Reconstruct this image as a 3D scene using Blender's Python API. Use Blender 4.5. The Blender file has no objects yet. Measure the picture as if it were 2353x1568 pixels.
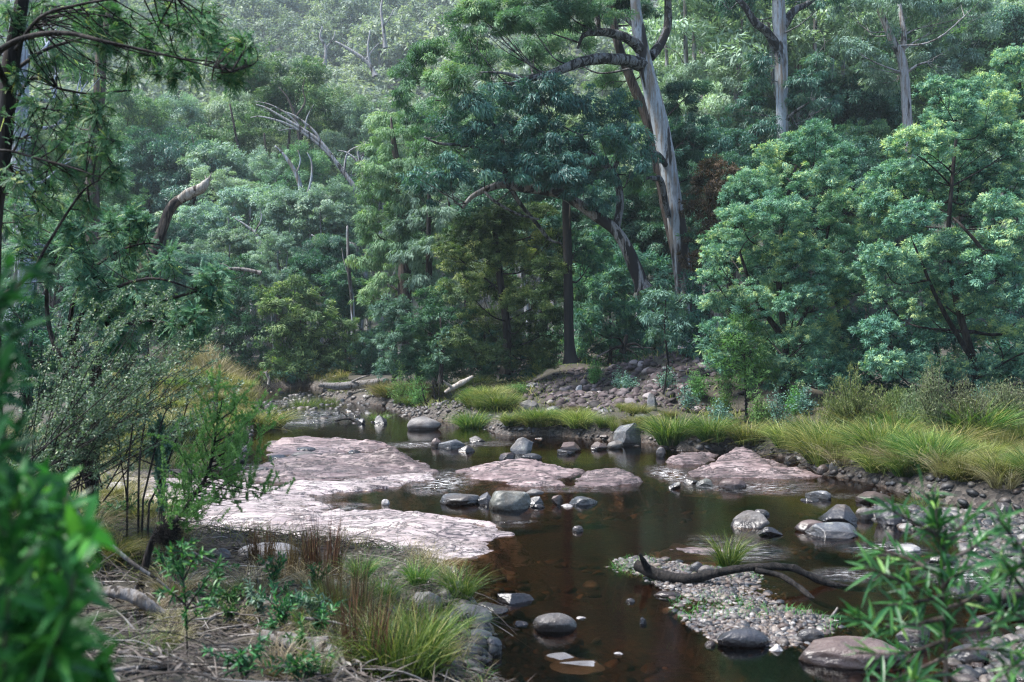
import bpy, math, random
import numpy as np

# ------------------------------------------------------------------ basics
SC = bpy.context.scene
COL = SC.collection
EYE = 2.2          # camera height over the water
FOC = 2288.0       # focal length and image centre of the photograph (2353 wide)
MID = 1176.5
HOR = 795.0


def at(px, py, Y):
    """world point seen at (px, py) when it stands Y metres away"""
    return np.array([(px - MID) / FOC * Y, Y, EYE + (HOR - py) / FOC * Y])


def on(px, py, z=0.0):
    """world point on the level z seen at (px, py)"""
    Y = (EYE - z) * FOC / (py - HOR)
    return np.array([(px - MID) / FOC * Y, Y, z])


def R(seed):
    return np.random.default_rng(seed)


def unit(a):
    return a / np.maximum(np.linalg.norm(a, axis=-1, keepdims=True), 1e-9)


def _hash(ix, iy, iz, s):
    h = (ix.astype(np.uint32) * np.uint32(374761393) + iy.astype(np.uint32) * np.uint32(668265263)
         + iz.astype(np.uint32) * np.uint32(2147483647) + np.uint32(s * 974711 + 17))
    h = (h ^ (h >> np.uint32(13))) * np.uint32(1274126177)
    h = (h ^ (h >> np.uint32(15))) * np.uint32(2246822519)
    h = h ^ (h >> np.uint32(16))
    return h.astype(np.float64) / 4294967295.0


def vnoise(p, s=0):
    p = np.asarray(p, float)
    i = np.floor(p).astype(np.int64)
    f = p - i
    f = f * f * (3 - 2 * f)
    r = 0
    for dx in (0, 1):
        for dy in (0, 1):
            for dz in (0, 1):
                w = (f[..., 0] if dx else 1 - f[..., 0]) * (f[..., 1] if dy else 1 - f[..., 1]) * (f[..., 2] if dz else 1 - f[..., 2])
                r = r + w * _hash(i[..., 0] + dx, i[..., 1] + dy, i[..., 2] + dz, s)
    return r * 2 - 1


def fbm(p, o=4, s=0):
    r, a, t = 0, 1.0, 0
    p = np.asarray(p, float)
    for k in range(o):
        r = r + a * vnoise(p, s + k)
        t += a
        a *= .5
        p = p * 2.03 + 7.1
    return r / t


def mk(name, V, Fs, tone=None, smooth=False, mi=None):
    """mesh datablock from numpy arrays; Fs = list of (m,k) index arrays"""
    if isinstance(Fs, np.ndarray):
        Fs = [Fs]
    Fs = [f for f in Fs if len(f)]
    me = bpy.data.meshes.new(name)
    V = np.ascontiguousarray(V, dtype=np.float32)
    me.vertices.add(len(V))
    me.vertices.foreach_set('co', V.ravel())
    loops = np.concatenate([f.ravel() for f in Fs]).astype(np.int32)
    cnt = np.concatenate([np.full(len(f), f.shape[1]) for f in Fs]).astype(np.int32)
    st = np.concatenate([[0], np.cumsum(cnt)[:-1]]).astype(np.int32)
    me.loops.add(len(loops))
    me.loops.foreach_set('vertex_index', loops)
    me.polygons.add(len(cnt))
    me.polygons.foreach_set('loop_start', st)
    if mi is not None:
        me.polygons.foreach_set('material_index', np.asarray(mi, np.int32))
    me.polygons.foreach_set('use_smooth', np.full(len(cnt), smooth))
    me.update(calc_edges=True)
    if tone is not None:
        if not isinstance(tone, dict):
            tone = {'tone': tone}
        for k, v in tone.items():
            a = me.attributes.new(k, 'FLOAT', 'POINT')
            a.data.foreach_set('value', np.ascontiguousarray(v, dtype=np.float32))
    return me


class Bag:
    def __init__(self):
        self.v, self.f, self.t, self.n = [], [], [], 0

    def add(self, V, Q, T=0.5):
        self.v.append(V)
        self.f.append(Q + self.n)
        self.t.append(np.broadcast_to(np.asarray(T, float), (len(V),)))
        self.n += len(V)
        return self

    def join(self, o):
        for v, f, t in zip(o.v, o.f, o.t):
            self.v.append(v)
            self.f.append(f + self.n)
            self.t.append(t)
        self.n += o.n
        return self

    def arr(self):
        return np.concatenate(self.v), np.concatenate(self.f), np.concatenate(self.t)

    def mesh(self, name, off=None, smooth=False):
        V, Q, T = self.arr()
        if off is not None:
            V = V - np.asarray(off)
        return mk(name, V, Q, T, smooth)


def obj(name, me, mat=None, parent=None, loc=(0, 0, 0)):
    o = bpy.data.objects.new(name, me)
    COL.objects.link(o)
    o.location = tuple(float(c) for c in loc)
    if parent is not None:
        o.parent = parent
    if mat is not None and me is not None:
        if not isinstance(mat, (list, tuple)):
            mat = [mat]
        if not len(me.materials):
            for m in mat:
                me.materials.append(m)
    return o


def tag(o, label, cat, group=None):
    o['label'] = label
    o['category'] = cat
    if group:
        o['group'] = group
    return o


def kind(o, k):
    o['kind'] = k
    return o


def empty(name, loc, label, cat, group=None):
    o = obj(name, None, None, None, loc)
    o.empty_display_size = .2
    return tag(o, label, cat, group)


def dup(root, loc, rz=0.0, sc=1.0, label=None, group=None, tilt=None):
    c = root.copy()
    COL.objects.link(c)
    c.location = tuple(float(q) for q in loc)
    c.rotation_euler = (0, 0, rz) if tilt is None else (tilt[0], tilt[1], rz)
    c.scale = (sc, sc, sc) if np.isscalar(sc) else sc
    if label:
        c['label'] = label
    if group:
        c['group'] = group
    for ch in list(root.children):
        d = ch.copy()
        COL.objects.link(d)
        d.parent = c
        for g in list(ch.children):
            e = g.copy()
            COL.objects.link(e)
            e.parent = d
    return c


# ------------------------------------------------------------------ shapes
def spline(pts, n):
    """Catmull-Rom through pts, n samples per span"""
    P = np.asarray(pts, float)
    P = np.concatenate([[2 * P[0] - P[1]], P, [2 * P[-1] - P[-2]]])
    out = []
    for i in range(1, len(P) - 2):
        t = np.linspace(0, 1, n, endpoint=False)[:, None]
        a, b, c, d = P[i - 1], P[i], P[i + 1], P[i + 2]
        out.append(.5 * (2 * b + (c - a) * t + (2 * a - 5 * b + 4 * c - d) * t ** 2 + (3 * b - a - 3 * c + d) * t ** 3))
    out.append(P[-2][None])
    return np.concatenate(out)


def tube(path, rad, sides=7, lump=0.0, seed=0, flare=0.0):
    P = np.asarray(path, float)
    n = len(P)
    r = np.asarray(rad, float)
    if r.ndim == 0:
        r = np.full(n, float(r))
    elif len(r) != n:
        r = np.interp(np.linspace(0, 1, n), np.linspace(0, 1, len(r)), r)
    T = unit(np.gradient(P, axis=0))
    ref = np.array([0.31, 0.95, 0.05]) if abs(T[:, 2]).mean() > .6 else np.array([.05, .1, .99])
    A = unit(np.cross(T, ref))
    B = np.cross(T, A)
    th = np.arange(sides) * 2 * np.pi / sides
    rr = np.repeat(r[:, None], sides, 1)
    ring = A[:, None] * np.cos(th)[None, :, None] + B[:, None] * np.sin(th)[None, :, None]
    if lump:
        q = P[:, None] * (0.5 / max(r.max(), 1e-3)) * np.array([1, 1, .45]) + ring * 1.3
        rr = rr * (1 + lump * fbm(q, 3, seed))
    if flare:
        rr[0] *= 1 + flare
        rr[1] *= 1 + flare * .4
    V = (P[:, None] + ring * rr[..., None]).reshape(-1, 3)
    i = np.arange(n - 1)[:, None] * sides
    j = np.arange(sides)[None]
    k = (j + 1) % sides
    Q = np.stack([i + j, i + k, i + sides + k, i + sides + j], -1).reshape(-1, 4)
    c = (n - 1) * sides
    V = np.concatenate([V, P[-1:] + T[-1:] * r[-1] * .6])
    cap = np.array([[c + a, c + (a + 1) % sides, len(V) - 1, len(V) - 1] for a in range(sides)])
    return V, Q, cap


def addtube(bag, path, rad, sides=7, lump=0.0, seed=0, T=.5, flare=0.0):
    V, Q, cap = tube(path, rad, sides, lump, seed, flare)
    # cap triangles are drawn as quads by inserting the edge midpoint
    ext, q2 = [], []
    for a, b, c, _ in cap:
        ext.append((V[a] + V[b]) / 2)
        q2.append([a, len(V) + len(ext) - 1, b, c])
    V = np.concatenate([V, np.array(ext)])
    bag.add(V, np.concatenate([Q, np.array(q2)]), T)
    return bag


def leaves(bag, P, A, N, L, W, T, bend=.12, wide=.42):
    """one folded leaf blade (a four cornered face) for every point P"""
    A = unit(A)
    S = unit(np.cross(A, N))
    L = np.broadcast_to(np.asarray(L, float), (len(P),))[:, None]
    W = np.broadcast_to(np.asarray(W, float), (len(P),))[:, None]
    up = np.array([0, 0, 1.0])
    V = np.stack([P, P + A * L * wide + S * W * .5, P + A * L - up * L * bend, P + A * L * wide - S * W * .5], 1).reshape(-1, 3)
    Q = np.arange(len(P) * 4).reshape(-1, 4)
    return bag.add(V, Q, np.repeat(np.broadcast_to(T, (len(P),)), 4))


def longleaf(bag, P, A, N, L, W, T, bend=.25):
    """bigger near leaf: a bent, folded lance of six faces"""
    A = unit(A)
    S = unit(np.cross(A, N))
    N2 = unit(np.cross(S, A))
    L = np.broadcast_to(np.asarray(L, float), (len(P),))[:, None]
    W = np.broadcast_to(np.asarray(W, float), (len(P),))[:, None]
    up = np.array([0, 0, 1.0])
    rows = []
    for t, w in ((0, .12), (.3, .9), (.62, .85), (1, .04)):
        c = P + A * L * t - up * L * bend * t * t
        rows += [c + S * W * w * .5 + N2 * W * w * .16, c, c - S * W * w * .5 + N2 * W * w * .16]
    V = np.stack(rows, 1).reshape(-1, 3)
    q = np.array([[3 * k + c, 3 * k + c + 1, 3 * k + c + 4, 3 * k + c + 3] for k in range(3) for c in range(2)])
    Q = (np.arange(len(P))[:, None, None] * 12 + q[None]).reshape(-1, 4)
    return bag.add(V, Q, np.repeat(np.broadcast_to(T, (len(P),)), 12))


def blades(bag, P, h, lean, k, w, T, seg=3, seed=0):
    """grass blades from base points P: height h, horizontal lean dir, bend k, width w"""
    r = R(seed)
    n = len(P)
    h = np.broadcast_to(np.asarray(h, float), (n,))[:, None]
    k = np.broadcast_to(np.asarray(k, float), (n,))[:, None]
    w = np.broadcast_to(np.asarray(w, float), (n,))[:, None]
    lean = np.concatenate([lean[:, :2], np.zeros((n, 1))], 1)
    a = r.uniform(0, 2 * np.pi, n)
    S = np.stack([np.cos(a), np.sin(a), np.zeros(n)], 1)
    rows = []
    for i in range(seg + 1):
        t = i / seg
        c = P + np.array([0, 0, 1.0]) * h * (t - .42 * k * t ** 2.4) + lean * h * (.25 * t * k + .75 * k * t * t)
        ww = w * (1 - .93 * t ** 1.5) * .5
        rows += [c + S * ww, c - S * ww]
    V = np.stack(rows, 1).reshape(-1, 3)
    q = np.array([[2 * i, 2 * i + 1, 2 * i + 3, 2 * i + 2] for i in range(seg)])
    m = 2 * (seg + 1)
    Q = (np.arange(n)[:, None, None] * m + q[None]).reshape(-1, 4)
    tt = np.broadcast_to(T, (n,))[:, None] + .34 * (np.repeat(np.arange(seg + 1) / seg, 2)[None] - .5)
    return bag.add(V, Q, np.clip(tt, 0, 1).ravel())


def sphere(n, r):
    z = r.uniform(-1, 1, n)
    a = r.uniform(0, 2 * np.pi, n)
    s = np.sqrt(1 - z * z)
    return np.stack([s * np.cos(a), s * np.sin(a), z], 1)


def crown(bag, blobs, L, W, seed, cover=1.5, sub=.26, gap=4.2, droop=.4, tip=0.0, flat=.8, lower=.45, fill=.15, tvar=.28, spread=.55, upn=.8):
    """foliage: every blob is a cloud of sprays, every spray a puff of single leaves"""
    r = R(seed)
    B = np.asarray(blobs, float)
    C, rad = B[:, :3], B[:, 3]
    area = 4 * np.pi * rad ** 2
    s = sub * rad
    nsub = np.maximum(8, (area / (s ** 2 * gap))).astype(int)
    bi = np.repeat(np.arange(len(B)), nsub)
    d = sphere(len(bi), r)
    keep = (d[:, 2] > -.25) | (r.random(len(bi)) < lower)
    bi, d = bi[keep], d[keep]
    gp = vnoise(C[bi] * .7 + d * 2.1, seed % 89) + .35 * d[:, 2]
    ok = gp > -.42
    bi, d = bi[ok], d[ok]
    rr = rad[bi] * r.uniform(.6, 1.16, len(bi))
    inn = r.random(len(bi)) < fill
    rr[inn] *= r.uniform(.3, .8, inn.sum())
    sc = C[bi] + d * rr[:, None] * np.array([1, 1, flat])
    sc += s[bi][:, None] * r.normal(0, .4, (len(bi), 3))
    s = s[bi] * np.exp(r.normal(-.05, .3, len(bi)))
    la = .5 * L * W
    m = np.maximum(3, (cover * area[bi] / nsub[bi] / la * (s / (sub * rad[bi])) ** 2 * r.uniform(.5, 1.3, len(bi)))).astype(int)
    li = np.repeat(np.arange(len(bi)), m)
    n = len(li)
    out = d[li]
    g = r.normal(0, 1, (n, 3))
    g *= np.minimum(1, 1.5 / np.maximum(np.linalg.norm(g, axis=1, keepdims=True), .1)) * np.array([1.1, 1.1, .65])
    P = sc[li] + g * (s[li] * spread)[:, None]
    A = (d * [1, 1, .5] * .5 + r.normal(0, .5, d.shape))[li] + g * .15 + r.normal(0, .5, (n, 3)) - np.array([0, 0, droop])
    N = out * .7 + g * .5 + np.array([0, 0, upn]) + r.normal(0, .45, (n, 3))
    bt = r.uniform(-1, 1, len(B)) * tvar
    stone = r.uniform(-1, 1, len(bi)) * tvar
    T = .45 + bt[bi][li] * .6 + stone[li] * .7 + r.normal(0, .1, n) + tip * np.clip((out * g).sum(1) * .35 + .15 * out[:, 2], -.3, .6)  # tip: paler new growth at spray ends; its upward term paints lit tops
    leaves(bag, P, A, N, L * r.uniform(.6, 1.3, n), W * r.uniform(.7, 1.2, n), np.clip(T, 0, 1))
    return bag


def limbs_to(bag, stem, srad, blobs, seed, r0=.5, sides=5, droop=.0, lo=.25):
    if np.isscalar(lo):
        lo = np.arange(len(stem)) < len(stem) * lo
    """boughs that reach from a stem path to every blob of a crown"""
    r = R(seed)
    stem = np.asarray(stem)
    for b in np.asarray(blobs):
        c, rad = b[:3], b[3]
        hgt = stem[:, 2]
        d = np.linalg.norm(stem - c, axis=1)
        want = c[2] - .55 * np.linalg.norm(stem[:, :2] - c[:2], axis=1)
        cost = d * .5 + np.abs(hgt - want)
        cost = cost + 100 * np.asarray(lo)
        k = int(np.argmin(cost))
        s = stem[k]
        mid = (s + c) / 2 + np.array([0, 0, -.12 * d[k] + droop]) + r.normal(0, .08, 3) * d[k]
        path = spline([s, mid, c + r.normal(0, .12, 3) * rad], 5)
        q0 = min(srad[k] * .6, .012 + .012 * d[k], .12) * r0 * 2
        addtube(bag, path, [q0, q0 * .6, q0 * .22], sides, .15, int(seed + k))
        for _ in range(4):
            e = c + sphere(1, r)[0] * rad * .85
            st = path[r.integers(5, len(path))]
            addtube(bag, spline([st, (st + e) / 2 + r.normal(0, .08, 3) * rad, e], 3), [q0 * .35, q0 * .1], 4)
    return bag


def ico(level):
    import bmesh
    bm = bmesh.new()
    bmesh.ops.create_icosphere(bm, subdivisions=level, radius=1)
    V = np.array([v.co[:] for v in bm.verts])
    Fc = np.array([[v.index for v in f.verts] for f in bm.faces])
    bm.free()
    return V, Fc


ICO = {k: ico(k) for k in (2, 3, 5)}


def rock(seed, size, cuts=9, rough=.12, level=5, cutlo=.55, cuthi=.9, dent=0.0, lay=0.0):
    """a stone: ball, cut by planes, worn and roughened; size = half extents"""
    r = R(seed)
    V, Fc = ICO[level]
    V = V.copy()
    V *= (1 + .22 * fbm(V * .9 + seed * 3.1, 2, seed))[:, None]
    for _ in range(cuts):
        n = sphere(1, r)[0]
        n[2] = abs(n[2]) * .8 if r.random() < .7 else n[2]
        n /= np.linalg.norm(n)
        h = r.uniform(cutlo, cuthi)
        d = V @ n - h
        m = d > 0
        V[m] -= np.outer(d[m] * .985, n)
    if dent:
        d = np.exp(-((V[:, 0] - .1) ** 2 + (V[:, 1] + .05) ** 2) / .18) * (V[:, 2] > 0)
        V[:, 2] -= dent * d
    nrm = unit(V)
    V += nrm * (rough * .7 * fbm(V * 1.9 + seed, 3, seed + 5) + rough * .35 * fbm(V * 6 + seed, 3, seed + 9))[:, None]
    if lay:
        V[:, :2] *= (1 + lay * np.sin(V[:, 2:3] * 14 + 3 * vnoise(V * 1.5, seed)[:, None]) * .5)
    V /= np.abs(V).max(0)
    return V * np.asarray(size), Fc
# ------------------------------------------------------------------ materials
def nt(name):
    m = bpy.data.materials.new(name)
    m.use_nodes = True
    t = m.node_tree
    t.nodes.clear()
    out = t.nodes.new('ShaderNodeOutputMaterial')
    return m, t, out


def N(t, typ, **kw):
    n = t.nodes.new(typ)
    for k, v in kw.items():
        if k in n.inputs:
            n.inputs[k].default_value = v
        else:
            setattr(n, k, v)
    return n


def ramp(t, fac, stops, interp='LINEAR'):
    n = t.nodes.new('ShaderNodeValToRGB')
    n.color_ramp.interpolation = interp
    e = n.color_ramp.elements
    e[0].position, e[0].color = stops[0][0], (*stops[0][1], 1)
    e[1].position, e[1].color = stops[-1][0], (*stops[-1][1], 1)
    for p, c in stops[1:-1]:
        k = e.new(p)
        k.color = (*c, 1)
    t.links.new(fac, n.inputs[0])
    return n.outputs[0]


def noise(t, scale, detail=4, rough=.55, vec=None, stretch=None, dist=0.0):
    n = N(t, 'ShaderNodeTexNoise', Scale=scale, Detail=detail, Roughness=rough, Distortion=dist)
    if stretch is not None or vec is not None:
        if vec is None:
            vec = t.nodes.new('ShaderNodeTexCoord').outputs['Object']
        if stretch is not None:
            mp = N(t, 'ShaderNodeMapping')
            mp.inputs['Scale'].default_value = stretch
            t.links.new(vec, mp.inputs[0])
            vec = mp.outputs[0]
        t.links.new(vec, n.inputs['Vector'])
    return n.outputs['Fac']


def mixc(t, fac, a, b, mode='MIX'):
    n = t.nodes.new('ShaderNodeMix')
    n.data_type = 'RGBA'
    n.blend_type = mode
    for s, v in ((0, fac), (6, a), (7, b)):
        if isinstance(v, (int, float)):
            n.inputs[s].default_value = v
        elif isinstance(v, tuple):
            n.inputs[s].default_value = (*v, 1)
        else:
            t.links.new(v, n.inputs[s])
    return n.outputs[2]


def mathn(t, op, a, b=0.0, clamp=False):
    n = t.nodes.new('ShaderNodeMath')
    n.operation = op
    n.use_clamp = clamp
    for i, v in enumerate((a, b)):
        if isinstance(v, (int, float)):
            n.inputs[i].default_value = v
        else:
            t.links.new(v, n.inputs[i])
    return n.outputs[0]


def bump(t, h, strength, dist):
    b = N(t, 'ShaderNodeBump', Strength=strength, Distance=dist)
    t.links.new(h, b.inputs['Height'])
    return b.outputs[0]


def attr(t, name):
    return N(t, 'ShaderNodeAttribute', attribute_name=name).outputs['Fac']


def leafmat(name, stops, trans=.33, rough=.55, spec=.22, hue=.03, val=.35):
    m, t, out = nt(name)
    c = ramp(t, attr(t, 'tone'), stops)
    oi = t.nodes.new('ShaderNodeObjectInfo').outputs['Random']
    hs = N(t, 'ShaderNodeHueSaturation')
    t.links.new(c, hs.inputs['Color'])
    t.links.new(mathn(t, 'ADD', mathn(t, 'MULTIPLY', oi, hue * 2), .5 - hue), hs.inputs['Hue'])
    t.links.new(mathn(t, 'ADD', mathn(t, 'MULTIPLY', oi, val), 1 - val / 2), hs.inputs['Value'])
    c = hs.outputs[0]
    p = N(t, 'ShaderNodeBsdfPrincipled', Roughness=rough)
    p.inputs['Specular IOR Level'].default_value = spec
    t.links.new(c, p.inputs['Base Color'])
    tr = t.nodes.new('ShaderNodeBsdfTranslucent')
    t.links.new(mixc(t, 1.0, c, (1.0, 1.15, .5), 'MULTIPLY'), tr.inputs[0])
    mx = N(t, 'ShaderNodeMixShader', Fac=trans)
    t.links.new(p.outputs[0], mx.inputs[1])
    t.links.new(tr.outputs[0], mx.inputs[2])
    t.links.new(mx.outputs[0], out.inputs[0])
    return m


def barkmat(name, pale, tan, dark, amount=.45, scale=3.0, streak=.18, speck=.4):
    m, t, out = nt(name)
    a = noise(t, scale, 5, .6, stretch=(1, 1, streak), dist=.6)
    b = noise(t, scale * 4, 4, .6, stretch=(1, 1, streak * .6))
    c = mixc(t, ramp(t, b, [(.44, (0, 0, 0)), (.6, (1, 1, 1))]), pale, tan)
    c = mixc(t, mathn(t, 'MULTIPLY', ramp(t, noise(t, scale * 9, 4, .7, stretch=(1, 1, streak * 2)), [(.36, (1, 1, 1)), (.5, (0, 0, 0))]), speck), c, dark)
    e = amount
    c = mixc(t, ramp(t, a, [(e - .02, (1, 1, 1)), (e + .02, (0, 0, 0))]), c, dark)
    p = N(t, 'ShaderNodeBsdfPrincipled', Roughness=.85)
    p.inputs['Specular IOR Level'].default_value = .15
    t.links.new(c, p.inputs['Base Color'])
    t.links.new(bump(t, mathn(t, 'ADD', a, mathn(t, 'MULTIPLY', b, .5)), .7, .06), p.inputs['Normal'])
    t.links.new(p.outputs[0], out.inputs[0])
    return m


def rockmat(name, stops, rough=.5, scale=3.0, spec=.5, lichen=None, coat=0.0, strata=False, bumpd=.035, wet=False, spot=.4):
    m, t, out = nt(name)
    geo = t.nodes.new('ShaderNodeNewGeometry')
    pos = geo.outputs['Position']
    a = noise(t, scale, 6, .62, vec=pos, dist=.4)
    b = noise(t, scale * 9, 4, .65, vec=pos)
    c = ramp(t, mathn(t, 'ADD', mathn(t, 'MULTIPLY', a, .75), mathn(t, 'MULTIPLY', b, .25)), stops)
    h = mathn(t, 'ADD', a, mathn(t, 'MULTIPLY', b, .35))
    oi = t.nodes.new('ShaderNodeObjectInfo').outputs['Random']
    hs = N(t, 'ShaderNodeHueSaturation')
    t.links.new(c, hs.inputs['Color'])
    t.links.new(mathn(t, 'ADD', mathn(t, 'MULTIPLY', oi, .5), .75), hs.inputs['Value'])
    c = hs.outputs[0]
    if strata:
        s1 = noise(t, 2.2, 5, .6, vec=pos, stretch=(.5, 2.4, 3.0), dist=1.2)
        s2 = noise(t, 2.6, 5, .72, vec=pos, stretch=(.35, 1.6, 3.0), dist=.9)
        crack = ramp(t, mathn(t, 'ABSOLUTE', mathn(t, 'SUBTRACT', s2, .5)), [(.006, (0, 0, 0)), (.04, (1, 1, 1))])
        c = mixc(t, mathn(t, 'MULTIPLY', mathn(t, 'SUBTRACT', 1.0, crack), .92), c, (.014, .010, .011))
        ledge_shade = noise(t, 2.1, 4, .6, vec=pos, stretch=(.55, 2.6, 2.0), dist=.5)
        c = mixc(t, ramp(t, ledge_shade, [(.33, (1, 1, 1)), (.365, (0, 0, 0))]), c, (.035, .024, .024))  # dark dashes: shade of undercut ledges painted into the shelf colour
        h = mathn(t, 'ADD', mathn(t, 'MULTIPLY', s1, 1.6), mathn(t, 'ADD', mathn(t, 'MULTIPLY', crack, .35), mathn(t, 'MULTIPLY', b, .3)))
    if lichen:
        l = noise(t, scale * 2.3, 5, .7, vec=pos)
        c = mixc(t, ramp(t, l, [(.56, (0, 0, 0)), (.64, (1, 1, 1))]), c, lichen)
    st_ = noise(t, .9 + scale * .35, 4, .6, vec=pos, dist=.5)
    if not strata:
        c = mixc(t, mathn(t, 'MULTIPLY', ramp(t, st_, [(.48, (0, 0, 0)), (.62, (1, 1, 1))]), .55), c, (.06, .043, .03))
        sp = noise(t, scale * 14, 3, .7, vec=pos)
        c = mixc(t, mathn(t, 'MULTIPLY', ramp(t, sp, [(.6, (0, 0, 0)), (.66, (1, 1, 1))]), spot), c, (.24, .24, .22))
    # the wet foot of every stone that stands in the stream
    sep = t.nodes.new('ShaderNodeSeparateXYZ')
    t.links.new(pos, sep.inputs[0])
    w = ramp(t, mathn(t, 'ADD', sep.outputs[2], mathn(t, 'MULTIPLY', mathn(t, 'ADD', a, b), -.05)), [(.0, (1, 1, 1)), (.055, (0, 0, 0))])
    p = N(t, 'ShaderNodeBsdfPrincipled')
    p.inputs['Specular IOR Level'].default_value = spec
    if wet:
        t.links.new(mathn(t, 'SUBTRACT', mathn(t, 'ADD', mathn(t, 'MULTIPLY', b, .35), rough - .17), mathn(t, 'MULTIPLY', w, .15)), p.inputs['Roughness'])
    else:
        c = mixc(t, w, c, mixc(t, .72, c, (.01, .008, .007)))
        t.links.new(mathn(t, 'SUBTRACT', rough, mathn(t, 'MULTIPLY', w, rough * .6)), p.inputs['Roughness'])
    t.links.new(c, p.inputs['Base Color'])
    t.links.new(bump(t, h, .8, bumpd), p.inputs['Normal'])
    p.inputs['Coat Weight'].default_value = coat
    p.inputs['Coat Roughness'].default_value = .25
    t.links.new(p.outputs[0], out.inputs[0])
    return m


def tonemat(name, stops, rough=.8, spec=.3, bscale=0, wetfoot=False):
    """opaque matter whose pieces vary by the tone attribute"""
    m, t, out = nt(name)
    c = ramp(t, attr(t, 'tone'), stops)
    n1 = noise(t, 40, 3, .6, vec=t.nodes.new('ShaderNodeNewGeometry').outputs['Position'])
    c = mixc(t, ramp(t, n1, [(.3, (0, 0, 0)), (.75, (1, 1, 1))]), mixc(t, .45, c, (.02, .02, .02)), c)
    p = N(t, 'ShaderNodeBsdfPrincipled', Roughness=rough)
    p.inputs['Specular IOR Level'].default_value = spec
    t.links.new(c, p.inputs['Base Color'])
    if bscale:
        t.links.new(bump(t, noise(t, bscale, 4, .6, vec=t.nodes.new('ShaderNodeNewGeometry').outputs['Position']), .6, .01), p.inputs['Normal'])
    t.links.new(p.outputs[0], out.inputs[0])
    return m


M = {}
# foliage
M['gum_dark'] = leafmat('gum_leaf_dark', [(0, (0.012, 0.045, 0.038)), (0.5, (0.042, 0.115, 0.092)), (0.85, (0.1, 0.21, 0.15)), (1, (0.22, 0.31, 0.15))], rough=.4)
M['gum_mid'] = leafmat('gum_leaf_green', [(0, (0.018, 0.055, 0.036)), (0.45, (0.07, 0.165, 0.095)), (0.8, (0.18, 0.31, 0.16)), (1, (0.34, 0.41, 0.18))])
M['gum_bright'] = leafmat('gum_leaf_bright', [(0, (.03, .075, .045)), (.45, (.10, .20, .115)), (.8, (.22, .35, .18)), (1, (.36, .43, .18))], trans=.33, rough=.55, spec=.22)
M['gum_blue'] = leafmat('gum_leaf_blue', [(0, (0.04, 0.09, 0.085)), (0.5, (0.17, 0.28, 0.235)), (0.85, (0.33, 0.45, 0.36)), (1, (0.45, 0.52, 0.38))], rough=.5)
M['gum_pale'] = leafmat('gum_leaf_pale', [(0, (0.07, 0.12, 0.095)), (0.5, (0.22, 0.31, 0.23)), (0.85, (0.36, 0.46, 0.33)), (1, (0.48, 0.53, 0.35))], rough=.5)
M['wattle'] = leafmat('silver_wattle_leaf', [(0, (0.018, 0.065, 0.048)), (0.42, (0.08, 0.205, 0.142)), (0.72, (0.2, 0.35, 0.225)), (1, (0.48, 0.52, 0.22))], rough=.5, spec=.25)
M['wattle_olive'] = leafmat('olive_wattle_leaf', [(0, (0.014, 0.036, 0.018)), (0.45, (0.055, 0.11, 0.045)), (0.75, (0.145, 0.215, 0.075)), (1, (0.3, 0.34, 0.12))], rough=.5, hue=.005)
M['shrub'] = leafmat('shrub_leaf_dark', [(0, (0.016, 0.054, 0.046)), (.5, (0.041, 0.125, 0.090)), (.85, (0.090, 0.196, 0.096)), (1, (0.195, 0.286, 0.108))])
M['shrub_blue'] = leafmat('shrub_leaf_blue', [(0, (0.03, 0.08, 0.065)), (0.5, (0.085, 0.175, 0.14)), (1, (0.21, 0.32, 0.25))])
M['shrub_brown'] = leafmat('shrub_leaf_brown', [(0, (.02, .018, .012)), (.5, (.07, .055, .032)), (1, (.15, .10, .05))])
M['herb'] = leafmat('bright_sapling_leaf', [(0, (0.03, 0.09, 0.025)), (0.5, (0.085, 0.215, 0.065)), (1, (0.2, 0.36, 0.12))], trans=.4)
M['near_leaf'] = leafmat('near_leaf', [(0, (0.012, 0.07, 0.022)), (0.5, (0.03, 0.16, 0.035)), (0.85, (0.07, 0.25, 0.04)), (1, (0.13, 0.33, 0.05))], trans=.35, rough=.42, spec=.3, val=.1)
M['frond'] = leafmat('wattle_frond', [(0, (0.021, 0.079, 0.060)), (.5, (0.061, 0.175, 0.101)), (.8, (0.140, 0.263, 0.121)), (1, (0.350, 0.420, 0.121))], rough=.55, spec=.25, val=.1)
M['fine'] = leafmat('fine_grey_leaf', [(0, (0.025, 0.068, 0.051)), (.5, (0.085, 0.152, 0.111)), (.9, (0.203, 0.287, 0.203)), (1, (0.372, 0.456, 0.304))], rough=.45, spec=.4, val=.1)
M['grass'] = leafmat('tussock_green', [(0, (.015, .045, .014)), (.4, (.055, .12, .028)), (.75, (.14, .20, .045)), (1, (.34, .33, .12))], trans=.35, rough=.45, val=.7)
M['grass_gold'] = leafmat('tussock_gold', [(0, (0.03, 0.05, 0.016)), (0.4, (0.1, 0.135, 0.035)), (0.75, (0.25, 0.25, 0.075)), (1, (0.42, 0.36, 0.16))], trans=.35, rough=.5, val=.7)
M['straw'] = leafmat('straw', [(0, (.04, .033, .018)), (.45, (.14, .12, .065)), (.8, (.27, .225, .135)), (1, (.42, .37, .25))], trans=.25, rough=.6)
M['straw_pale'] = leafmat('pale_straw', [(0, (0.06, 0.05, 0.028)), (0.45, (0.19, 0.16, 0.09)), (0.8, (0.34, 0.29, 0.19)), (1, (0.5, 0.45, 0.33))], trans=.25, rough=.6, val=.4)
M['rush'] = leafmat('red_rush', [(0, (0.02, 0.02, 0.01)), (0.45, (0.075, 0.042, 0.023)), (0.8, (0.14, 0.08, 0.038)), (1, (0.22, 0.15, 0.07))], trans=.15, rough=.6)
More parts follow.
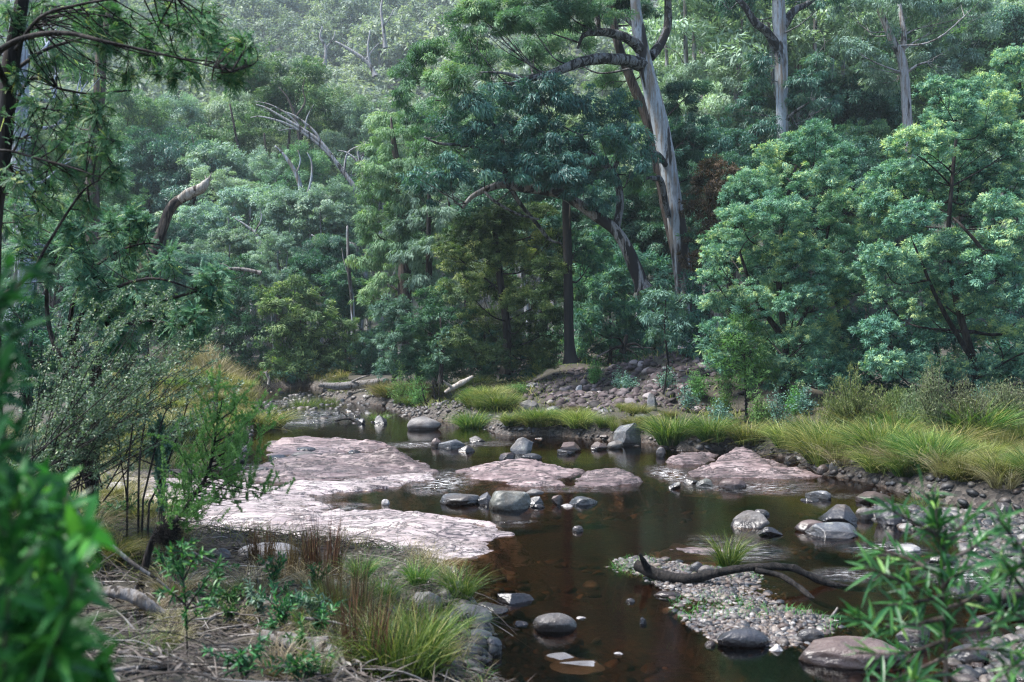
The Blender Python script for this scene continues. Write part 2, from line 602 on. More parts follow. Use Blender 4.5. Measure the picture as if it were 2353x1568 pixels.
# bark and wood
M['bark_gum'] = barkmat('gum_bark', (.24, .275, .31), (.16, .135, .115), (.03, .028, .028), .455, 1.7, .17)
M['bark_limb'] = barkmat('limb_bark', (.13, .14, .15), (.08, .07, .065), (.018, .017, .017), .5, 5, .3)
M['bark_pale'] = barkmat('pale_gum_bark', (.27, .28, .30), (.18, .155, .14), (.035, .032, .032), .43, 2.5, .14)
M['bark_dark'] = barkmat('dark_bark', (.035, .033, .032), (.026, .02, .017), (.009, .008, .008), .5, 5, .2)
M['bark_burnt'] = barkmat('burnt_bark', (.014, .014, .015), (.024, .021, .019), (.26, .19, .14), .33, 1.6, .16, 0)
M['bark_brown'] = barkmat('brown_bark', (.085, .072, .066), (.055, .042, .034), (.014, .012, .011), .45, 4, .15)
M['wood_grey'] = barkmat('weathered_wood', (.17, .162, .158), (.10, .085, .072), (.02, .017, .015), .42, 6, .25)
M['wood_white'] = barkmat('bleached_wood', (.30, .285, .26), (.20, .17, .14), (.035, .03, .027), .42, 5, .2)
M['char'] = barkmat('charred_wood', (.012, .011, .011), (.022, .019, .017), (.006, .006, .006), .45, 9, .3)
# stone
M['rock_grey'] = rockmat('grey_stone', [(.3, (.022, .024, .028)), (.5, (.058, .062, .07)), (.72, (.135, .135, .137))], rough=.5, lichen=(.17, .17, .155))
M['rock_dark'] = rockmat('dark_stone', [(.3, (.011, .012, .015)), (.5, (.028, .029, .035)), (.72, (.066, .066, .072))], spot=.15, rough=.5)
M['rock_brown'] = rockmat('brown_stone', [(.3, (.025, .016, .015)), (.5, (.062, .042, .038)), (.72, (.13, .098, .085))], spot=.2, rough=.5)
M['rock_warm'] = rockmat('warm_grey_stone', [(.3, (.035, .032, .031)), (.5, (.085, .078, .075)), (.72, (.175, .165, .155))], rough=.55)
M['rock_pale'] = rockmat('pale_stone', [(.3, (.14, .13, .125)), (.5, (.26, .245, .24)), (.72, (.42, .40, .39))], rough=.5, wet=True)
M['rock_olive'] = rockmat('olive_stone', [(.3, (.035, .036, .03)), (.5, (.085, .087, .074)), (.72, (.16, .165, .15))], rough=.5, lichen=(.2, .21, .2))
M['shelf_pale_sheen'] = rockmat('pale_sheen_shelf_rock', [(.3, (.145, .11, .107)), (.5, (.30, .248, .242)), (.7, (.45, .39, .385))], rough=.44, scale=1.3, strata=True, spec=.6, wet=True, bumpd=.02)  # pale rock, base raised so the colour carries the wet sky sheen
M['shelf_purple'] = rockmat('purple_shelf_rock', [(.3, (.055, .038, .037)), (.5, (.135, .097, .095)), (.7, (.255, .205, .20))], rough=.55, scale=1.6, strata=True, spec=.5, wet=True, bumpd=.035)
PEB = [(0, (.014, .014, .016)), (.2, (.03, .033, .04)), (.34, (.075, .05, .04)), (.46, (.07, .068, .068)), (.58, (.13, .095, .072)), (.7, (.11, .112, .12)), (.82, (.2, .16, .13)), (.93, (.22, .205, .195)), (1, (.34, .32, .30))]
M['pebble'] = tonemat('pebbles', PEB, .5, .45, 60)
M['cobble'] = tonemat('cobbles', [(p, tuple(round(q * .55, 4) for q in c)) for p, c in PEB], .5, .45, 60)
M['bed_stone'] = tonemat('bed_stones', [(0, (.01, .006, .004)), (.4, (.035, .02, .012)), (.7, (.09, .05, .028)), (1, (.2, .13, .08))], .6, .3)
M['rubble'] = tonemat('rubble', [(0, (.014, .011, .012)), (.35, (.04, .028, .029)), (.6, (.07, .048, .05)), (.85, (.12, .1, .105)), (1, (.25, .22, .22))], .7, .3, 30)
M['litter'] = tonemat('litter', [(0, (.018, .014, .012)), (.4, (.055, .042, .034)), (.7, (.12, .10, .088)), (1, (.30, .28, .26))], .75)
# ------------------------------------------------------------------ the land
def poly(pts):
    return np.array([on(x, y)[:2] for x, y in pts])


def sd(x, y, P):
    """signed distance to polygon P, negative inside"""
    q = np.stack([x.ravel(), y.ravel()], 1)
    d2 = np.full(len(q), 1e18)
    ins = np.zeros(len(q), bool)
    n = len(P)
    for i in range(n):
        a, b = P[i], P[(i + 1) % n]
        e = b - a
        w = q - a
        t = np.clip((w @ e) / max(e @ e, 1e-12), 0, 1)
        c = w - t[:, None] * e
        d2 = np.minimum(d2, (c ** 2).sum(1))
        cr = ((a[1] <= q[:, 1]) != (b[1] <= q[:, 1]))
        den = b[1] - a[1]
        if abs(den) > 1e-12:
            ins ^= cr & (q[:, 0] < a[0] + (q[:, 1] - a[1]) / den * e[0])
    d = np.sqrt(d2)
    return np.where(ins, -d, d).reshape(x.shape)


WATER = np.concatenate([poly([(1100, 1568), (1135, 1500), (1140, 1450), (1090, 1400), (1050, 1340), (960, 1310), (800, 1300), (640, 1290), (480, 1275),
              (400, 1230), (335, 1180), (280, 1135), (235, 1103), (420, 1092), (540, 1072), (570, 1040), (575, 1000), (600, 965),
              (600, 935), (575, 905), (620, 893), (700, 888), (745, 893), (742, 912), (800, 922), (880, 932), (960, 962), (1100, 975), (1150, 1000),
              (1290, 1003), (1400, 1012), (1500, 1018), (1560, 1035), (1700, 1036), (1820, 1052), (1880, 1088), (1990, 1108),
              (2080, 1135), (2150, 1155), (2353, 1180), (2600, 1200)]),
    np.array([[9.5, 11.0], [9.0, 7.0], [6.0, 4.6], [2.2, 4.3], [.7, 5.2]])])
BAR = poly([(1392, 1298), (1440, 1280), (1520, 1283), (1600, 1296), (1690, 1298), (1740, 1318), (1772, 1345), (1850, 1382), (1935, 1428), (1905, 1468), (1800, 1488),
            (1665, 1488), (1590, 1462), (1530, 1412), (1540, 1366), (1475, 1335), (1418, 1318)])
SPIT = poly([(1990, 1150), (2120, 1165), (2353, 1185), (2500, 1260), (2500, 1360), (2330, 1340), (2190, 1300), (2200, 1240), (2100, 1220), (2010, 1200)])
SPIT2 = poly([(2190, 1500), (2380, 1440), (2600, 1480), (2600, 1640), (2200, 1640)])

HC = []
for px, py, Y in [(2353, 1050, 16), (2353, 930, 21), (2100, 930, 22), (1900, 940, 23), (1900, 1040, 18.5), (1650, 960, 26), (1700, 1000, 23), (1550, 802, 31), (1450, 830, 32),
                  (1640, 850, 29), (1350, 870, 33), (1250, 905, 34), (1400, 920, 30), (1550, 890, 28), (1250, 960, 27), (1310, 832, 37), (1150, 900, 37), (1000, 905, 39), (1000, 940, 33),
                  (860, 900, 44), (750, 862, 52), (430, 862, 48), (560, 862, 50), (450, 920, 34), (300, 1000, 23), (500, 960, 28), (330, 1080, 17.5), (200, 1240, 9),
                  (330, 1385, 7), (200, 1568, 4.5), (700, 1568, 5.2), (950, 1568, 5.8), (620, 1420, 6.9), (800, 1370, 7.7), (1000, 1460, 7.0), (0, 1120, 8), (0, 930, 13), (150, 960, 15), (450, 1330, 8.2),
                  (2300, 800, 32), (1800, 830, 33), (2000, 760, 44), (300, 830, 60)]:
    HC.append(at(px, py, Y))
HC = np.array(HC + [[0, 0, .6], [-1.5, 1.5, .75], [1.5, 1.5, .45], [-4, 3, 1.1], [4, 3, .3], [0, -8, 1.2], [-8, 6, 1.9], [12, 3, 1.0], [0, 60, 1.2], [-25, 70, 1.2], [12, 60, 2.8], [14, 14, 1.3], [-12, 40, 1.2], [-20, 20, 2.4]])


def idw(x, y):
    q = np.stack([x.ravel(), y.ravel()], 1)
    out = np.empty(len(q))
    for s in range(0, len(q), 40000):
        k = q[s:s + 40000]
        d2 = ((k[:, None] - HC[None, :, :2]) ** 2).sum(2)
        sc = .02 + .0008 * (k ** 2).sum(1)[:, None]
        w = 1 / (d2 + sc) ** 1.6
        out[s:s + 40000] = (w * HC[None, :, 2]).sum(1) / w.sum(1)
    return out.reshape(x.shape)


def sstep(a, b, v):
    t = np.clip((v - a) / (b - a), 0, 1)
    return t * t * (3 - 2 * t)


def hill(x, y):
    u = x / (np.abs(y) + 1)
    y0 = 118 + (40 - 118) * sstep(-.02, .26, u)
    r = np.maximum(0, y - y0)
    k = .58 - .12 * sstep(-.02, .26, u)
    h = k * (np.sqrt(r * r + 900) - 30) * np.where(r > 0, 1, 0)
    return np.minimum(h, 190)


def ground(x, y):
    x = np.asarray(x, float)
    y = np.asarray(y, float)
    d = sd(x, y, WATER)
    p = np.stack([x, y, x * 0], -1)
    H = np.maximum(.06, idw(x, y)) + .05 * fbm(p * .9, 3, 3) + .03 * fbm(p * 4, 3, 8)
    up = np.maximum(0, d)
    z = H * (1 - np.exp(-up / np.maximum(.25, .75 * H))) + .02
    bed = -.04 - .3 * (1 - np.exp(d / .9)) + .02 * fbm(p * 3, 3, 4)
    z = np.where(d > 0, z, bed)
    for P, top in ((BAR, .034), (SPIT, .05), (SPIT2, .05)):
        b = sd(x, y, P) + .16 * fbm(p * 1.7, 3, 14)
        z = np.maximum(z, np.where(b < 0, top * (1 - np.exp(b / .35)) - .015 + .03 * fbm(p * 2.5, 2, 12), -1))
    hh = hill(x, y)
    z = z + hh + np.where(hh > 2, 4 * fbm(p * .02, 3, 6), 0)
    return z


def gz(x, y):
    return float(ground(np.array([x]), np.array([y]))[0])


def hit(px, py):
    """where the sight line through (px, py) meets the ground"""
    Y = np.geomspace(3, 70, 500)
    z = EYE + (HOR - py) / FOC * Y
    g = np.maximum(ground((px - MID) / FOC * Y, Y), 0)
    k = np.where(g >= z)[0]
    Y = Y[k[0]] if len(k) else 70
    return at(px, py, Y)


def build_land():
    ys = [-9.0]
    while ys[-1] < 620:
        ys.append(ys[-1] + max(.07, .011 * abs(ys[-1])) * (1 if ys[-1] > 2 else 4))
    ys = np.array(ys)
    us = np.linspace(-1.0, 1.0, 420)
    U, Y = np.meshgrid(us, ys)
    X = U * (np.maximum(Y, 0) * .95 + 7)
    Z = ground(X, Y)
    n, m = Z.shape
    V = np.stack([X, Y, Z], -1).reshape(-1, 3)
    i = np.arange(n - 1)[:, None] * m
    j = np.arange(m - 1)[None]
    Q = np.stack([i + j, i + j + 1, i + m + j + 1, i + m + j], -1).reshape(-1, 4)
    d = sd(X, Y, WATER)
    bar = np.minimum(np.minimum(sd(X, Y, BAR), sd(X, Y, SPIT)), sd(X, Y, SPIT2))
    bed = np.clip(.5 - (Z - .0) / .05, 0, 1) * (d < .3)
    grav = np.where(bar < .1, 1, np.exp(-np.maximum(d, 0) / .45)) * (Z < .5)
    me = mk('ground', V, Q, {'bed': bed.ravel(), 'grav': grav.ravel(), 'far': np.clip((hill(X, Y)).ravel() / 4, 0, 1)}, True)
    m_, t, out = nt('ground')
    pos = t.nodes.new('ShaderNodeNewGeometry').outputs['Position']
    a = noise(t, 1.4, 6, .65, vec=pos)
    b = noise(t, 18, 5, .7, vec=pos)
    vor = N(t, 'ShaderNodeTexVoronoi', Scale=16.0)
    t.links.new(pos, vor.inputs['Vector'])
    sep = t.nodes.new('ShaderNodeSeparateColor')
    t.links.new(vor.outputs['Color'], sep.inputs[0])
    soil = ramp(t, mathn(t, 'ADD', mathn(t, 'MULTIPLY', a, .5), mathn(t, 'MULTIPLY', b, .5)), [(.3, (.010, .009, .006)), (.5, (.032, .028, .018)), (.7, (.075, .062, .044))])
    stn = ramp(t, sep.outputs[0], [(0, (.012, .011, .011)), (.5, (.042, .034, .031)), (1, (.11, .095, .085))])
    bedc = ramp(t, mathn(t, 'ADD', mathn(t, 'MULTIPLY', a, .7), mathn(t, 'MULTIPLY', sep.outputs[0], .3)), [(.3, (.006, .0035, .002)), (.5, (.022, .0125, .007)), (.7, (.065, .038, .021))])
    farc = ramp(t, noise(t, .12, 4, .6, vec=pos), [(.3, (.02, .03, .024)), (.7, (.05, .05, .042))])
    c = mixc(t, attr(t, 'grav'), soil, stn)
    c = mixc(t, attr(t, 'far'), c, farc)
    c = mixc(t, attr(t, 'bed'), c, bedc)
    p = N(t, 'ShaderNodeBsdfPrincipled', Roughness=.85)
    t.links.new(c, p.inputs['Base Color'])
    t.links.new(bump(t, mathn(t, 'ADD', b, mathn(t, 'MULTIPLY', vor.outputs['Distance'], attr(t, 'grav'))), .9, .04), p.inputs['Normal'])
    t.links.new(p.outputs[0], out.inputs[0])
    kind(obj('ground', me, m_), 'structure')

    # the stream: one clear brown sheet, ruffled where it runs over rock
    ys = [3.6]
    while ys[-1] < 75:
        ys.append(ys[-1] + max(.05, .009 * ys[-1]))
    ys = np.array(ys)
    us = np.linspace(-.62, .9, 300)
    U, Y = np.meshgrid(us, ys)
    X = U * (Y + 4)
    n, m = X.shape
    rif = np.zeros(X.shape)
    for px, py, rx, ry, s in RIFFLES:
        c = on(px, py)
        w = rx / FOC * c[1]
        h = abs(on(px, py - ry)[1] - c[1])
        rif = np.maximum(rif, s * np.exp(-(((X - c[0]) / w) ** 2 + ((Y - c[1]) / h) ** 2) ** 1.5))
    p = np.stack([X, Y, X * 0], -1)
    rif *= np.clip(.75 + .8 * fbm(p * 2.2, 3, 31), 0, 1.2)
    Z = .006 * fbm(p * np.array([1.2, 2.2, 1]), 2, 40) * .3 + rif * .03 * fbm(p * np.array([3, 7, 1]), 3, 44)
    V = np.stack([X, Y, Z], -1).reshape(-1, 3)
    i = np.arange(n - 1)[:, None] * m
    j = np.arange(m - 1)[None]
    Q = np.stack([i + j, i + j + 1, i + m + j + 1, i + m + j], -1)
    ok = (ground(X, Y)[:-1, :-1] < .12)
    Q = Q[ok]
    me = mk('stream', V, Q.reshape(-1, 4), {'riffle': rif.ravel()}, True)
    m_, t, out = nt('stream_water')
    pos = t.nodes.new('ShaderNodeNewGeometry').outputs['Position']
    fine = noise(t, 9, 4, .6, vec=pos, stretch=(.8, 2.4, 1))
    chop = noise(t, 22, 4, .65, vec=pos, stretch=(.55, 1.9, 1))
    rf = attr(t, 'riffle')
    h = mathn(t, 'ADD', mathn(t, 'MULTIPLY', fine, .025), mathn(t, 'MULTIPLY', mathn(t, 'MULTIPLY', chop, rf), 1.0))
    nb = bump(t, h, 1.0, .055)
    fr = N(t, 'ShaderNodeFresnel', IOR=1.33)
    t.links.new(nb, fr.inputs['Normal'])
    gl = N(t, 'ShaderNodeBsdfGlossy', Roughness=.03)
    t.links.new(nb, gl.inputs['Normal'])
    tr = t.nodes.new('ShaderNodeBsdfTransparent')
    tr.inputs[0].default_value = (.40, .29, .20, 1)
    mx = t.nodes.new('ShaderNodeMixShader')
    t.links.new(fr.outputs[0], mx.inputs[0])
    t.links.new(tr.outputs[0], mx.inputs[1])
    t.links.new(gl.outputs[0], mx.inputs[2])
    # broken water: sky glints painted diffuse white where the ruffles are strongest
    glint = t.nodes.new('ShaderNodeBsdfDiffuse')
    glint.inputs[0].default_value = (.85, .85, .85, 1)
    spk = noise(t, 15, 4, .7, vec=pos, stretch=(.4, 1.8, 1))
    f = mathn(t, 'MULTIPLY', ramp(t, spk, [(.52, (0, 0, 0)), (.63, (1, 1, 1))]), mathn(t, 'MULTIPLY', mathn(t, 'POWER', rf, 1.5), 1.0), True)
    m2 = t.nodes.new('ShaderNodeMixShader')
    t.links.new(f, m2.inputs[0])
    t.links.new(mx.outputs[0], m2.inputs[1])
    t.links.new(glint.outputs[0], m2.inputs[2])
    t.links.new(m2.outputs[0], out.inputs[0])
    kind(obj('stream', me, m_), 'structure')


RIFFLES = [(1015, 1108, 55, 22, 1.0), (700, 962, 90, 18, .8), (650, 925, 60, 10, .5), (1540, 1090, 40, 16, 1.0), (1680, 1085, 110, 8, .5), (1730, 1120, 150, 14, .45), (1700, 1262, 90, 22, .6),
           (1650, 1250, 60, 20, .6), (980, 1022, 90, 6, .7), (1120, 1020, 60, 5, .5), (2240, 1330, 90, 40, .7), (2300, 1480, 70, 25, .7), (2030, 1262, 80, 14, .6), (1940, 1320, 60, 14, .5), (780, 1165, 60, 8, .4), (560, 1180, 160, 50, .5),
           (860, 1045, 60, 5, .6), (600, 1072, 50, 6, .6), (1300, 1125, 130, 6, .4), (1960, 1140, 60, 6, .4), (1180, 1200, 40, 3, .6)]


def shelf(name, label, pts, top, mat, seed, cell=.04, humps=(), step=.04, pools=0.0):
    P = poly(pts)
    c = P.mean(0)
    lo, hi = P.min(0) - .3, P.max(0) + .3
    xs = np.arange(lo[0], hi[0], cell)
    ys = np.arange(lo[1], hi[1], cell * 1.3)
    X, Y = np.meshgrid(xs, ys)
    p = np.stack([X, Y, X * 0], -1)
    d = -sd(X, Y, P) + .22 * fbm(p * 2.2, 3, seed) + .08 * fbm(p * 7, 2, seed + 2)
    # a pile of thin worn slabs, each with its own broken outline, cut by joints
    q = p @ np.array([[.80, .35, 0], [-.25, .9, 0], [0, 0, 1]])
    dm = max(.3, float(np.percentile(d[d > 0], 92)))
    nl = max(2, int(round(top / step)))
    tilt = fbm(q * .35, 2, seed + 3)
    Z = -.02 + .5 * np.clip(d / .12, 0, 1) * step
    for k in range(nl):
        off = (k + .4) / nl * dm * .72
        f = d - off + dm * .42 * fbm(q * np.array([.7, 2.1, 1]) + 3.7 * k, 3, seed + 6 + k) + .10 * fbm(q * np.array([3, 7, 1]), 3, seed + 20 + k)
        Z += step * sstep(-.012, .05, f) * (.75 + .5 * tilt) + .25 * step * np.clip(f / .5, 0, 1)
    for hx, hy, rx, ry, hh in humps:
        h0 = on(hx, hy)
        w = rx / FOC * h0[1]
        l = ry / FOC * h0[1] * 2.2
        g = hh * np.exp(-(((X - h0[0]) / w) ** 2 + ((Y - h0[1]) / l) ** 2)) * np.clip(d * 3, 0, 1)
        g = g + .04 * fbm(q * np.array([2, 6, 1]), 3, seed + 31) * np.clip(g / .1, 0, 1)
        gs = g / step
        Z += step * (np.floor(gs) + sstep(.0, .3, gs - np.floor(gs)))
    jt = np.abs(fbm(q * np.array([.9, 1.7, 1]) + 2, 3, seed + 40))
    Z -= (.018 + .5 * step) * np.exp(-(jt / .035) ** 2) * np.clip(d * 4, 0, 1)
    Z += 2.6 * step * (fbm(q * np.array([1.2, 3.0, 1]), 3, seed + 60) + .1) * np.clip(d * 3, 0, 1) + .010 * fbm(p * np.array([5, 9, 1]), 3, seed + 8) + (.006 + .12 * step) * fbm(p * 14, 2, seed + 9)
    if pools:
        Z -= pools * sstep(.12, .3, fbm(q * np.array([.8, 2.6, 1]) + 11, 4, seed + 50)) * np.clip(d * 2, 0, 1)
    Z = np.where(d < 0, np.maximum(-.35, d * 1.2 - .02), Z)
    n, m = Z.shape
    V = np.stack([X - c[0], Y - c[1], Z], -1).reshape(-1, 3)
    i = np.arange(n - 1)[:, None] * m
    j = np.arange(m - 1)[None]
    Q = np.stack([i + j, i + j + 1, i + m + j + 1, i + m + j], -1).reshape(-1, 4)
    dd = np.maximum.reduce([d.ravel()[Q[:, k]] for k in range(4)])
    Q = Q[dd > -.3]
    use = np.unique(Q)
    mp = np.zeros(len(V), int)
    mp[use] = np.arange(len(use))
    o = obj(name, mk(name, V[use], mp[Q], None, True), mat, None, (c[0], c[1], 0))
    return tag(o, label, 'rock')


def build_shelves():
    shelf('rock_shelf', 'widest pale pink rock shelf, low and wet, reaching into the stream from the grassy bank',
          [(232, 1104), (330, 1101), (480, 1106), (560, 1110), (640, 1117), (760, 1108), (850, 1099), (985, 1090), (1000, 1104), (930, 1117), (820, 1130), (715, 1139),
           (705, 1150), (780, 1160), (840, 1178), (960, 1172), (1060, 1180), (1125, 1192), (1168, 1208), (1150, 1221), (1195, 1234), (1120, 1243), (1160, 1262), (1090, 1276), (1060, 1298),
           (1000, 1310), (900, 1300), (800, 1292), (700, 1290), (600, 1277), (450, 1268), (370, 1225), (320, 1180), (262, 1132)], .085, M['shelf_pale_sheen'], 21, .03, [(950, 1230, 130, 24, .04)], .034, .07)
    shelf('rock_shelf', 'purple layered rock shelf with a tall mossy hump at its right end',
          [(548, 1090), (600, 1066), (690, 1050), (800, 1047), (860, 1042), (940, 1052), (985, 1068), (1000, 1092), (900, 1103), (800, 1106), (700, 1112), (620, 1112), (545, 1106)],
          .08, M['shelf_purple'], 33, .028, [(895, 1074, 50, 16, .26), (720, 1075, 60, 14, .08)], .038)
    shelf('rock_shelf', 'narrow reddish rock shelf lying upstream of the purple one, edged with small stones',
          [(590, 1028), (640, 1008), (720, 1003), (800, 1010), (900, 1020), (925, 1030), (860, 1039), (740, 1046), (620, 1046)], .07, M['shelf_purple'], 37, .035, [(660, 1028, 40, 9, .12), (850, 1026, 30, 7, .08)], .03)
    shelf('rock_island', 'long knobbly purple rock island in the middle of the stream',
          [(1058, 1084), (1100, 1072), (1160, 1066), (1250, 1066), (1330, 1076), (1352, 1084), (1312, 1092), (1295, 1106), (1300, 1118), (1230, 1124), (1150, 1117), (1075, 1104)],
          .09, M['shelf_purple'], 41, .025, [(1190, 1083, 55, 14, .12), (1245, 1098, 40, 10, .05)], .036)
    shelf('rock_island', 'low whale-backed pinkish rock beside the long purple island',
          [(1305, 1108), (1340, 1090), (1400, 1084), (1450, 1092), (1492, 1108), (1440, 1115), (1370, 1119), (1315, 1118)], .07, M['shelf_purple'], 45, .025, [(1400, 1100, 45, 10, .08)], .03)
    shelf('rock_outcrop', 'big sloping purple outcrop under the grass of the far right bank',
          [(1574, 1086), (1630, 1066), (1680, 1056), (1760, 1056), (1850, 1082), (1884, 1093), (1800, 1100), (1700, 1099), (1600, 1096)], .13, M['shelf_purple'], 49, .03, [(1700, 1070, 50, 14, .20), (1650, 1085, 60, 10, .04)], .043)
    shelf('rock_outcrop', 'small flat purple rock at the water line left of the sloping outcrop',
          [(1522, 1062), (1560, 1048), (1632, 1045), (1640, 1058), (1600, 1066), (1550, 1068)], .12, M['shelf_purple'], 53, .035, [(1600, 1055, 30, 8, .05)], .035)
    shelf('rock_slab', 'red-brown slab just awash upstream of the tussock on the gravel bar',
          [(1490, 1262), (1560, 1246), (1660, 1250), (1690, 1268), (1640, 1285), (1540, 1288)], .02, M['shelf_purple'], 57, .03, (), .01, .03)
# ------------------------------------------------------------------ trees that stand out one by one
def pix(blobs, Y, dy=2.0, seed=0, squash=1.0):
    """crown blobs (px, py, radius px[, depth offset]) -> (x, y, z, r)"""
    r = R(seed)
    out = []
    for b in blobs:
        y = b[3] if len(b) > 3 else Y + r.uniform(-dy, dy)
        c = at(b[0], b[1], y)
        out.append([*c, b[2] / FOC * y * squash])
    return np.array(out)


def pline(pts, Y, n=5):
    """(px, py[, depth offset]) -> smooth world path"""
    return spline([at(p[0], p[1], Y + (p[2] if len(p) > 2 else 0)) for p in pts], n)


def tree(name, label, cat, base, stem, rad, blobs, leaf, bark, seed, limbs=(), group=None, sides=10, lump=.16, auto=True, lo=.25, crown_name='crown', limb_bark=None):
    """thing > trunk, limb..., branches, crown.  stem: world path; limbs: (path, radii)"""
    base = np.asarray(base, float)
    t = empty(name, base, label, cat, group)
    n = len(stem)
    rr = np.interp(np.linspace(0, 1, n), np.linspace(0, 1, len(rad)), rad)
    b = addtube(Bag(), stem, rr, sides, lump, seed, .5, .35)
    tk = obj('trunk', b.mesh('trunk', base, True), bark, t)
    for k, (p, q) in enumerate(limbs):
        l = addtube(Bag(), p, q, 8, .2, seed + 7 + k)
        obj('limb', l.mesh('limb', base, True), limb_bark or bark, tk)
    if auto and len(blobs):
        br = Bag()
        allp, allr = [stem], [rr]
        for p, q in limbs:
            allp.append(p[len(p) // 3:])
            qq = np.interp(np.linspace(0, 1, len(p)), np.linspace(0, 1, len(q)), q)
            allr.append(qq[len(p) // 3:])
        allp = np.concatenate(allp)
        limbs_to(br, allp, np.concatenate(allr), blobs, seed, lo=np.arange(len(allp)) < n * lo)
        obj('branches', br.mesh('branches', base, True), limb_bark or bark, t)
    if len(blobs):
        f = Bag()
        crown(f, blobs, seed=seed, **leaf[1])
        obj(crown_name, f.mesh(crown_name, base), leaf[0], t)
    return t


GUM = dict(L=.16, W=.03, cover=1.65, sub=.30, droop=.7, flat=.75, lower=.35, tip=.25)
GUMF = dict(L=.34, W=.09, cover=1.5, sub=.30, droop=.5, flat=.75, lower=.4, tip=.25)
WAT = dict(L=.078, W=.019, cover=1.8, sub=.165, gap=3.4, droop=-.15, flat=.75, lower=.5, tip=.45, tvar=.32)
SHR = dict(L=.16, W=.045, cover=1.5, sub=.26, droop=.1, flat=.85, lower=.7, tip=.4)


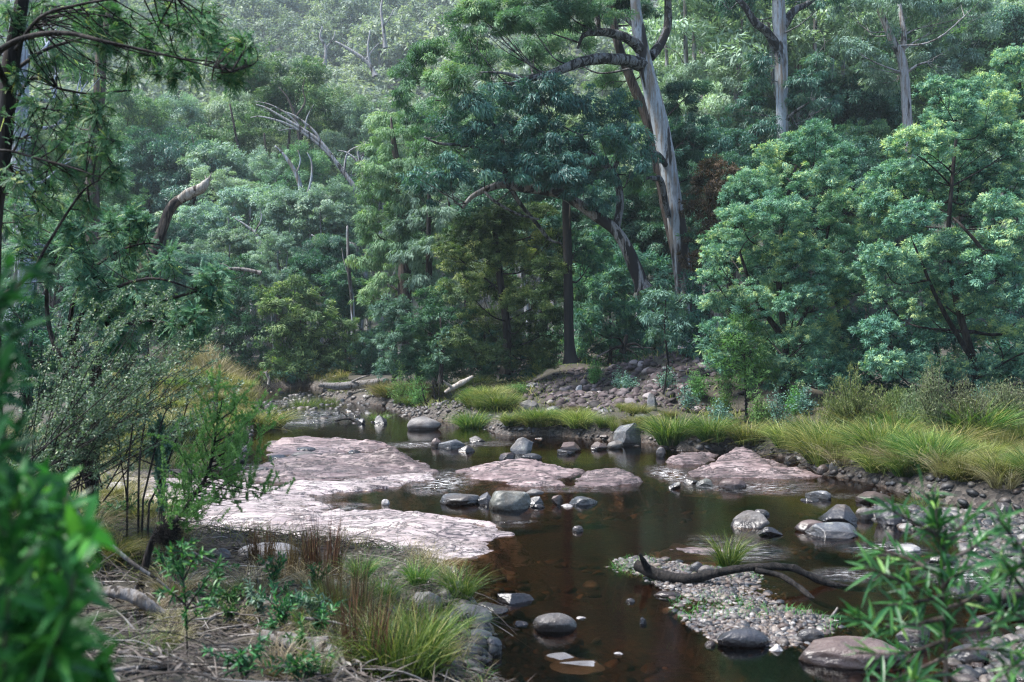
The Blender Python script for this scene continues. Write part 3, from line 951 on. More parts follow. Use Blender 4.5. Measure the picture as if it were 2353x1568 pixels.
def build_heroes():
    # --- the great gum with the pale trunk
    Y = 33
    st = pline([(1588, 800), (1578, 700), (1566, 600), (1554, 500), (1538, 400), (1520, 300), (1500, 220), (1484, 150), (1470, 80), (1462, 20), (1455, -60), (1450, -160)], Y)
    base = at(1588, 800, Y)
    limbs = [(pline([(1482, 150), (1440, 138, -.6), (1390, 134, -1.2), (1340, 140, -1.6), (1295, 158, -2), (1255, 172, -2.2), (1205, 182, -2.4), (1178, 190, -2.6)], Y), [.24, .19, .18, .15, .13, .10, .05]),
             (pline([(1205, 182, -2.4), (1160, 168, -2.6), (1110, 165, -3)], Y), [.08, .05, .02]),
             (pline([(1478, 118), (1450, 92, -.4), (1410, 76, -.8), (1365, 74, -1.2), (1340, 82, -1.3), (1328, 110, -1.5)], Y), [.21, .17, .15, .12, .07, .04]),
             (pline([(1372, 75, -1.2), (1372, 40, -1), (1355, 0, -1), (1345, -50, -1)], Y), [.11, .09, .07]),
             (pline([(1496, 130), (1518, 100, .4), (1534, 60, .6), (1536, 10, .8), (1530, -60, 1)], Y), [.18, .15, .13, .10]),
             (pline([(1465, 60), (1430, 35, .4), (1395, 30, .6)], Y), [.14, .10, .05]),
             (pline([(1536, 500, -.2), (1520, 418, -.5), (1505, 410, -.9), (1487, 409, -1.1)], Y), [.10, .10, .09, .05]),
             (pline([(1530, 380, -.2), (1515, 356, -.6), (1490, 345, -.9)], Y), [.10, .08, .03])]
    bl = pix([(955, 178, 48), (1005, 130, 55), (1075, 95, 60), (1145, 62, 55), (1215, 60, 65), (1300, 40, 60), (1385, 30, 45), (925, 222, 34), (1030, 200, 60), (1120, 150, 60, 34.5), (1215, 135, 62, 34.8),
              (1310, 120, 55, 34.8), (1395, 190, 48, 35.2), (1435, 250, 45, 35), (965, 295, 48), (985, 345, 40), (1290, -20, 60), (1180, 10, 60), (1400, -60, 70), (1500, -90, 70), (1580, -60, 60), (1100, 30, 45),
              (1430, 330, 40), (1470, 420, 35)], Y - 1.2, 1.8, 5)
    tree('gum_tree', 'tallest gum tree, broad pale grey trunk and long dark limb reaching over the stream', 'tree', base, st, [.33, .32, .31, .30, .29, .28, .28, .26, .22, .17, .13, .09], bl,
         (M['gum_mid'], GUM), M['bark_gum'], 11, limbs, sides=14, lump=.12, lo=.62, limb_bark=M['bark_limb'])
    # its dark twin trunk behind
    st = pline([(1600, 780), (1560, 600), (1530, 470), (1512, 380), (1490, 280), (1450, 180), (1420, 100), (1400, 0), (1390, -80)], Y + 1.3)
    tree('gum_tree', 'brown shadowed gum trunk leaning close behind the tallest pale one', 'tree', at(1600, 780, Y + 1.3), st, [.24, .22, .2, .17, .14, .09],
         pix([(1420, -20, 60), (1360, -80, 70), (1470, 30, 40), (1540, 330, 45), (1590, 300, 50), (1600, 380, 45), (1570, 230, 45), (1600, 440, 45)], Y + 2.5, 1, 3), (M['gum_dark'], GUM), M['bark_brown'], 12, lo=.3)
    # --- leaning gum with the dark hanging crown
    Y = 31.5
    st = pline([(1480, 665), (1462, 620), (1440, 570), (1414, 530), (1375, 500), (1330, 470), (1295, 448), (1250, 438), (1200, 432), (1155, 424), (1115, 436), (1085, 452), (1062, 478)], Y)
    limbs = [(pline([(1414, 528), (1424, 480, .2), (1422, 430, .3), (1408, 395, .3), (1380, 370, .2), (1350, 345, 0), (1335, 310, 0)], Y), [.14, .13, .11, .09, .05]),
             (pline([(1408, 395, .3), (1425, 360, .5), (1440, 330, .6)], Y), [.08, .06, .03]),
             (pline([(1172, 426), (1160, 395, -.2), (1140, 360, -.3), (1155, 330, -.2), (1150, 300, 0)], Y), [.12, .10, .08, .05]),
             (pline([(1172, 430), (1200, 475, .4), (1235, 515, .7), (1262, 550, 1), (1290, 560, 1)], Y), [.08, .07, .06, .03]),
             (pline([(1110, 438), (1140, 465, -.3), (1190, 492, -.2), (1240, 505, 0)], Y), [.05, .05, .03]),
             (pline([(1150, 300), (1090, 250, -.2), (1040, 235, -.4), (1000, 230, -.5)], Y), [.06, .05, .03, .02]),
             (pline([(1140, 365), (1080, 335, -.4), (1010, 330, -.6), (975, 315, -.7)], Y), [.07, .05, .03])]
    bl = pix([(1085, 240, 58), (1160, 232, 62), (1250, 228, 62), (1335, 250, 60), (1415, 268, 50), (1120, 310, 60), (1205, 310, 65), (1295, 325, 62), (1385, 325, 52), (1450, 310, 42), (1035, 400, 52),
              (1110, 372, 55), (1205, 390, 55), (1295, 395, 52), (1000, 430, 45), (1440, 390, 45), (1340, 445, 40), (1375, 470, 30), (1035, 290, 40), (1200, 265, 50), (1490, 360, 35), (960, 410, 30)], Y - .6, 1.2, 8)
    gl = dict(GUM)
    gl['W'] = .04
    tree('gum_tree', 'leaning gum with twisting dark boughs and a hanging blue-green crown above the slope', 'tree', at(1480, 665, Y), st, [.24, .21, .19, .17, .16, .15, .14, .12, .09, .05], bl,
         (M['gum_dark'], gl), M['bark_lean'], 21, limbs, sides=12, lo=.35, limb_bark=M['bark_limb'])
    # --- straight burnt trunk
    Y = 32.5
    st = pline([(1313, 835), (1308, 780), (1306, 700), (1305, 600), (1302, 500), (1302, 440), (1305, 380)], Y)
    tree('burnt_tree', 'straight black burnt trunk with a bare pale patch at its foot', 'tree', at(1313, 835, Y), st, [.22, .17, .16, .15, .14, .13, .10],
         pix([(1330, 560, 35), (1270, 520, 35), (1370, 590, 40)], Y + 2, .5, 2), (M['shrub'], SHR), M['bark_burnt'], 31, lo=.4)
    # --- weeping column gum
    Y = 40
    st = pline([(925, 790), (930, 600), (920, 450), (905, 330), (898, 270)], Y)
    bl = pix([(893, 285, 38), (925, 330, 50), (875, 350, 42), (915, 410, 60), (868, 450, 48), (935, 480, 55), (870, 540, 50), (925, 570, 60), (852, 610, 42), (895, 650, 50), (975, 500, 48), (960, 430, 52), (880, 400, 50),
              (845, 690, 35), (955, 630, 48), (1000, 560, 40), (990, 610, 45), (900, 720, 40), (850, 500, 30), (990, 400, 40)], Y, 1.6, 4)
    g2 = dict(GUM, droop=1.0, L=.20, W=.036, tip=.2)
    tree('weeping_gum_tree', 'full weeping gum draped to the ground in bright green hanging leaves', 'tree', at(925, 790, Y), st, [.3, .24, .14, .03], bl, (M['gum_bright'], g2), M['bark_brown'], 41, lo=.1)
    bl = pix([(965, 450, 40), (1010, 500, 45), (955, 520, 42), (1000, 580, 45), (945, 590, 40), (1030, 450, 36), (985, 650, 40)], Y - 2.5, .8, 4)
    tree('gum_tree', 'grey-green young gum in front of the weeping gum, left of the olive wattle', 'tree', at(990, 790, Y - 2.5), pline([(990, 790), (985, 600), (985, 430)], Y - 2.5), [.16, .12, .05], bl, (M['gum_blue'], g2), M['bark_dark'], 43, lo=.1)
    # --- olive wattle
    Y = 34
    st = pline([(1160, 860), (1165, 760), (1150, 650), (1140, 560), (1135, 500)], Y)
    wo = dict(WAT, L=.11, W=.028, sub=.2)
    bl = pix([(1040, 560, 42), (1075, 525, 46), (1125, 515, 48), (1180, 520, 50), (1235, 505, 45), (1275, 555, 48), (1050, 600, 42), (1110, 590, 55), (1185, 600, 60), (1255, 630, 55), (1070, 665, 48), (1140, 675, 60),
              (1220, 700, 60), (1100, 740, 52), (1180, 770, 60), (1265, 740, 45), (1060, 790, 40), (1130, 820, 45), (1230, 820, 50), (1280, 680, 36), (1130, 550, 50), (1030, 580, 25), (1155, 490, 35)], Y, 1.5, 6)
    tree('wattle_tree', 'dense olive and yellow-green wattle left of the black burnt trunk', 'tree', at(1160, 860, Y), st, [.16, .13, .08], bl, (M['wattle_olive'], wo), M['bark_dark'], 51, lo=.1)
    # --- silver wattles on the right
    Y = 25
    st = pline([(1800, 930), (1805, 800), (1790, 650), (1800, 500), (1830, 380)], Y)
    bl = pix([(1735, 430, 55), (1790, 395, 55), (1845, 340, 52), (1890, 420, 60), (1705, 510, 55), (1660, 555, 42), (1780, 500, 70), (1870, 520, 65), (1690, 600, 55), (1775, 600, 65), (1860, 620, 65), (1635, 640, 35),
              (1720, 690, 55), (1645, 700, 40), (1945, 470, 55), (1950, 570, 60), (1935, 370, 50), (1800, 690, 60), (1890, 700, 58), (1760, 770, 50), (1850, 780, 55), (1680, 770, 40), (1690, 450, 35), (1880, 310, 40),
              (1640, 590, 30), (1960, 660, 50), (1770, 350, 32), (1820, 440, 55), (1900, 790, 40), (1700, 850, 45), (1760, 850, 50), (1830, 855, 50), (1900, 860, 45), (1660, 830, 35), (1940, 760, 50), (1650, 760, 38), (1950, 840, 40), (1840, 700, 55), (1740, 560, 50), (1830, 570, 50), (1920, 640, 45)], Y, 1.5, 7)
    W1 = dict(WAT)
    tree('silver_wattle_tree', 'feathery silver wattle, nearer the pale gum trunk, its foliage blue-green almost throughout', 'tree', at(1800, 930, Y), st, [.10, .08, .06, .03], bl, (M['wattle'], W1), M['bark_dark'], 61, lo=.1, lump=.1,
         limbs=[(pline([(1805, 800), (1850, 720, .3), (1890, 600, .6), (1910, 480, .6)], Y), [.06, .05, .03]), (pline([(1803, 780), (1740, 690, -.4), (1700, 580, -.6)], Y), [.08, .06, .03])])
    Y = 22.5
    st = pline([(2230, 950), (2240, 850), (2200, 700), (2180, 560), (2190, 400), (2200, 300)], Y)
    bl = pix([(2055, 420, 62), (2125, 340, 66), (2190, 265, 58), (2270, 330, 70), (2335, 420, 65), (2055, 520, 70), (2150, 450, 70), (2245, 480, 75), (2330, 550, 70), (2065, 620, 65), (2160, 590, 70), (2260, 630, 70),
              (2345, 690, 62), (2120, 710, 60), (2210, 720, 62), (2300, 770, 55), (2150, 200, 35), (2225, 215, 40), (2080, 330, 45), (2020, 470, 42), (2020, 590, 45), (2140, 790, 40), (2400, 480, 70), (2400, 620, 70),
              (2190, 400, 60), (2290, 250, 50), (2350, 330, 55), (2200, 650, 50), (2030, 680, 40), (2400, 780, 60), (2080, 845, 48), (2160, 850, 48), (2250, 850, 48), (2330, 850, 48), (2020, 760, 48), (2030, 830, 42), (2400, 850, 50), (2180, 330, 45), (2100, 500, 50), (2200, 560, 50), (2280, 560, 50), (2120, 400, 50), (2230, 400, 50), (2300, 480, 50), (2140, 660, 45), (2340, 620, 50), (2260, 700, 50)], Y, 1.5, 9)
    tree('silver_wattle_tree', 'biggest silver wattle at the right edge, creamy yellow growth on its tips', 'tree', at(2230, 950, Y), st, [.11, .08, .05, .03], bl, (M['wattle'], dict(WAT, tip=.62)), M['bark_dark'], 63, lo=.1, lump=.1,
         limbs=[(pline([(2500, 820), (2400, 740, -.5), (2310, 640, -1.2), (2230, 540, -1.4), (2190, 500, -1.2)], Y), [.07, .06, .04, .02]), (pline([(2235, 830), (2160, 700, -.4), (2100, 560, -.6)], Y), [.06, .045, .02])])
    Y = 30
    bl = pix([(2325, 140, 42), (2352, 200, 55), (2300, 215, 42), (2390, 150, 50), (2270, 190, 30), (2330, 270, 50), (2400, 260, 60)], Y, 1, 3)
    tree('silver_wattle_tree', 'silver wattle top showing above the biggest one, upper right corner', 'tree', at(2400, 780, Y), pline([(2400, 780), (2380, 500), (2350, 250), (2340, 130)], Y), [.14, .1, .04], bl, (M['wattle'], dict(WAT, tip=.55)), M['bark_dark'], 64, lo=.5)
    # --- dark blackwoods that shade the ground under the wattles
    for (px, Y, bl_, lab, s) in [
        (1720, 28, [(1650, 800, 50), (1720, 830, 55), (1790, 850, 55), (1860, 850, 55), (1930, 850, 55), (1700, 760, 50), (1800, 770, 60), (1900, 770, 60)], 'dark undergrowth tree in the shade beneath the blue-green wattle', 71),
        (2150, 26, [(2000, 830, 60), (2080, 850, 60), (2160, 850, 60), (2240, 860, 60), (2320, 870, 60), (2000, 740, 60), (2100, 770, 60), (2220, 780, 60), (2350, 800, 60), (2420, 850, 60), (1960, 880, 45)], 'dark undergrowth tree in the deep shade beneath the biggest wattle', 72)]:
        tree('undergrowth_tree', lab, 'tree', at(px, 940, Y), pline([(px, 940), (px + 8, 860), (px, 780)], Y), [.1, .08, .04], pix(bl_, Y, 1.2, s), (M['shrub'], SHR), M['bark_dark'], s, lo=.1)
    # --- right background gums
    Y = 43
    st = pline([(1806, 620), (1806, 480), (1800, 340), (1798, 240), (1797, 160), (1793, 80), (1790, 20), (1788, -60), (1780, -140)], Y)
    limbs = [(pline([(1793, 120), (1765, 75, -.4), (1735, 50, -.8), (1712, 15, -1), (1680, -20, -1.2)], Y), [.22, .18, .14, .09]),
             (pline([(1800, 60), (1825, 25, .3), (1860, 5, .5), (1900, -30, .6)], Y), [.22, .18, .12, .08]),
             (pline([(1803, 280), (1830, 255, -.5), (1860, 235, -1)], Y), [.10, .07, .03])]
    bl = pix([(1690, 0, 45), (1740, -30, 50), (1850, -30, 55), (1910, -20, 45), (1650, -20, 40), (1745, 150, 34), (1740, 200, 34), (1850, 190, 38), (1890, 150, 36), (1830, 240, 34), (1700, 330, 45), (1760, 300, 36), (1855, 310, 38),
              (1720, 250, 40), (1900, 250, 36)], Y, 2, 4)
    tree('gum_tree', 'gum with a straight ribbon-barked grey trunk rising behind the wattles', 'tree', at(1806, 620, Y), st, [.30, .28, .26, .26, .28, .28, .25, .18], bl, (M['gum_dark'], dict(GUMF, L=.22, W=.042, droop=.9)), M['bark_gum'], 81, limbs, sides=12, lump=.14, lo=.4, limb_bark=M['bark_limb'])
    Y = 47
    st = pline([(2110, 520), (2092, 400), (2088, 320), (2084, 250), (2080, 180), (2072, 130), (2050, 90), (2030, 40), (2000, -20)], Y)
    limbs = [(pline([(2072, 130), (2078, 80, .3), (2070, 20, .5), (2060, -60, .6)], Y), [.16, .12, .08]), (pline([(2080, 170), (2108, 150, -.3), (2130, 142, -.4)], Y), [.08, .06, .03])]
    bl = pix([(1985, 60, 48), (2040, 20, 55), (2110, 30, 55), (2170, 60, 55), (2220, 20, 50), (2000, 140, 45), (2150, 120, 48), (2210, 130, 42), (1950, 20, 45), (2260, 70, 45), (2180, 180, 38), (1960, 110, 38), (2100, -30, 60), (2020, 190, 35), (2250, 0, 45)], Y, 2.2, 14)
    tree('gum_tree', 'blue-leaved gum with one smooth white trunk above the wattles', 'tree', at(2110, 520, Y), st, [.26, .24, .22, .21, .17, .12], bl, (M['gum_blue'], dict(GUMF, L=.22, W=.05, cover=1.2, droop=.8)), M['bark_pale'], 83, limbs, sides=12, lo=.5)
    # --- brown bush and little gum over the rubble
    Y = 30
    bl = pix([(1640, 390, 34), (1680, 400, 26), (1620, 430, 38), (1655, 450, 34), (1600, 480, 34), (1635, 500, 34), (1610, 545, 32), (1590, 600, 28)], Y + 2, .7, 4)
    tree('brown_bush', 'rusty brown fine-leaved bush between the pale gum and the wattle', 'bush', at(1630, 800, Y + 2), pline([(1630, 800), (1625, 600), (1635, 420)], Y + 2), [.08, .06, .03], bl, (M['shrub_brown'], dict(SHR, L=.12, W=.03)), M['bark_dark'], 91, lo=.2)
    bl = pix([(1500, 690, 26), (1530, 680, 28), (1555, 710, 26), (1490, 730, 24), (1525, 735, 30), (1560, 745, 26), (1510, 770, 24), (1545, 775, 22), (1580, 690, 20)], 28.6, .4, 4)
    tree('gum_sapling', 'pale blue-green gum sapling standing on top of the stony slope', 'sapling', at(1538, 905, 28.6), pline([(1538, 905), (1535, 830), (1527, 760), (1530, 690)], 28.6), [.04, .03, .015], bl, (M['shrub_blue'], dict(GUM, L=.16, W=.04, cover=1.0, droop=.6)), M['bark_dark'], 93, lo=.3)
    bl = pix([(1710, 715, 20), (1700, 745, 26), (1725, 760, 26), (1690, 790, 32), (1730, 810, 34), (1680, 840, 34), (1650, 820, 26), (1720, 870, 34), (1760, 850, 30), (1670, 880, 28)], 24, .5, 4)
    tree('wattle_sapling', 'bright green young wattle at the foot of the blue-green wattle', 'sapling', at(1715, 960, 24), pline([(1715, 960), (1712, 850), (1708, 715)], 24), [.03, .025, .01], bl, (M['herb'], dict(WAT, L=.11, W=.02, cover=.8, tip=.3)), M['bark_dark'], 94, lo=.1)
    # --- bushes on the left of the dark wood
    for (px, base_y, Y, bl_, mat, lab, lf, s) in [
        (690, 880, 46, [(675, 680, 45), (640, 720, 40), (725, 720, 50), (690, 760, 50), (640, 790, 42), (730, 800, 50), (780, 760, 40), (620, 700, 25), (600, 670, 18), (690, 830, 40), (770, 830, 40), (630, 840, 32)], 'wattle_olive', 'round olive-topped wattle bush right behind the far tussocks', dict(SHR, L=.2, W=.05), 101),
        (790, 880, 52, [(790, 650, 45), (740, 640, 45), (820, 720, 45), (840, 790, 40), (850, 850, 35), (790, 700, 45), (700, 620, 40)], 'shrub', 'dark green tree between the olive bush and the weeping gum', dict(SHR, L=.22, W=.05), 102),
        (905, 880, 36, [(885, 710, 32), (920, 715, 34), (900, 750, 36), (940, 760, 34), (880, 790, 34), (925, 800, 36), (895, 840, 34)], 'shrub_blue', 'pale teal bush below the weeping gum', dict(SHR, L=.13, W=.03), 103),
        (1000, 890, 35, [(985, 690, 38), (1030, 680, 38), (960, 740, 36), (1000, 740, 40), (1045, 735, 38), (975, 800, 38), (1030, 800, 40), (1000, 850, 40), (950, 850, 34)], 'shrub', 'mixed green bush between the teal bush and the olive wattle', dict(SHR, L=.14, W=.03), 104),
        (1012, 880, 33.5, [(1010, 730, 14), (1005, 755, 17), (1018, 775, 18), (1003, 800, 18), (1012, 825, 18)], 'shrub_blue', 'slim ice-blue sapling standing against the dark bushes', dict(SHR, L=.12, W=.045, tip=.5), 105),
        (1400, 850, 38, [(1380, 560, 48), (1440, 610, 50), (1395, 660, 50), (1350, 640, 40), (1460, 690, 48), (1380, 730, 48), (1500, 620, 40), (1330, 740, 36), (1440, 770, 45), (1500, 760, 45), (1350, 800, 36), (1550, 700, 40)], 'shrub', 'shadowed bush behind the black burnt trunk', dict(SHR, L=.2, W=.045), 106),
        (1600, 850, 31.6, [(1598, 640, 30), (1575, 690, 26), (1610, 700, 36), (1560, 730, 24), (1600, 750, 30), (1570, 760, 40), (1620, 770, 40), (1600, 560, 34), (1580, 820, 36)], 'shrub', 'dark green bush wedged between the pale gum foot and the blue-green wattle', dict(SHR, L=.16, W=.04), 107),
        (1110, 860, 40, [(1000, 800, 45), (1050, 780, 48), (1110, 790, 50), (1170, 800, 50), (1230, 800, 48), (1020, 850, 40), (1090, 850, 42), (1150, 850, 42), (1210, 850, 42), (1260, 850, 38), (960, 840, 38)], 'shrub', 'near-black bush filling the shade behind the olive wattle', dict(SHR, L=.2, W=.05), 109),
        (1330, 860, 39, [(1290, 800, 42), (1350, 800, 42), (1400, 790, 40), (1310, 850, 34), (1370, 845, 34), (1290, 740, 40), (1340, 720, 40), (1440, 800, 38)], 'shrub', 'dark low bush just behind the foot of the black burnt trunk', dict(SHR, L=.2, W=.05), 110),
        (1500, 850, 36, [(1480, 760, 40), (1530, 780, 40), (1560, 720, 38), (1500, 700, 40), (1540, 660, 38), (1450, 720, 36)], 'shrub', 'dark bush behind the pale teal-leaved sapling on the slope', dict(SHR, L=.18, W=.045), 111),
        (800, 880, 55, [(700, 830, 45), (760, 850, 45), (820, 830, 45), (880, 850, 45), (660, 860, 36), (850, 780, 40)], 'shrub', 'dark low bush along the shaded bank left of the weeping gum', dict(SHR, L=.22, W=.055), 112),
        (530, 880, 50, [(520, 640, 40), (480, 690, 40), (560, 690, 42), (520, 740, 45), (470, 760, 40), (570, 760, 42), (520, 810, 42), (460, 820, 40), (580, 820, 36), (420, 780, 40), (400, 720, 40), (560, 620, 35)], 'shrub', 'dark green thicket above the straw-coloured mound', dict(SHR, L=.22, W=.05), 108)]:
        b = at(px, base_y, Y)
        tree('bush' if s not in (105,) else 'gum_sapling', lab, 'bush' if s != 105 else 'sapling', b, pline([(px, base_y), (px + 4, base_y - 70), (px, base_y - 150)], Y), [.08, .06, .03], pix(bl_, Y, 1.1, s), (M[mat], lf), M['bark_dark'], s, lo=.1)


# ------------------------------------------------------------------ gums of the grove and of the hillside
def gum_proto(seed, h, rad, lf, mat, bark, fork=.35, nb=16, lean=(0, 0), blob=(1.6, 2.7)):
    r = R(seed)
    top = np.array([lean[0], lean[1], h * .66])
    st = spline([(0, 0, -1), (.1 * lean[0], .1 * lean[1], h * .2), (.45 * lean[0] + r.normal(0, .3), .45 * lean[1] + r.normal(0, .3), h * .42), top], 6)
    bl = []
    for k in range(nb):
        a = k * 2.399 + r.uniform(-.3, .3)
        q = math.sqrt((k + .5) / nb)
        zz = h * (.98 - .36 * q * q - (.22 if k % 3 == 2 else 0)) + r.uniform(-.6, .6)
        bl.append([lean[0] + math.cos(a) * rad * q, lean[1] + math.sin(a) * rad * q, zz, r.uniform(*blob)])
    bl = np.array(bl)
    bl[:, 2] -= np.maximum(0, bl[:, 2] + bl[:, 3] * .8 - h)
    limbs = []
    for k in range(6):
        a = k * 1.05 + r.uniform(-.5, .5)
        e = np.array([lean[0] + math.cos(a) * rad * .55, lean[1] + math.sin(a) * rad * .55, h * r.uniform(.70, .85)])
        s = st[r.integers(9, 16)]
        limbs.append((spline([s, (s + e) / 2 + np.array([math.cos(a), math.sin(a), -.5]) * .6, e], 6), [.16, .12, .06]))
    t = empty('gum_tree', (0, 0, 0), '', 'tree')
    b = addtube(Bag(), st, [.30, .26, .22, .15], 9, .15, seed)
    for p, q in limbs:
        addtube(b, p, q, 7, .15, seed)
    obj('trunk', b.mesh('trunk', None, True), bark, t)
    br = Bag()
    limbs_to(br, np.concatenate([st] + [p for p, q in limbs]), np.concatenate([np.full(len(st), .14)] + [np.full(len(p), .08) for p, q in limbs]), bl, seed, lo=.5)
    obj('branches', br.mesh('branches', None, True), bark, t)
    f = Bag()
    crown(f, bl, seed=seed, **lf)
    obj('crown', f.mesh('crown'), mat, t)
    return t


def build_grove():
    lf = dict(L=.24, W=.09, cover=1.25, gap=4.6, sub=.24, droop=.05, flat=.62, lower=.12, tip=.4, tvar=.2, upn=1.6)
    P = {'blue': gum_proto(201, 22, 5.0, lf, M['gum_blue'], M['bark_gum'], lean=(1.0, 0)),
         'pale': gum_proto(202, 20, 4.6, lf, M['gum_pale'], M['bark_pale'], lean=(-1.5, .5), nb=14),
         'green': gum_proto(203, 21, 5.0, lf, M['gum_mid'], M['bark_brown'], lean=(1.5, .5), nb=15),
         'teal': gum_proto(204, 14, 4.4, dict(lf, lower=.6), M['gum_blue'], M['bark_pale'], nb=24, blob=(1.2, 1.8)),
         'dark': gum_proto(205, 16, 4.5, dict(lf, lower=.6), M['gum_dark'], M['bark_dark'], nb=22)}
    HT = {'blue': 22, 'pale': 20, 'green': 21, 'teal': 14, 'dark': 16}
    used = set()
    # px, py of the top, distance, kind, width factor, label
    G = [(335, 200, 92, 'green', .9, 'rounded green gum, leftmost in the row of billowing crowns below the hill'),
         (425, 212, 98, 'blue', .85, 'billowing blue-green gum, second from the left in the row below the hill'),
         (520, 235, 105, 'pale', .9, 'pale loose-crowned gum behind the gap between two rounded green ones'),
         (645, 132, 88, 'green', .95, 'tall green gum whose crown stands highest in the left grove'),
         (765, 185, 92, 'pale', .8, 'pale domed gum right of the highest crown in the left grove'),
         (830, 215, 84, 'blue', .7, 'blue-grey gum tucked against the weeping column of leaves'),
         (580, 205, 112, 'pale', .8, 'yellowish pale gum behind the left shoulder of the highest crown'),
         (300, 335, 84, 'green', 1.0, 'green gum with spreading tiers below the leftmost rounded crown'),
         (400, 310, 82, 'dark', .9, 'dark-leaved gum above the broken bleached snag'),
         (500, 330, 80, 'teal', .9, 'grey-green gum right of the broken snag'),
         (600, 345, 78, 'blue', .8, 'blue-green gum under the long leaning pale trunk'),
         (720, 330, 76, 'green', .8, 'green gum crossed by the leaning pale trunks'),
         (460, 385, 72, 'pale', 1.0, 'pale rounded gum directly behind the tip of the broken snag'),
         (570, 425, 70, 'teal', 1.0, 'soft teal gum crown low in the middle of the left grove'),
         (690, 430, 66, 'teal', 1.0, 'silvery teal gum with many small domes near the weeping gum'),
         (770, 415, 64, 'blue', .9, 'blue-grey gum overhanging the dark trees left of the weeping gum'),
         (235, 385, 86, 'green', 1.0, 'far left green gum seen through the overhanging wattle'),
         (270, 470, 68, 'teal', 1.0, 'low teal gum left of the snag, behind the near bushes'),
         (380, 500, 62, 'dark', 1.0, 'dark low gum round the foot of the snag'),
         (520, 520, 60, 'teal', .9, 'low blue-green gum right of the snag foot above the thicket'),
         (630, 530, 58, 'blue', .9, 'low blue gum above the olive wattle bush'),
         (760, 540, 56, 'dark', .9, 'dark gum filling the shade left of the weeping gum'),
         (450, 580, 56, 'dark', 1.1, 'dark gum in the shade above the thicket'),
         (150, 330, 60, 'green', 1.1, 'olive gum behind the overhanging wattle at the left edge'),
         (60, 250, 54, 'pale', 1.0, 'pale gum at the left edge behind the blue-barked trunk'),
         (110, 500, 50, 'green', 1.0, 'low green gum at the left edge behind the feathery bush'),
         (240, 600, 46, 'dark', 1.0, 'dark low gum behind the fine-leaved bush on the left bank'),
         (1250, 300, 48, 'dark', 1.0, 'dark gum behind the hanging crown of the leaning gum'),
         (1080, 230, 50, 'green', 1.0, 'green gum behind the weeping gum and the leaning gum'),
         (1420, 420, 44, 'dark', .9, 'dark gum behind the bare boughs of the leaning gum'),
         (1620, 140, 52, 'pale', .8, 'pale green domed gum right of the tallest gum'),
         (1690, 200, 56, 'pale', .8, 'pale feathery gum between the tallest gum and the ribbon-barked one'),
         (1600, 280, 44, 'dark', .8, 'dark gum close behind the pale trunk of the tallest gum'),
         (1680, 350, 40, 'dark', .8, 'dark gum above the rusty brown bush'),
         (1930, 180, 54, 'dark', .9, 'dark gum between the ribbon-barked gum and the white-trunked one'),
         (1990, 280, 46, 'green', .8, 'green gum below the white-trunked gum'),
         (2190, 150, 58, 'green', .9, 'olive gum right of the white-trunked gum'),
         (2300, 30, 62, 'dark', .9, 'dark gum in the upper right corner'),
         (1900, 300, 42, 'dark', .8, 'dark gum peeping over the blue-green wattle')]
    r = R(77)
    for px, py, Y, k, w, lab in G:
        x = (px - MID) / FOC * Y
        z0 = gz(x, Y)
        h = EYE + (HOR - py) / FOC * Y - z0
        s = h / HT[k]
        s = (s * w * r.uniform(.9, 1.1), s * w * r.uniform(.9, 1.1), s)
        rz = r.uniform(0, 6.28)
        if k in used:
            dup(P[k], (x, Y, z0), rz, s, lab)
        else:
            used.add(k)
            P[k].location = (x, Y, z0)
            P[k].rotation_euler.z = rz
            P[k].scale = s
            P[k]['label'] = lab
    # white and leaning bare trunks in the grove
    def bare(lab, Y, stem, rad, limbs, bark='bark_pale', name='bare_tree'):
        tree(name, lab, 'tree', at(stem[0][0], stem[0][1], Y), pline(stem, Y), rad, [], None, M[bark], int(stem[0][0]), [(pline(p, Y), q) for p, q in limbs], auto=False, lump=.12)
    bare('long grey leaning bare trunk crossing the left grove', 74, [(880, 560), (850, 480), (815, 430), (780, 385), (740, 330), (700, 300), (650, 270), (612, 248), (588, 240)], [.21, .19, .16, .14, .11, .07, .04],
         [([(740, 330), (720, 300), (680, 268), (640, 252)], [.12, .09, .04]), ([(720, 312), (680, 296), (640, 300)], [.1, .07, .03]), ([(700, 300), (705, 270), (720, 240)], [.08, .05, .02]), ([(790, 395), (800, 350), (840, 330)], [.1, .07, .04]), ([(815, 430), (770, 370), (720, 322), (660, 285), (600, 268), (575, 270)], [.16, .14, .11, .09, .06, .03]), ([(690, 292), (660, 262), (620, 240), (585, 232)], [.07, .06, .04, .02]), ([(850, 480), (840, 420), (830, 370), (850, 340)], [.12, .1, .06, .03])])
    bare('forked bare trunk below the long leaning one', 70, [(705, 560), (700, 500), (695, 450), (680, 400), (655, 360), (632, 335)], [.22, .2, .17, .13, .06], [([(698, 470), (714, 420), (716, 375), (705, 350)], [.13, .1, .07, .03]), ([(680, 400), (690, 370), (684, 345)], [.07, .05, .03])], 'bark_gum')
    bare('thin white sapling trunk standing in the dark left of the weeping gum', 48, [(812, 780), (810, 700), (803, 640), (800, 580), (798, 520)], [.11, .10, .09, .08, .05], [([(803, 640), (790, 600), (785, 570)], [.04, .03, .01])], 'bark_gum')
    bare('crooked white bough arching over the dark trees', 56, [(820, 600), (816, 566), (780, 562), (740, 570), (720, 590), (706, 604), (700, 625)], [.16, .15, .13, .1, .08, .05], [([(735, 572), (725, 548), (716, 540)], [.07, .04])])
    bare('grey fallen bough stretching level above the olive bush', 44, [(600, 628), (565, 620), (530, 618), (490, 626), (440, 632)], [.09, .08, .06, .02], [([(530, 618), (515, 608), (500, 606)], [.03, .02, .01]), ([(565, 620), (556, 634), (540, 640)], [.03, .02, .01])], 'wood_grey', 'dead_bough')
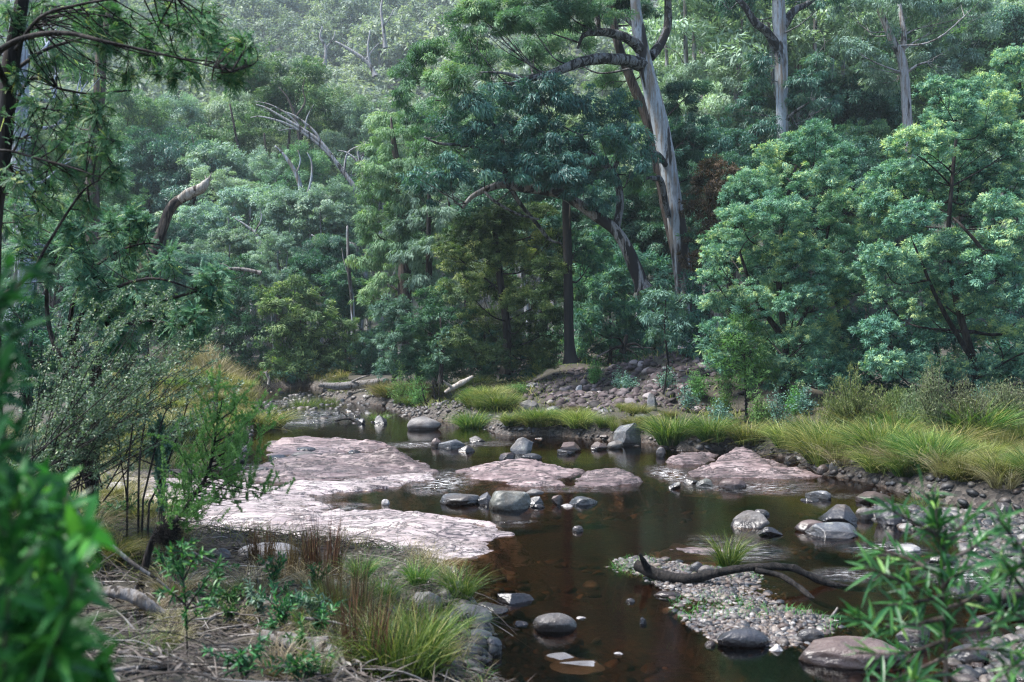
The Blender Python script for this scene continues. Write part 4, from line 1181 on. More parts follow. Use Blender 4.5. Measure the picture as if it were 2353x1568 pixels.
    bare('white forked bare gum on the hillside above the grove', 150, [(862, 175), (850, 150), (830, 132), (800, 112), (770, 95)], [.4, .34, .28, .14], [([(850, 150), (845, 110), (850, 70)], [.25, .18, .1]), ([(838, 140), (860, 110), (875, 95)], [.2, .12, .07])])
    bare('slim white bare gum highest on the hillside', 170, [(885, 110), (880, 60), (875, 20), (880, -10)], [.35, .3, .22, .12], [([(880, 60), (895, 40), (905, 20)], [.16, .08])])
    bare('white bare gum trunk on the hill left of centre', 160, [(745, 150), (748, 110), (735, 85), (740, 60)], [.3, .26, .18, .1], [([(748, 112), (765, 88), (770, 70)], [.16, .08])])
    bare('pair of white upright trunks behind the tallest gum', 60, [(1640, 330), (1645, 260), (1640, 200), (1655, 120)], [.3, .26, .2, .1], [([(1642, 230), (1622, 170), (1620, 120)], [.18, .12, .06])])
    bare('dark curving trunk under the rounded green crowns of the left grove', 80, [(480, 470), (470, 430), (455, 395), (430, 365), (405, 345)], [.2, .18, .15, .11, .05], [([(462, 410), (440, 400), (415, 398), (395, 405)], [.1, .08, .05, .02]), ([(440, 375), (445, 340), (440, 310)], [.08, .06, .03])], 'bark_brown')
    bare('dark forked trunk holding up the tallest crown of the left grove', 80, [(690, 340), (685, 300), (675, 260), (660, 225), (640, 200)], [.16, .14, .12, .09, .04], [([(678, 270), (700, 235), (695, 205), (700, 180)], [.09, .07, .05, .02])], 'bark_brown')
    bare('white crooked gum branch beside the weeping gum', 58, [(838, 430), (835, 400), (828, 372), (822, 345), (838, 325)], [.12, .11, .09, .06, .03], [([(832, 385), (815, 365), (795, 350), (775, 345)], [.08, .07, .05, .02]), ([(826, 360), (845, 352), (860, 355)], [.05, .04, .02])])
    bare('pale bare bough low in the middle of the left grove', 60, [(600, 560), (585, 535), (560, 515), (535, 500)], [.10, .09, .06, .02], [([(585, 535), (600, 505), (598, 480)], [.06, .04, .02])])
    bare('grey bare bough stretching left of the broken snag', 58, [(300, 560), (280, 545), (255, 535), (225, 540), (200, 548)], [.14, .12, .10, .07, .03], [([(270, 540), (262, 560), (245, 575)], [.06, .04, .02])], 'wood_grey')
    # the broken snag
    Y = 27
    tree('dead_snag', 'broken dead tree, black below and bleached white at its bent tip', 'tree', at(318, 640, Y), pline([(318, 640), (345, 590), (365, 545), (385, 490), (408, 462), (440, 443), (462, 432), (478, 412)], Y), [.19, .155, .145, .14, .13, .12, .10, .03], [], None,
         M['bark_snag'], 301, [(pline([(440, 443), (446, 458), (444, 468)], Y), [.07, .02]), (pline([(340, 600), (300, 560), (250, 545), (210, 550)], Y + 1), [.08, .06, .04, .02])], auto=False, lump=.3, sides=12)
    tip = addtube(Bag(), pline([(412, 459), (430, 447), (445, 440), (462, 433), (472, 422), (480, 409)], Y - .02), [.11, .145, .135, .125, .10, .025], 12, .35, 318)
    for e, w in (((486, 396), .03), ((470, 403), .025), ((490, 408), .02)):
        addtube(tip, np.array([at(474, 420, Y - .02), at((474 + e[0]) / 2 + 1, (420 + e[1]) / 2, Y - .03), at(*e, Y)]), [w * 1.6, w, .004], 5, .2, 3)
    obj('bleached_tip', tip.mesh('bleached_tip', at(318, 640, Y), True), M['wood_white'], [o for o in bpy.data.objects if o.name.startswith('dead_snag')][0])['label'] = 'bleached white broken tip'


def build_hill():
    lf = dict(L=.32, W=.11, cover=1.2, sub=.28, droop=.2, flat=.7, lower=.25, tip=.3, upn=1.3)
    P = [gum_proto(211, 17, 3.6, lf, M['gum_pale'], M['bark_pale'], nb=13, blob=(1.2, 1.9)),
         gum_proto(212, 15, 3.4, lf, M['gum_blue'], M['bark_gum'], nb=12, blob=(1.2, 1.9)),
         gum_proto(213, 16, 3.3, lf, M['gum_mid'], M['bark_pale'], nb=12, blob=(1.2, 1.8))]
    names = ['pale grey-green gum among the many on the near hillside above the left grove', 'bluish gum among the many on the near hillside above the left grove', 'olive gum among the many on the near hillside above the left grove']
    names2 = ['pale grey-green gum among the many on the right hand slope behind the wattles', 'bluish gum among the many on the right hand slope behind the wattles', 'olive gum among the many on the right hand slope behind the wattles']
    r = R(5)
    used, n, tries, pts = set(), 0, 0, []
    while n < 165 and tries < 30000:
        tries += 1
        Y = r.uniform(52, 185)
        px = r.uniform(-150, 2500)
        x = (px - MID) / FOC * Y
        u = px / 2353
        if px < 1180 and Y < 112:
            continue
        if px > 1200 and Y > 150:
            continue
        if any((x - a) ** 2 + (Y - b) ** 2 < (3.8 + .012 * Y) ** 2 for a, b in pts):
            continue
        pts.append((x, Y))
        k = int(r.integers(0, 3))
        z = gz(x, Y)
        s = r.uniform(.8, 1.35)
        lab = (names if px < 1150 else names2)[k]
        grp = 'gums on the near hillside' if px < 1150 else 'gums on the right hand slope'
        if k in used:
            o = dup(P[k], (x, Y, z), r.uniform(0, 6.28), (s * 1.05, s, s), lab, grp)
        else:
            used.add(k)
            o = P[k]
            o.location, o['label'], o['group'] = (x, Y, z), lab, grp
        n += 1
    # the far wood, one mass
    protos = []
    for s in range(6):
        rr = R(400 + s)
        f = Bag()
        nb = 9
        bl = []
        for k in range(nb):
            a, q = k * 2.4 + rr.uniform(-.4, .4), math.sqrt((k + .5) / nb)
            bl.append([math.cos(a) * 2.6 * q, math.sin(a) * 2.6 * q, 11.5 - 4 * q * q + rr.uniform(-1, .6), rr.uniform(1.1, 1.8)])
        crown(f, bl, L=.62, W=.30, cover=1.0, sub=.36, seed=s, droop=.3, flat=.8, lower=.3, tip=.2)
        w = Bag()
        st = spline([(0, 0, -1), (.3, 0, 4), (rr.normal(0, .6), rr.normal(0, .6), 10)], 3)
        addtube(w, st, [.3, .22, .08], 5)
        for k in range(3):
            e = np.array(bl[int(rr.integers(0, nb))][:3])
            addtube(w, spline([st[4], (st[4] + e) / 2 + np.array([0, 0, -.6]), e], 2), [.14, .05], 4)
        protos.append((f.arr(), w.arr()))
    fo, wo = Bag(), Bag()
    cnt = 0
    ok = []
    cell = {}
    while cnt < 1050:
        Y = 110 + 330 * r.random() ** 1.1
        px = r.uniform(-150, 1300) if r.random() < .8 else r.uniform(1300, 2500)
        x = (px - MID) / FOC * Y
        if px < 1150 and Y < 165 or px >= 1150 and Y < 135:
            continue
        if EYE + 0 + hill(np.array([x]), np.array([Y]))[0] < 0:
            continue
        key = (int(x // 6.0), int(Y // 6.0))
        if key in cell:
            if r.random() < .97:
                cnt += .02
            continue
        cell[key] = 1
        ok.append((x, Y))
        cnt += 1
    q = np.array(ok)
    zz = ground(q[:, 0], q[:, 1])
    for (x, Y), z in zip(ok, zz):
        (fv, ff, ft), (wv, wf, wt) = protos[int(r.integers(0, 6))]
        a, s = r.uniform(0, 6.28), r.uniform(1.1, 2.1)
        c, d = math.cos(a), math.sin(a)
        rot = np.array([[c, d, 0], [-d, c, 0], [0, 0, 1]]) * s
        big = float(vnoise(np.array([x * .03, Y * .03, 0]), 3))
        fo.add(fv @ rot + [x, Y, z], ff, np.clip(ft * .7 + .15 + .18 * big + r.uniform(-.18, .18), 0, 1))
        wo.add(wv @ rot + [x, Y, z], wf, r.random())
    V, Q, T = fo.arr()
    V2, Q2, T2 = wo.arr()
    me = mk('far_forest', np.concatenate([V, V2]), np.concatenate([Q, Q2 + len(V)]), np.concatenate([T, T2]), False, np.concatenate([np.zeros(len(Q)), np.ones(len(Q2))]))
    kind(obj('far_forest', me, [M['far_leaf'], M['bark_pale']]), 'stuff')


M['far_leaf'] = leafmat('far_leaf', [(0, (.045, .075, .06)), (.35, (.12, .165, .13)), (.6, (.21, .255, .20)), (.85, (.30, .33, .24)), (1, (.40, .39, .29))], rough=.6, spec=.2)
M['bark_snag'] = barkmat('snag_wood', (.05, .042, .038), (.10, .08, .065), (.012, .011, .011), .5, 4, .16)
# ------------------------------------------------------------------ stones
# px centre, py base, width, height (photo pixels), mould, colour, label, z of the ground
ST = [
 (1169, 1173, 104, 50, 'dent', 'olive', 'big olive-grey boulder in mid stream with a scooped bright top', 0),
 (1054, 1162, 98, 34, 'flat', 'grey', 'long low blue-grey boulder left of the scooped one in mid stream', 0),
 (1118, 1160, 60, 42, 'ang', 'dark', 'dark slanting boulder jammed behind the left side of the scooped one', 0),
 (1234, 1161, 42, 24, 'ang', 'grey', 'small grey block under the flat oval stone right of the scooped boulder', 0),
 (1237, 1168, 32, 11, 'round', 'dark', 'little dark stone at the foot of the grey block in mid stream', 0),
 (1280, 1160, 32, 29, 'ang', 'brown', 'upright brown stone standing alone right of the scooped boulder', 0),
 (1340, 1161, 74, 30, 'ang', 'grey', 'angular pale-faced grey boulder, right end of the mid stream row', 0),
 (1302, 1166, 30, 8, 'flat', 'pale', 'flat pale sliver in the water before the mid stream row', 0),
 (885, 1160, 20, 13, 'round', 'pale', 'lone round white stone in the dark pool above the pale shelf', 0),
 (1328, 1222, 26, 14, 'round', 'warm', 'lone tan cobble in the open brown pool below the mid stream row', 0),
 (1034, 1323, 54, 22, 'round', 'warm', 'smooth grey-brown stone at the near tip of the pale shelf', 0),
 (1048, 1381, 76, 44, 'flat', 'grey', 'grey slab leaning behind the bright green tuft on the near bank', .05),
 (1072, 1434, 118, 46, 'round', 'warm', 'long rounded stone, brown-edged, in front of the bright green tuft', .02),
 (1184, 1389, 100, 36, 'ang', 'dark', 'flat-topped dark boulder at the edge of the near bank water', 0),
 (1128, 1413, 90, 30, 'flat', 'warm', 'broad flat pale-topped stone between the long rounded one and the dark flat-topped one', 0),
 (1197, 1438, 36, 15, 'ang', 'dark', 'small dark stone in the water between two near boulders', 0),
 (1275, 1453, 106, 45, 'whale', 'warm', 'smooth brown-grey whaleback boulder alone in the near pool', 0),
 (1130, 1508, 54, 58, 'block', 'dark', 'square dark block standing in the water at the near grass', 0),
 (1096, 1474, 70, 28, 'round', 'grey', 'rounded grey stone tucked behind the square dark block', .03),
 (889, 1377, 62, 40, 'round', 'warm', 'egg-shaped grey boulder half sunk in the near grass', .2),
 (968, 1406, 88, 52, 'flat', 'warm', 'pale slanting slab among the near grass right of the egg-shaped boulder', .12),
 (1300, 1523, 96, 14, 'flat', 'pale', 'upper of two flat white rocks barely breaking the near pool', -.01),
 (1330, 1546, 130, 12, 'flat', 'pale', 'lower and longer of two flat white rocks barely breaking the near pool', -.01),
 (1424, 1508, 26, 10, 'flat', 'pale', 'small flat white rock right of the two barely breaking the near pool', -.01),
 (1364, 1528, 34, 7, 'flat', 'pale', 'white sliver between the two flat rocks in the near pool', -.01),
 (1337, 1422, 26, 7, 'flat', 'pale', 'thin pale stone beside the whaleback boulder', 0),
 (1166, 1055, 42, 22, 'ang', 'brown', 'low brown wedge in front of the pointed boulder', 0),
 (1203, 1044, 62, 40, 'point', 'grey', 'pointed grey boulder rising from the far pool', 0),
 (1222, 1056, 50, 14, 'round', 'dark', 'low dark stone at the right foot of the pointed boulder', 0),
 (1312, 1040, 60, 28, 'block', 'brown', 'dark brown ledge with a grass tuft before it in the far pool', 0),
 (1298, 1046, 50, 14, 'flat', 'dark', 'flat dark rock at the foot of the brown ledge', 0),
 (1038, 1031, 66, 24, 'ang', 'grey', 'pale grey cracked boulder with a brown left shoulder, upstream of the island', 0),
 (1002, 1027, 24, 20, 'round', 'brown', 'brown shoulder stone left of the grey cracked boulder', 0),
 (1073, 1039, 42, 16, 'ang', 'dark', 'dark stone just in front of the grey cracked boulder', 0),
 (1097, 1017, 46, 17, 'ang', 'warm', 'small peaked boulder right of the grey cracked one', 0),
 (1375, 1035, 46, 20, 'ang', 'brown', 'brown stone at the water edge below the great tilted boulder', 0),
 (1520, 1050, 24, 23, 'round', 'dark', 'lone dark round stone in the pool below the right bank tussocks', 0),
 (972, 989, 82, 32, 'whale', 'warm', 'large smooth whaleback boulder in front of the burnt shrub, far pool', 0),
 (1441, 1025, 70, 54, 'tilt', 'grey', 'great tilted grey boulder with a sharp upper edge on the far bank', .02),
 (1415, 1032, 40, 20, 'round', 'warm', 'rounded stone at the left foot of the great tilted boulder', 0),
 (1228, 998, 36, 22, 'block', 'dark', 'dark flat-faced block at the far water edge', .03),
 (1216, 948, 54, 31, 'round', 'warm', 'grey-brown boulder in the far grass with lichen on top', .35),
 (1273, 950, 40, 18, 'round', 'grey', 'low grey boulder in the far grass right of the lichened one', .35),
 (1330, 901, 24, 22, 'ang', 'pale', 'bright white rock on the stony slope', .85),
 (1227, 892, 38, 18, 'ang', 'grey', 'grey rock at the lower left end of the stony slope', .75),
 (1170, 999, 56, 20, 'ang', 'dark', 'dark jumbled boulder at the left end of the far bank stones', 0),
 (870, 975, 40, 20, 'ang', 'dark', 'dark block half hidden by grass in the upper stream', .02),
 (830, 975, 26, 18, 'block', 'dark', 'smaller dark block left of the grass in the upper stream', .02),
 (1732, 1215, 92, 40, 'wedge', 'warm', 'wedge boulder with a sunlit white slope in the right pool', 0),
 (1752, 1186, 40, 17, 'round', 'warm', 'smooth oval stone behind the wedge boulder', 0),
 (1776, 1233, 60, 23, 'wedge', 'dark', 'low dark wedge in front of the white-sloped wedge boulder', 0),
 (1873, 1224, 80, 29, 'round', 'brown', 'brown rounded boulder, left end of the right hand cluster', 0),
 (1926, 1238, 122, 36, 'flat', 'grey', 'broad grey slab in front of the right hand cluster', 0),
 (1941, 1207, 92, 48, 'ang', 'dark', 'faceted blue-black boulder in the middle of the right hand cluster', 0),
 (1991, 1194, 42, 28, 'round', 'warm', 'smooth warm grey boulder between two dark angular ones', 0),
 (2053, 1208, 90, 62, 'crag', 'dark', 'tallest craggy dark boulder of the right hand cluster', 0),
 (2017, 1158, 116, 38, 'ang', 'brown', 'long peaked brown boulder at the back of the right hand cluster', 0),
 (1884, 1148, 66, 22, 'wedge', 'grey', 'slanting grey slab upstream of the right hand cluster', 0),
 (1865, 1153, 46, 10, 'flat', 'dark', 'flat dark stone at the foot of the slanting slab', 0),
 (2130, 1215, 72, 38, 'whale', 'dark', 'dark smooth boulder behind the near wattle sapling tip', 0),
 (1686, 1126, 68, 26, 'round', 'brown', 'rough dark brown boulder near the sloping outcrop', 0),
 (1625, 1117, 50, 27, 'ang', 'olive', 'grey-green boulder by the white riffle at the sloping outcrop', 0),
 (1592, 1112, 40, 12, 'flat', 'warm', 'low flat stone left of the grey-green boulder at the riffle', 0),
 (1552, 1124, 30, 18, 'block', 'grey', 'grey block below the right riffle', 0),
 (1975, 1538, 250, 74, 'whale', 'brown', 'hugest smooth brown boulder, partly hidden by the near wattle sapling', 0),
 (1710, 1489, 124, 44, 'whale', 'dark', 'dark humped boulder at the near edge of the gravel bar', .01),
 (2122, 1488, 100, 58, 'tilt', 'dark', 'tilted slate-dark slab behind the near wattle sapling', 0),
 (2242, 1527, 106, 48, 'round', 'dark', 'dark round boulder right of the near wattle sapling stem', 0),
 (2216, 1222, 58, 34, 'wedge', 'warm', 'leaning grey stone above the sapling tip, right side', .02),
 (2308, 1236, 66, 24, 'round', 'warm', 'low rounded grey stone near the right edge above the sapling', .02),
 (2278, 1326, 66, 32, 'round', 'brown', 'pinkish brown boulder in the riffle at the right edge', 0),
 (2278, 1448, 86, 34, 'wedge', 'warm', 'tan boulder behind the sapling leaves at the right edge', .02),
 (2322, 1186, 68, 36, 'ang', 'dark', 'dark peaked boulder on the cobbles at the right edge', .05),
 (2092, 1268, 64, 18, 'flat', 'pale', 'flat pale stone in the riffle left of the near wattle sapling', 0),
 (2050, 1256, 40, 12, 'flat', 'warm', 'thin flat stone just downstream of the broad grey slab', 0),
 (2185, 1300, 76, 34, 'ang', 'dark', 'dark angular boulder hidden by the upper leaves of the near sapling', 0),
 (2330, 1290, 70, 34, 'whale', 'dark', 'dark smooth boulder at the right edge above the pinkish one', 0),
 (2260, 1275, 50, 24, 'round', 'grey', 'grey boulder between the leaning grey stone and the pinkish boulder', 0),
 (2200, 1368, 60, 24, 'ang', 'warm', 'grey-brown boulder right behind the sapling stem', 0),
 (2335, 1400, 80, 30, 'round', 'dark', 'dark boulder at the right edge behind the second sapling', 0),
 (2320, 1530, 90, 40, 'round', 'grey', 'grey boulder at the bottom right corner', .02),
 (1822, 1067, 38, 24, 'block', 'dark', 'dark block under the overhanging tussocks of the right bank', .05),
 (1895, 1092, 32, 26, 'round', 'brown', 'round brown boulder at the foot of the right bank grass', .03),
 (1924, 1084, 34, 28, 'round', 'warm', 'pale round boulder at the foot of the right bank grass', .08),
 (1925, 1096, 44, 12, 'flat', 'dark', 'flat dark stone in front of the pale round boulder of the right bank', .02),
 (1604, 1322, 38, 34, 'round', 'dark', 'round boulder at the left foot of the tussock on the gravel bar', .06),
 (1625, 1326, 40, 28, 'round', 'warm', 'smaller rounded boulder touching the foot of the tussock on the gravel bar', .06),
 (1633, 1488, 28, 18, 'round', 'brown', 'tan egg-shaped cobble at the near left corner of the gravel bar', .02),
 (1786, 1498, 34, 18, 'flat', 'pale', 'white flat cobble right of the dark humped boulder', .02),
 (1868, 1476, 66, 32, 'round', 'grey', 'speckled grey boulder at the right end of the gravel bar', .02),
 (1536, 1376, 66, 22, 'round', 'brown', 'reddish oval stone at the left side of the gravel bar', .03),
 (1478, 1434, 22, 22, 'ang', 'dark', 'small dark peaked stone in the water left of the gravel bar', 0),
 (1450, 1384, 22, 10, 'round', 'warm', 'little tan stone in the water left of the gravel bar', 0),
 (613, 1288, 152, 44, 'whale', 'pale', 'big pale smooth boulder between the red rushes at the shelf edge', .08),
 (642, 1311, 116, 34, 'whale', 'warm', 'rounded boulder lying against the front of the big pale one', .12),
 (502, 1289, 54, 30, 'round', 'grey', 'blue-grey round boulder at the left of the big pale one', .1),
 (282, 1119, 56, 17, 'round', 'grey', 'rounded grey stone at the upper left corner of the pale shelf', .05),
 (262, 1146, 80, 40, 'flat', 'pale', 'pale slanting slab in the straw at the left end of the shelf', .1),
 (378, 1112, 36, 12, 'round', 'warm', 'small warm stone on the far margin of the pale shelf', .02),
 (695, 1056, 70, 20, 'whale', 'warm', 'smooth grey boulder on the purple shelf', .1),
 (640, 1060, 60, 16, 'flat', 'dark', 'dark flat stone left of the smooth boulder on the purple shelf', .06),
 (600, 1092, 40, 20, 'round', 'grey', 'pale grey boulder at the left end of the purple shelf', .02),
 (575, 1100, 36, 14, 'flat', 'warm', 'flat stone at the very left end of the purple shelf', .02),
 (700, 1040, 52, 14, 'round', 'grey', 'grey stone between the purple shelf and the narrow reddish one', 0),
 (1503, 948, 30, 44, 'block', 'grey', 'tall grey block on the stony slope beside a thin dead stem', .55),
 (1480, 965, 44, 24, 'ang', 'pale', 'pale ragged rock low on the stony slope', .35),
 (1395, 900, 48, 20, 'ang', 'warm', 'warm grey rock half way up the stony slope', .9),
 (1452, 845, 40, 18, 'ang', 'dark', 'dark rock near the crest of the stony slope', 1.6),
 (1365, 915, 44, 22, 'ang', 'brown', 'rust-red rock beside the bright white one on the stony slope', .7),
 (1590, 880, 44, 24, 'ang', 'dark', 'dark rock at the right end of the stony slope', 1.1)]

MOULD = {'round': (dict(cuts=3, rough=.06, cutlo=.8, cuthi=.95), .62), 'whale': (dict(cuts=2, rough=.05, cutlo=.75, cuthi=.95), .55), 'ang': (dict(cuts=20, rough=.06, cutlo=.36, cuthi=.78), .8),
         'flat': (dict(cuts=7, rough=.09, cutlo=.55, cuthi=.85), .8), 'block': (dict(cuts=16, rough=.05, cutlo=.42, cuthi=.62), .8), 'wedge': (dict(cuts=14, rough=.07, cutlo=.36, cuthi=.8), .8),
         'point': (dict(cuts=16, rough=.07, cutlo=.36, cuthi=.75), .8), 'tilt': (dict(cuts=15, rough=.06, cutlo=.38, cuthi=.7), .8), 'crag': (dict(cuts=24, rough=.11, cutlo=.35, cuthi=.75), .8),
         'dent': (dict(cuts=6, rough=.07, cutlo=.7, cuthi=.85, dent=.5), .75)}


def build_stones():
    for i, (px, py, w, h, mould, colr, lab, z) in enumerate(ST):
        kw, dep = MOULD[mould]
        p = on(px, py, z)
        if z > 0:
            p = hit(px, py)
            z = p[2]
        Y = p[1]
        a = w / FOC * Y / 2
        b = a * dep
        tilt = (EYE - z) / Y
        # what is seen of the height: the face plus the foreshortened top
        hz = max(.012, h / FOC * Y - tilt * b * .9) if h / FOC * Y > tilt * b * 1.2 else h / FOC * Y * .45
        sink = .35 * hz + .02
        V, Fc = rock(500 + i * 7, (a, b, (hz + sink) / 2), **kw)
        if mould in ('wedge', 'tilt', 'point'):
            k = {'wedge': .55, 'tilt': -.5, 'point': 0}[mould]
            u = V[:, 0] / a
            top = (V[:, 2] > 0)
            if mould == 'point':
                V[:, 2] *= np.where(top, 1.25 - .95 * np.abs(u + .05), 1)
            else:
                V[:, 2] *= np.where(top, 1 - k * u * .95, 1)
            V[:, 2] *= (hz + sink) / (V[:, 2].max() - V[:, 2].min())
            V[:, 2] -= (V[:, 2].max() + V[:, 2].min()) / 2
        V[:, 2] += (hz - sink) / 2
        me = mk('boulder', V, Fc, None, True)
        name = 'boulder' if w / FOC * Y > .28 else 'stone'
        tag(obj(name, me, M['rock_' + colr], None, (p[0], Y + b, z)), lab, 'boulder' if name == 'boulder' else 'stone')
    # the flat oval stone that lies on the grey block
    V, Fc = rock(900, (.145, .10, .05), cuts=2, rough=.04)
    c = at(1226, 1132, 14.0)
    tag(obj('stone', mk('stone', V, Fc, None, True), M['rock_warm'], None, c), 'flat oval tan stone resting on top of the small grey block', 'stone')

    # look-alike stones along the margins: one of each mould, then copies
    kinds = []
    for k, (mo, colr) in enumerate([('ang', 'dark'), ('round', 'warm'), ('ang', 'brown'), ('flat', 'grey'), ('round', 'grey'), ('block', 'dark'), ('ang', 'warm'), ('flat', 'brown')]):
        V, Fc = rock(950 + k, (.5, .38, .26), level=5, **MOULD[mo][0])
        kinds.append((mk('stone', V, Fc, None, True), M['rock_' + colr], {'dark': 'dark', 'warm': 'warm grey', 'brown': 'brown', 'grey': 'grey'}[colr] + {'ang': ' angular', 'round': ' rounded', 'flat': ' flat', 'block': ' blocky'}[mo]))
    r = R(12)
    first = {}
    ZN = [('along the far bank water edge below the stony slope', [(1130, 985), (1200, 1003), (1300, 1010), (1400, 1018), (1490, 1024), (1560, 1032)], 12, 24, (14, 34)),
          ('at the foot of the right bank tussocks', [(1560, 1040), (1650, 1046), (1740, 1048), (1830, 1066), (1900, 1095), (1990, 1108), (2080, 1135)], 12, 24, (12, 30)),
          ('on the cobble margin at the far right', [(2000, 1150), (2100, 1160), (2200, 1175), (2353, 1190)], 18, 18, (14, 36)),
          ('among the riffles by the right edge', [(2040, 1215), (2130, 1240), (2230, 1290), (2340, 1350)], 34, 24, (16, 40)),
          ('in the stony upper stream beyond the purple shelf', [(590, 985), (660, 955), (740, 940), (820, 955), (900, 965)], 16, 26, (10, 28)),
          ('far up the stream where it narrows', [(560, 905), (640, 900), (720, 905), (830, 925)], 9, 14, (8, 18)),
          ('round the left end of the purple shelf', [(560, 1060), (600, 1045), (680, 1040), (760, 1040), (850, 1040)], 12, 14, (14, 32)),
          ('on the narrow reddish shelf upstream', [(600, 1044), (700, 1042), (800, 1042), (880, 1038)], 9, 20, (12, 34)),
          ('on the stony slope under the leaning gum', [(1240, 900), (1350, 900), (1470, 880), (1580, 870), (1600, 920), (1480, 940), (1380, 950)], 26, 28, (14, 34)),
          ('on the near bank at the water edge', [(1020, 1420), (1060, 1440), (1090, 1470), (1070, 1510), (1030, 1540)], 18, 24, (16, 44)),
          ('between the near boulders and the gravel bar', [(1560, 1400), (1640, 1480), (1760, 1495), (1880, 1490)], 10, 14, (12, 26)),
          ('on the near cobbles at the bottom right', [(2180, 1535), (2250, 1550), (2340, 1500), (2345, 1560)], 22, 18, (20, 50))]
    for zone, line, spread, cnt, (w0, w1) in ZN:
        L = np.array(line, float)
        for _ in range(cnt):
            s = r.uniform(0, len(L) - 1.001)
            i = int(s)
            px, py = L[i] + (L[i + 1] - L[i]) * (s - i)
            px += r.normal(0, spread * 1.2)
            py += r.normal(0, spread * .45)
            if py < HOR + 60:
                continue
            p = hit(px, py)
            z = gz(p[0], p[1])
            w = r.uniform(w0, w1) / FOC * p[1] * r.choice([.6, .8, 1, 1.15])
            k = int(r.integers(0, 8))
            z = max(z, -.02 - .1 * w)
            me, mat, word = kinds[k]
            lab = 'small ' + word + ' stone, one of several ' + zone
            if len(lab.split()) > 16:
                lab = word + ' stone ' + zone
            key = k
            if key in first:
                o = first[key].copy()
                COL.objects.link(o)
            else:
                o = obj('stone', me, mat)
                first[key] = o
            o.location = (p[0], p[1], z + .03 * w)
            o.rotation_euler = (r.normal(0, .15), r.normal(0, .15), r.uniform(0, 6.28))
            o.scale = (w, w, w * r.uniform(.8, 1.3))
            tag(o, lab, 'stone', 'stones ' + zone)


def scatter_rocks(name, pts, sizes, mat, seed, level=2, flat=.6, tone=None, mould=None):
    """countless small stones as one mesh"""
    r = R(seed)
    protos = [rock(seed + 60 + k, (1, .78, flat), level=level, **(mould or dict(cuts=5, rough=.06, cutlo=.6, cuthi=.9))) for k in range(7)]
    Vs, Fs, Ts, n = [], [], [], 0
    which = r.integers(0, 7, len(pts))
    a = r.uniform(0, 6.28, len(pts))
    tilt = r.normal(0, .18, (len(pts), 2))
    tn = np.clip(r.normal(.46, .27, len(pts)), 0, 1) if tone is None else tone
    for k in range(7):
        m = np.where(which == k)[0]
        if not len(m):
            continue
        V, Fc = protos[k]
        c, s = np.cos(a[m])[:, None], np.sin(a[m])[:, None]
        x = V[None, :, 0] * c - V[None, :, 1] * s
        y = V[None, :, 0] * s + V[None, :, 1] * c
        z = V[None, :, 2] + x * tilt[m, 0:1] + y * tilt[m, 1:2]
        W = np.stack([x, y, z], -1) * sizes[m][:, None, None] + pts[m][:, None]
        Vs.append(W.reshape(-1, 3))
        Fs.append((Fc[None] + (np.arange(len(m)) * len(V))[:, None, None] + n).reshape(-1, 3))
        Ts.append(np.repeat(tn[m], len(V)))
        n += len(m) * len(V)
    return kind(obj(name, mk(name, np.concatenate(Vs), np.concatenate(Fs), np.concatenate(Ts), True), mat), 'stuff')


def rand_in(P, n, r, pad=0.0):
    lo, hi = P.min(0) - pad, P.max(0) + pad
    out = []
    while len(out) < n:
        q = r.uniform(lo, hi, (n * 3, 2))
        d = sd(q[:, 0], q[:, 1], P)
        q = q[d < pad * r.random(len(q)) ** 2]
        out += list(q)
    return np.array(out[:n])


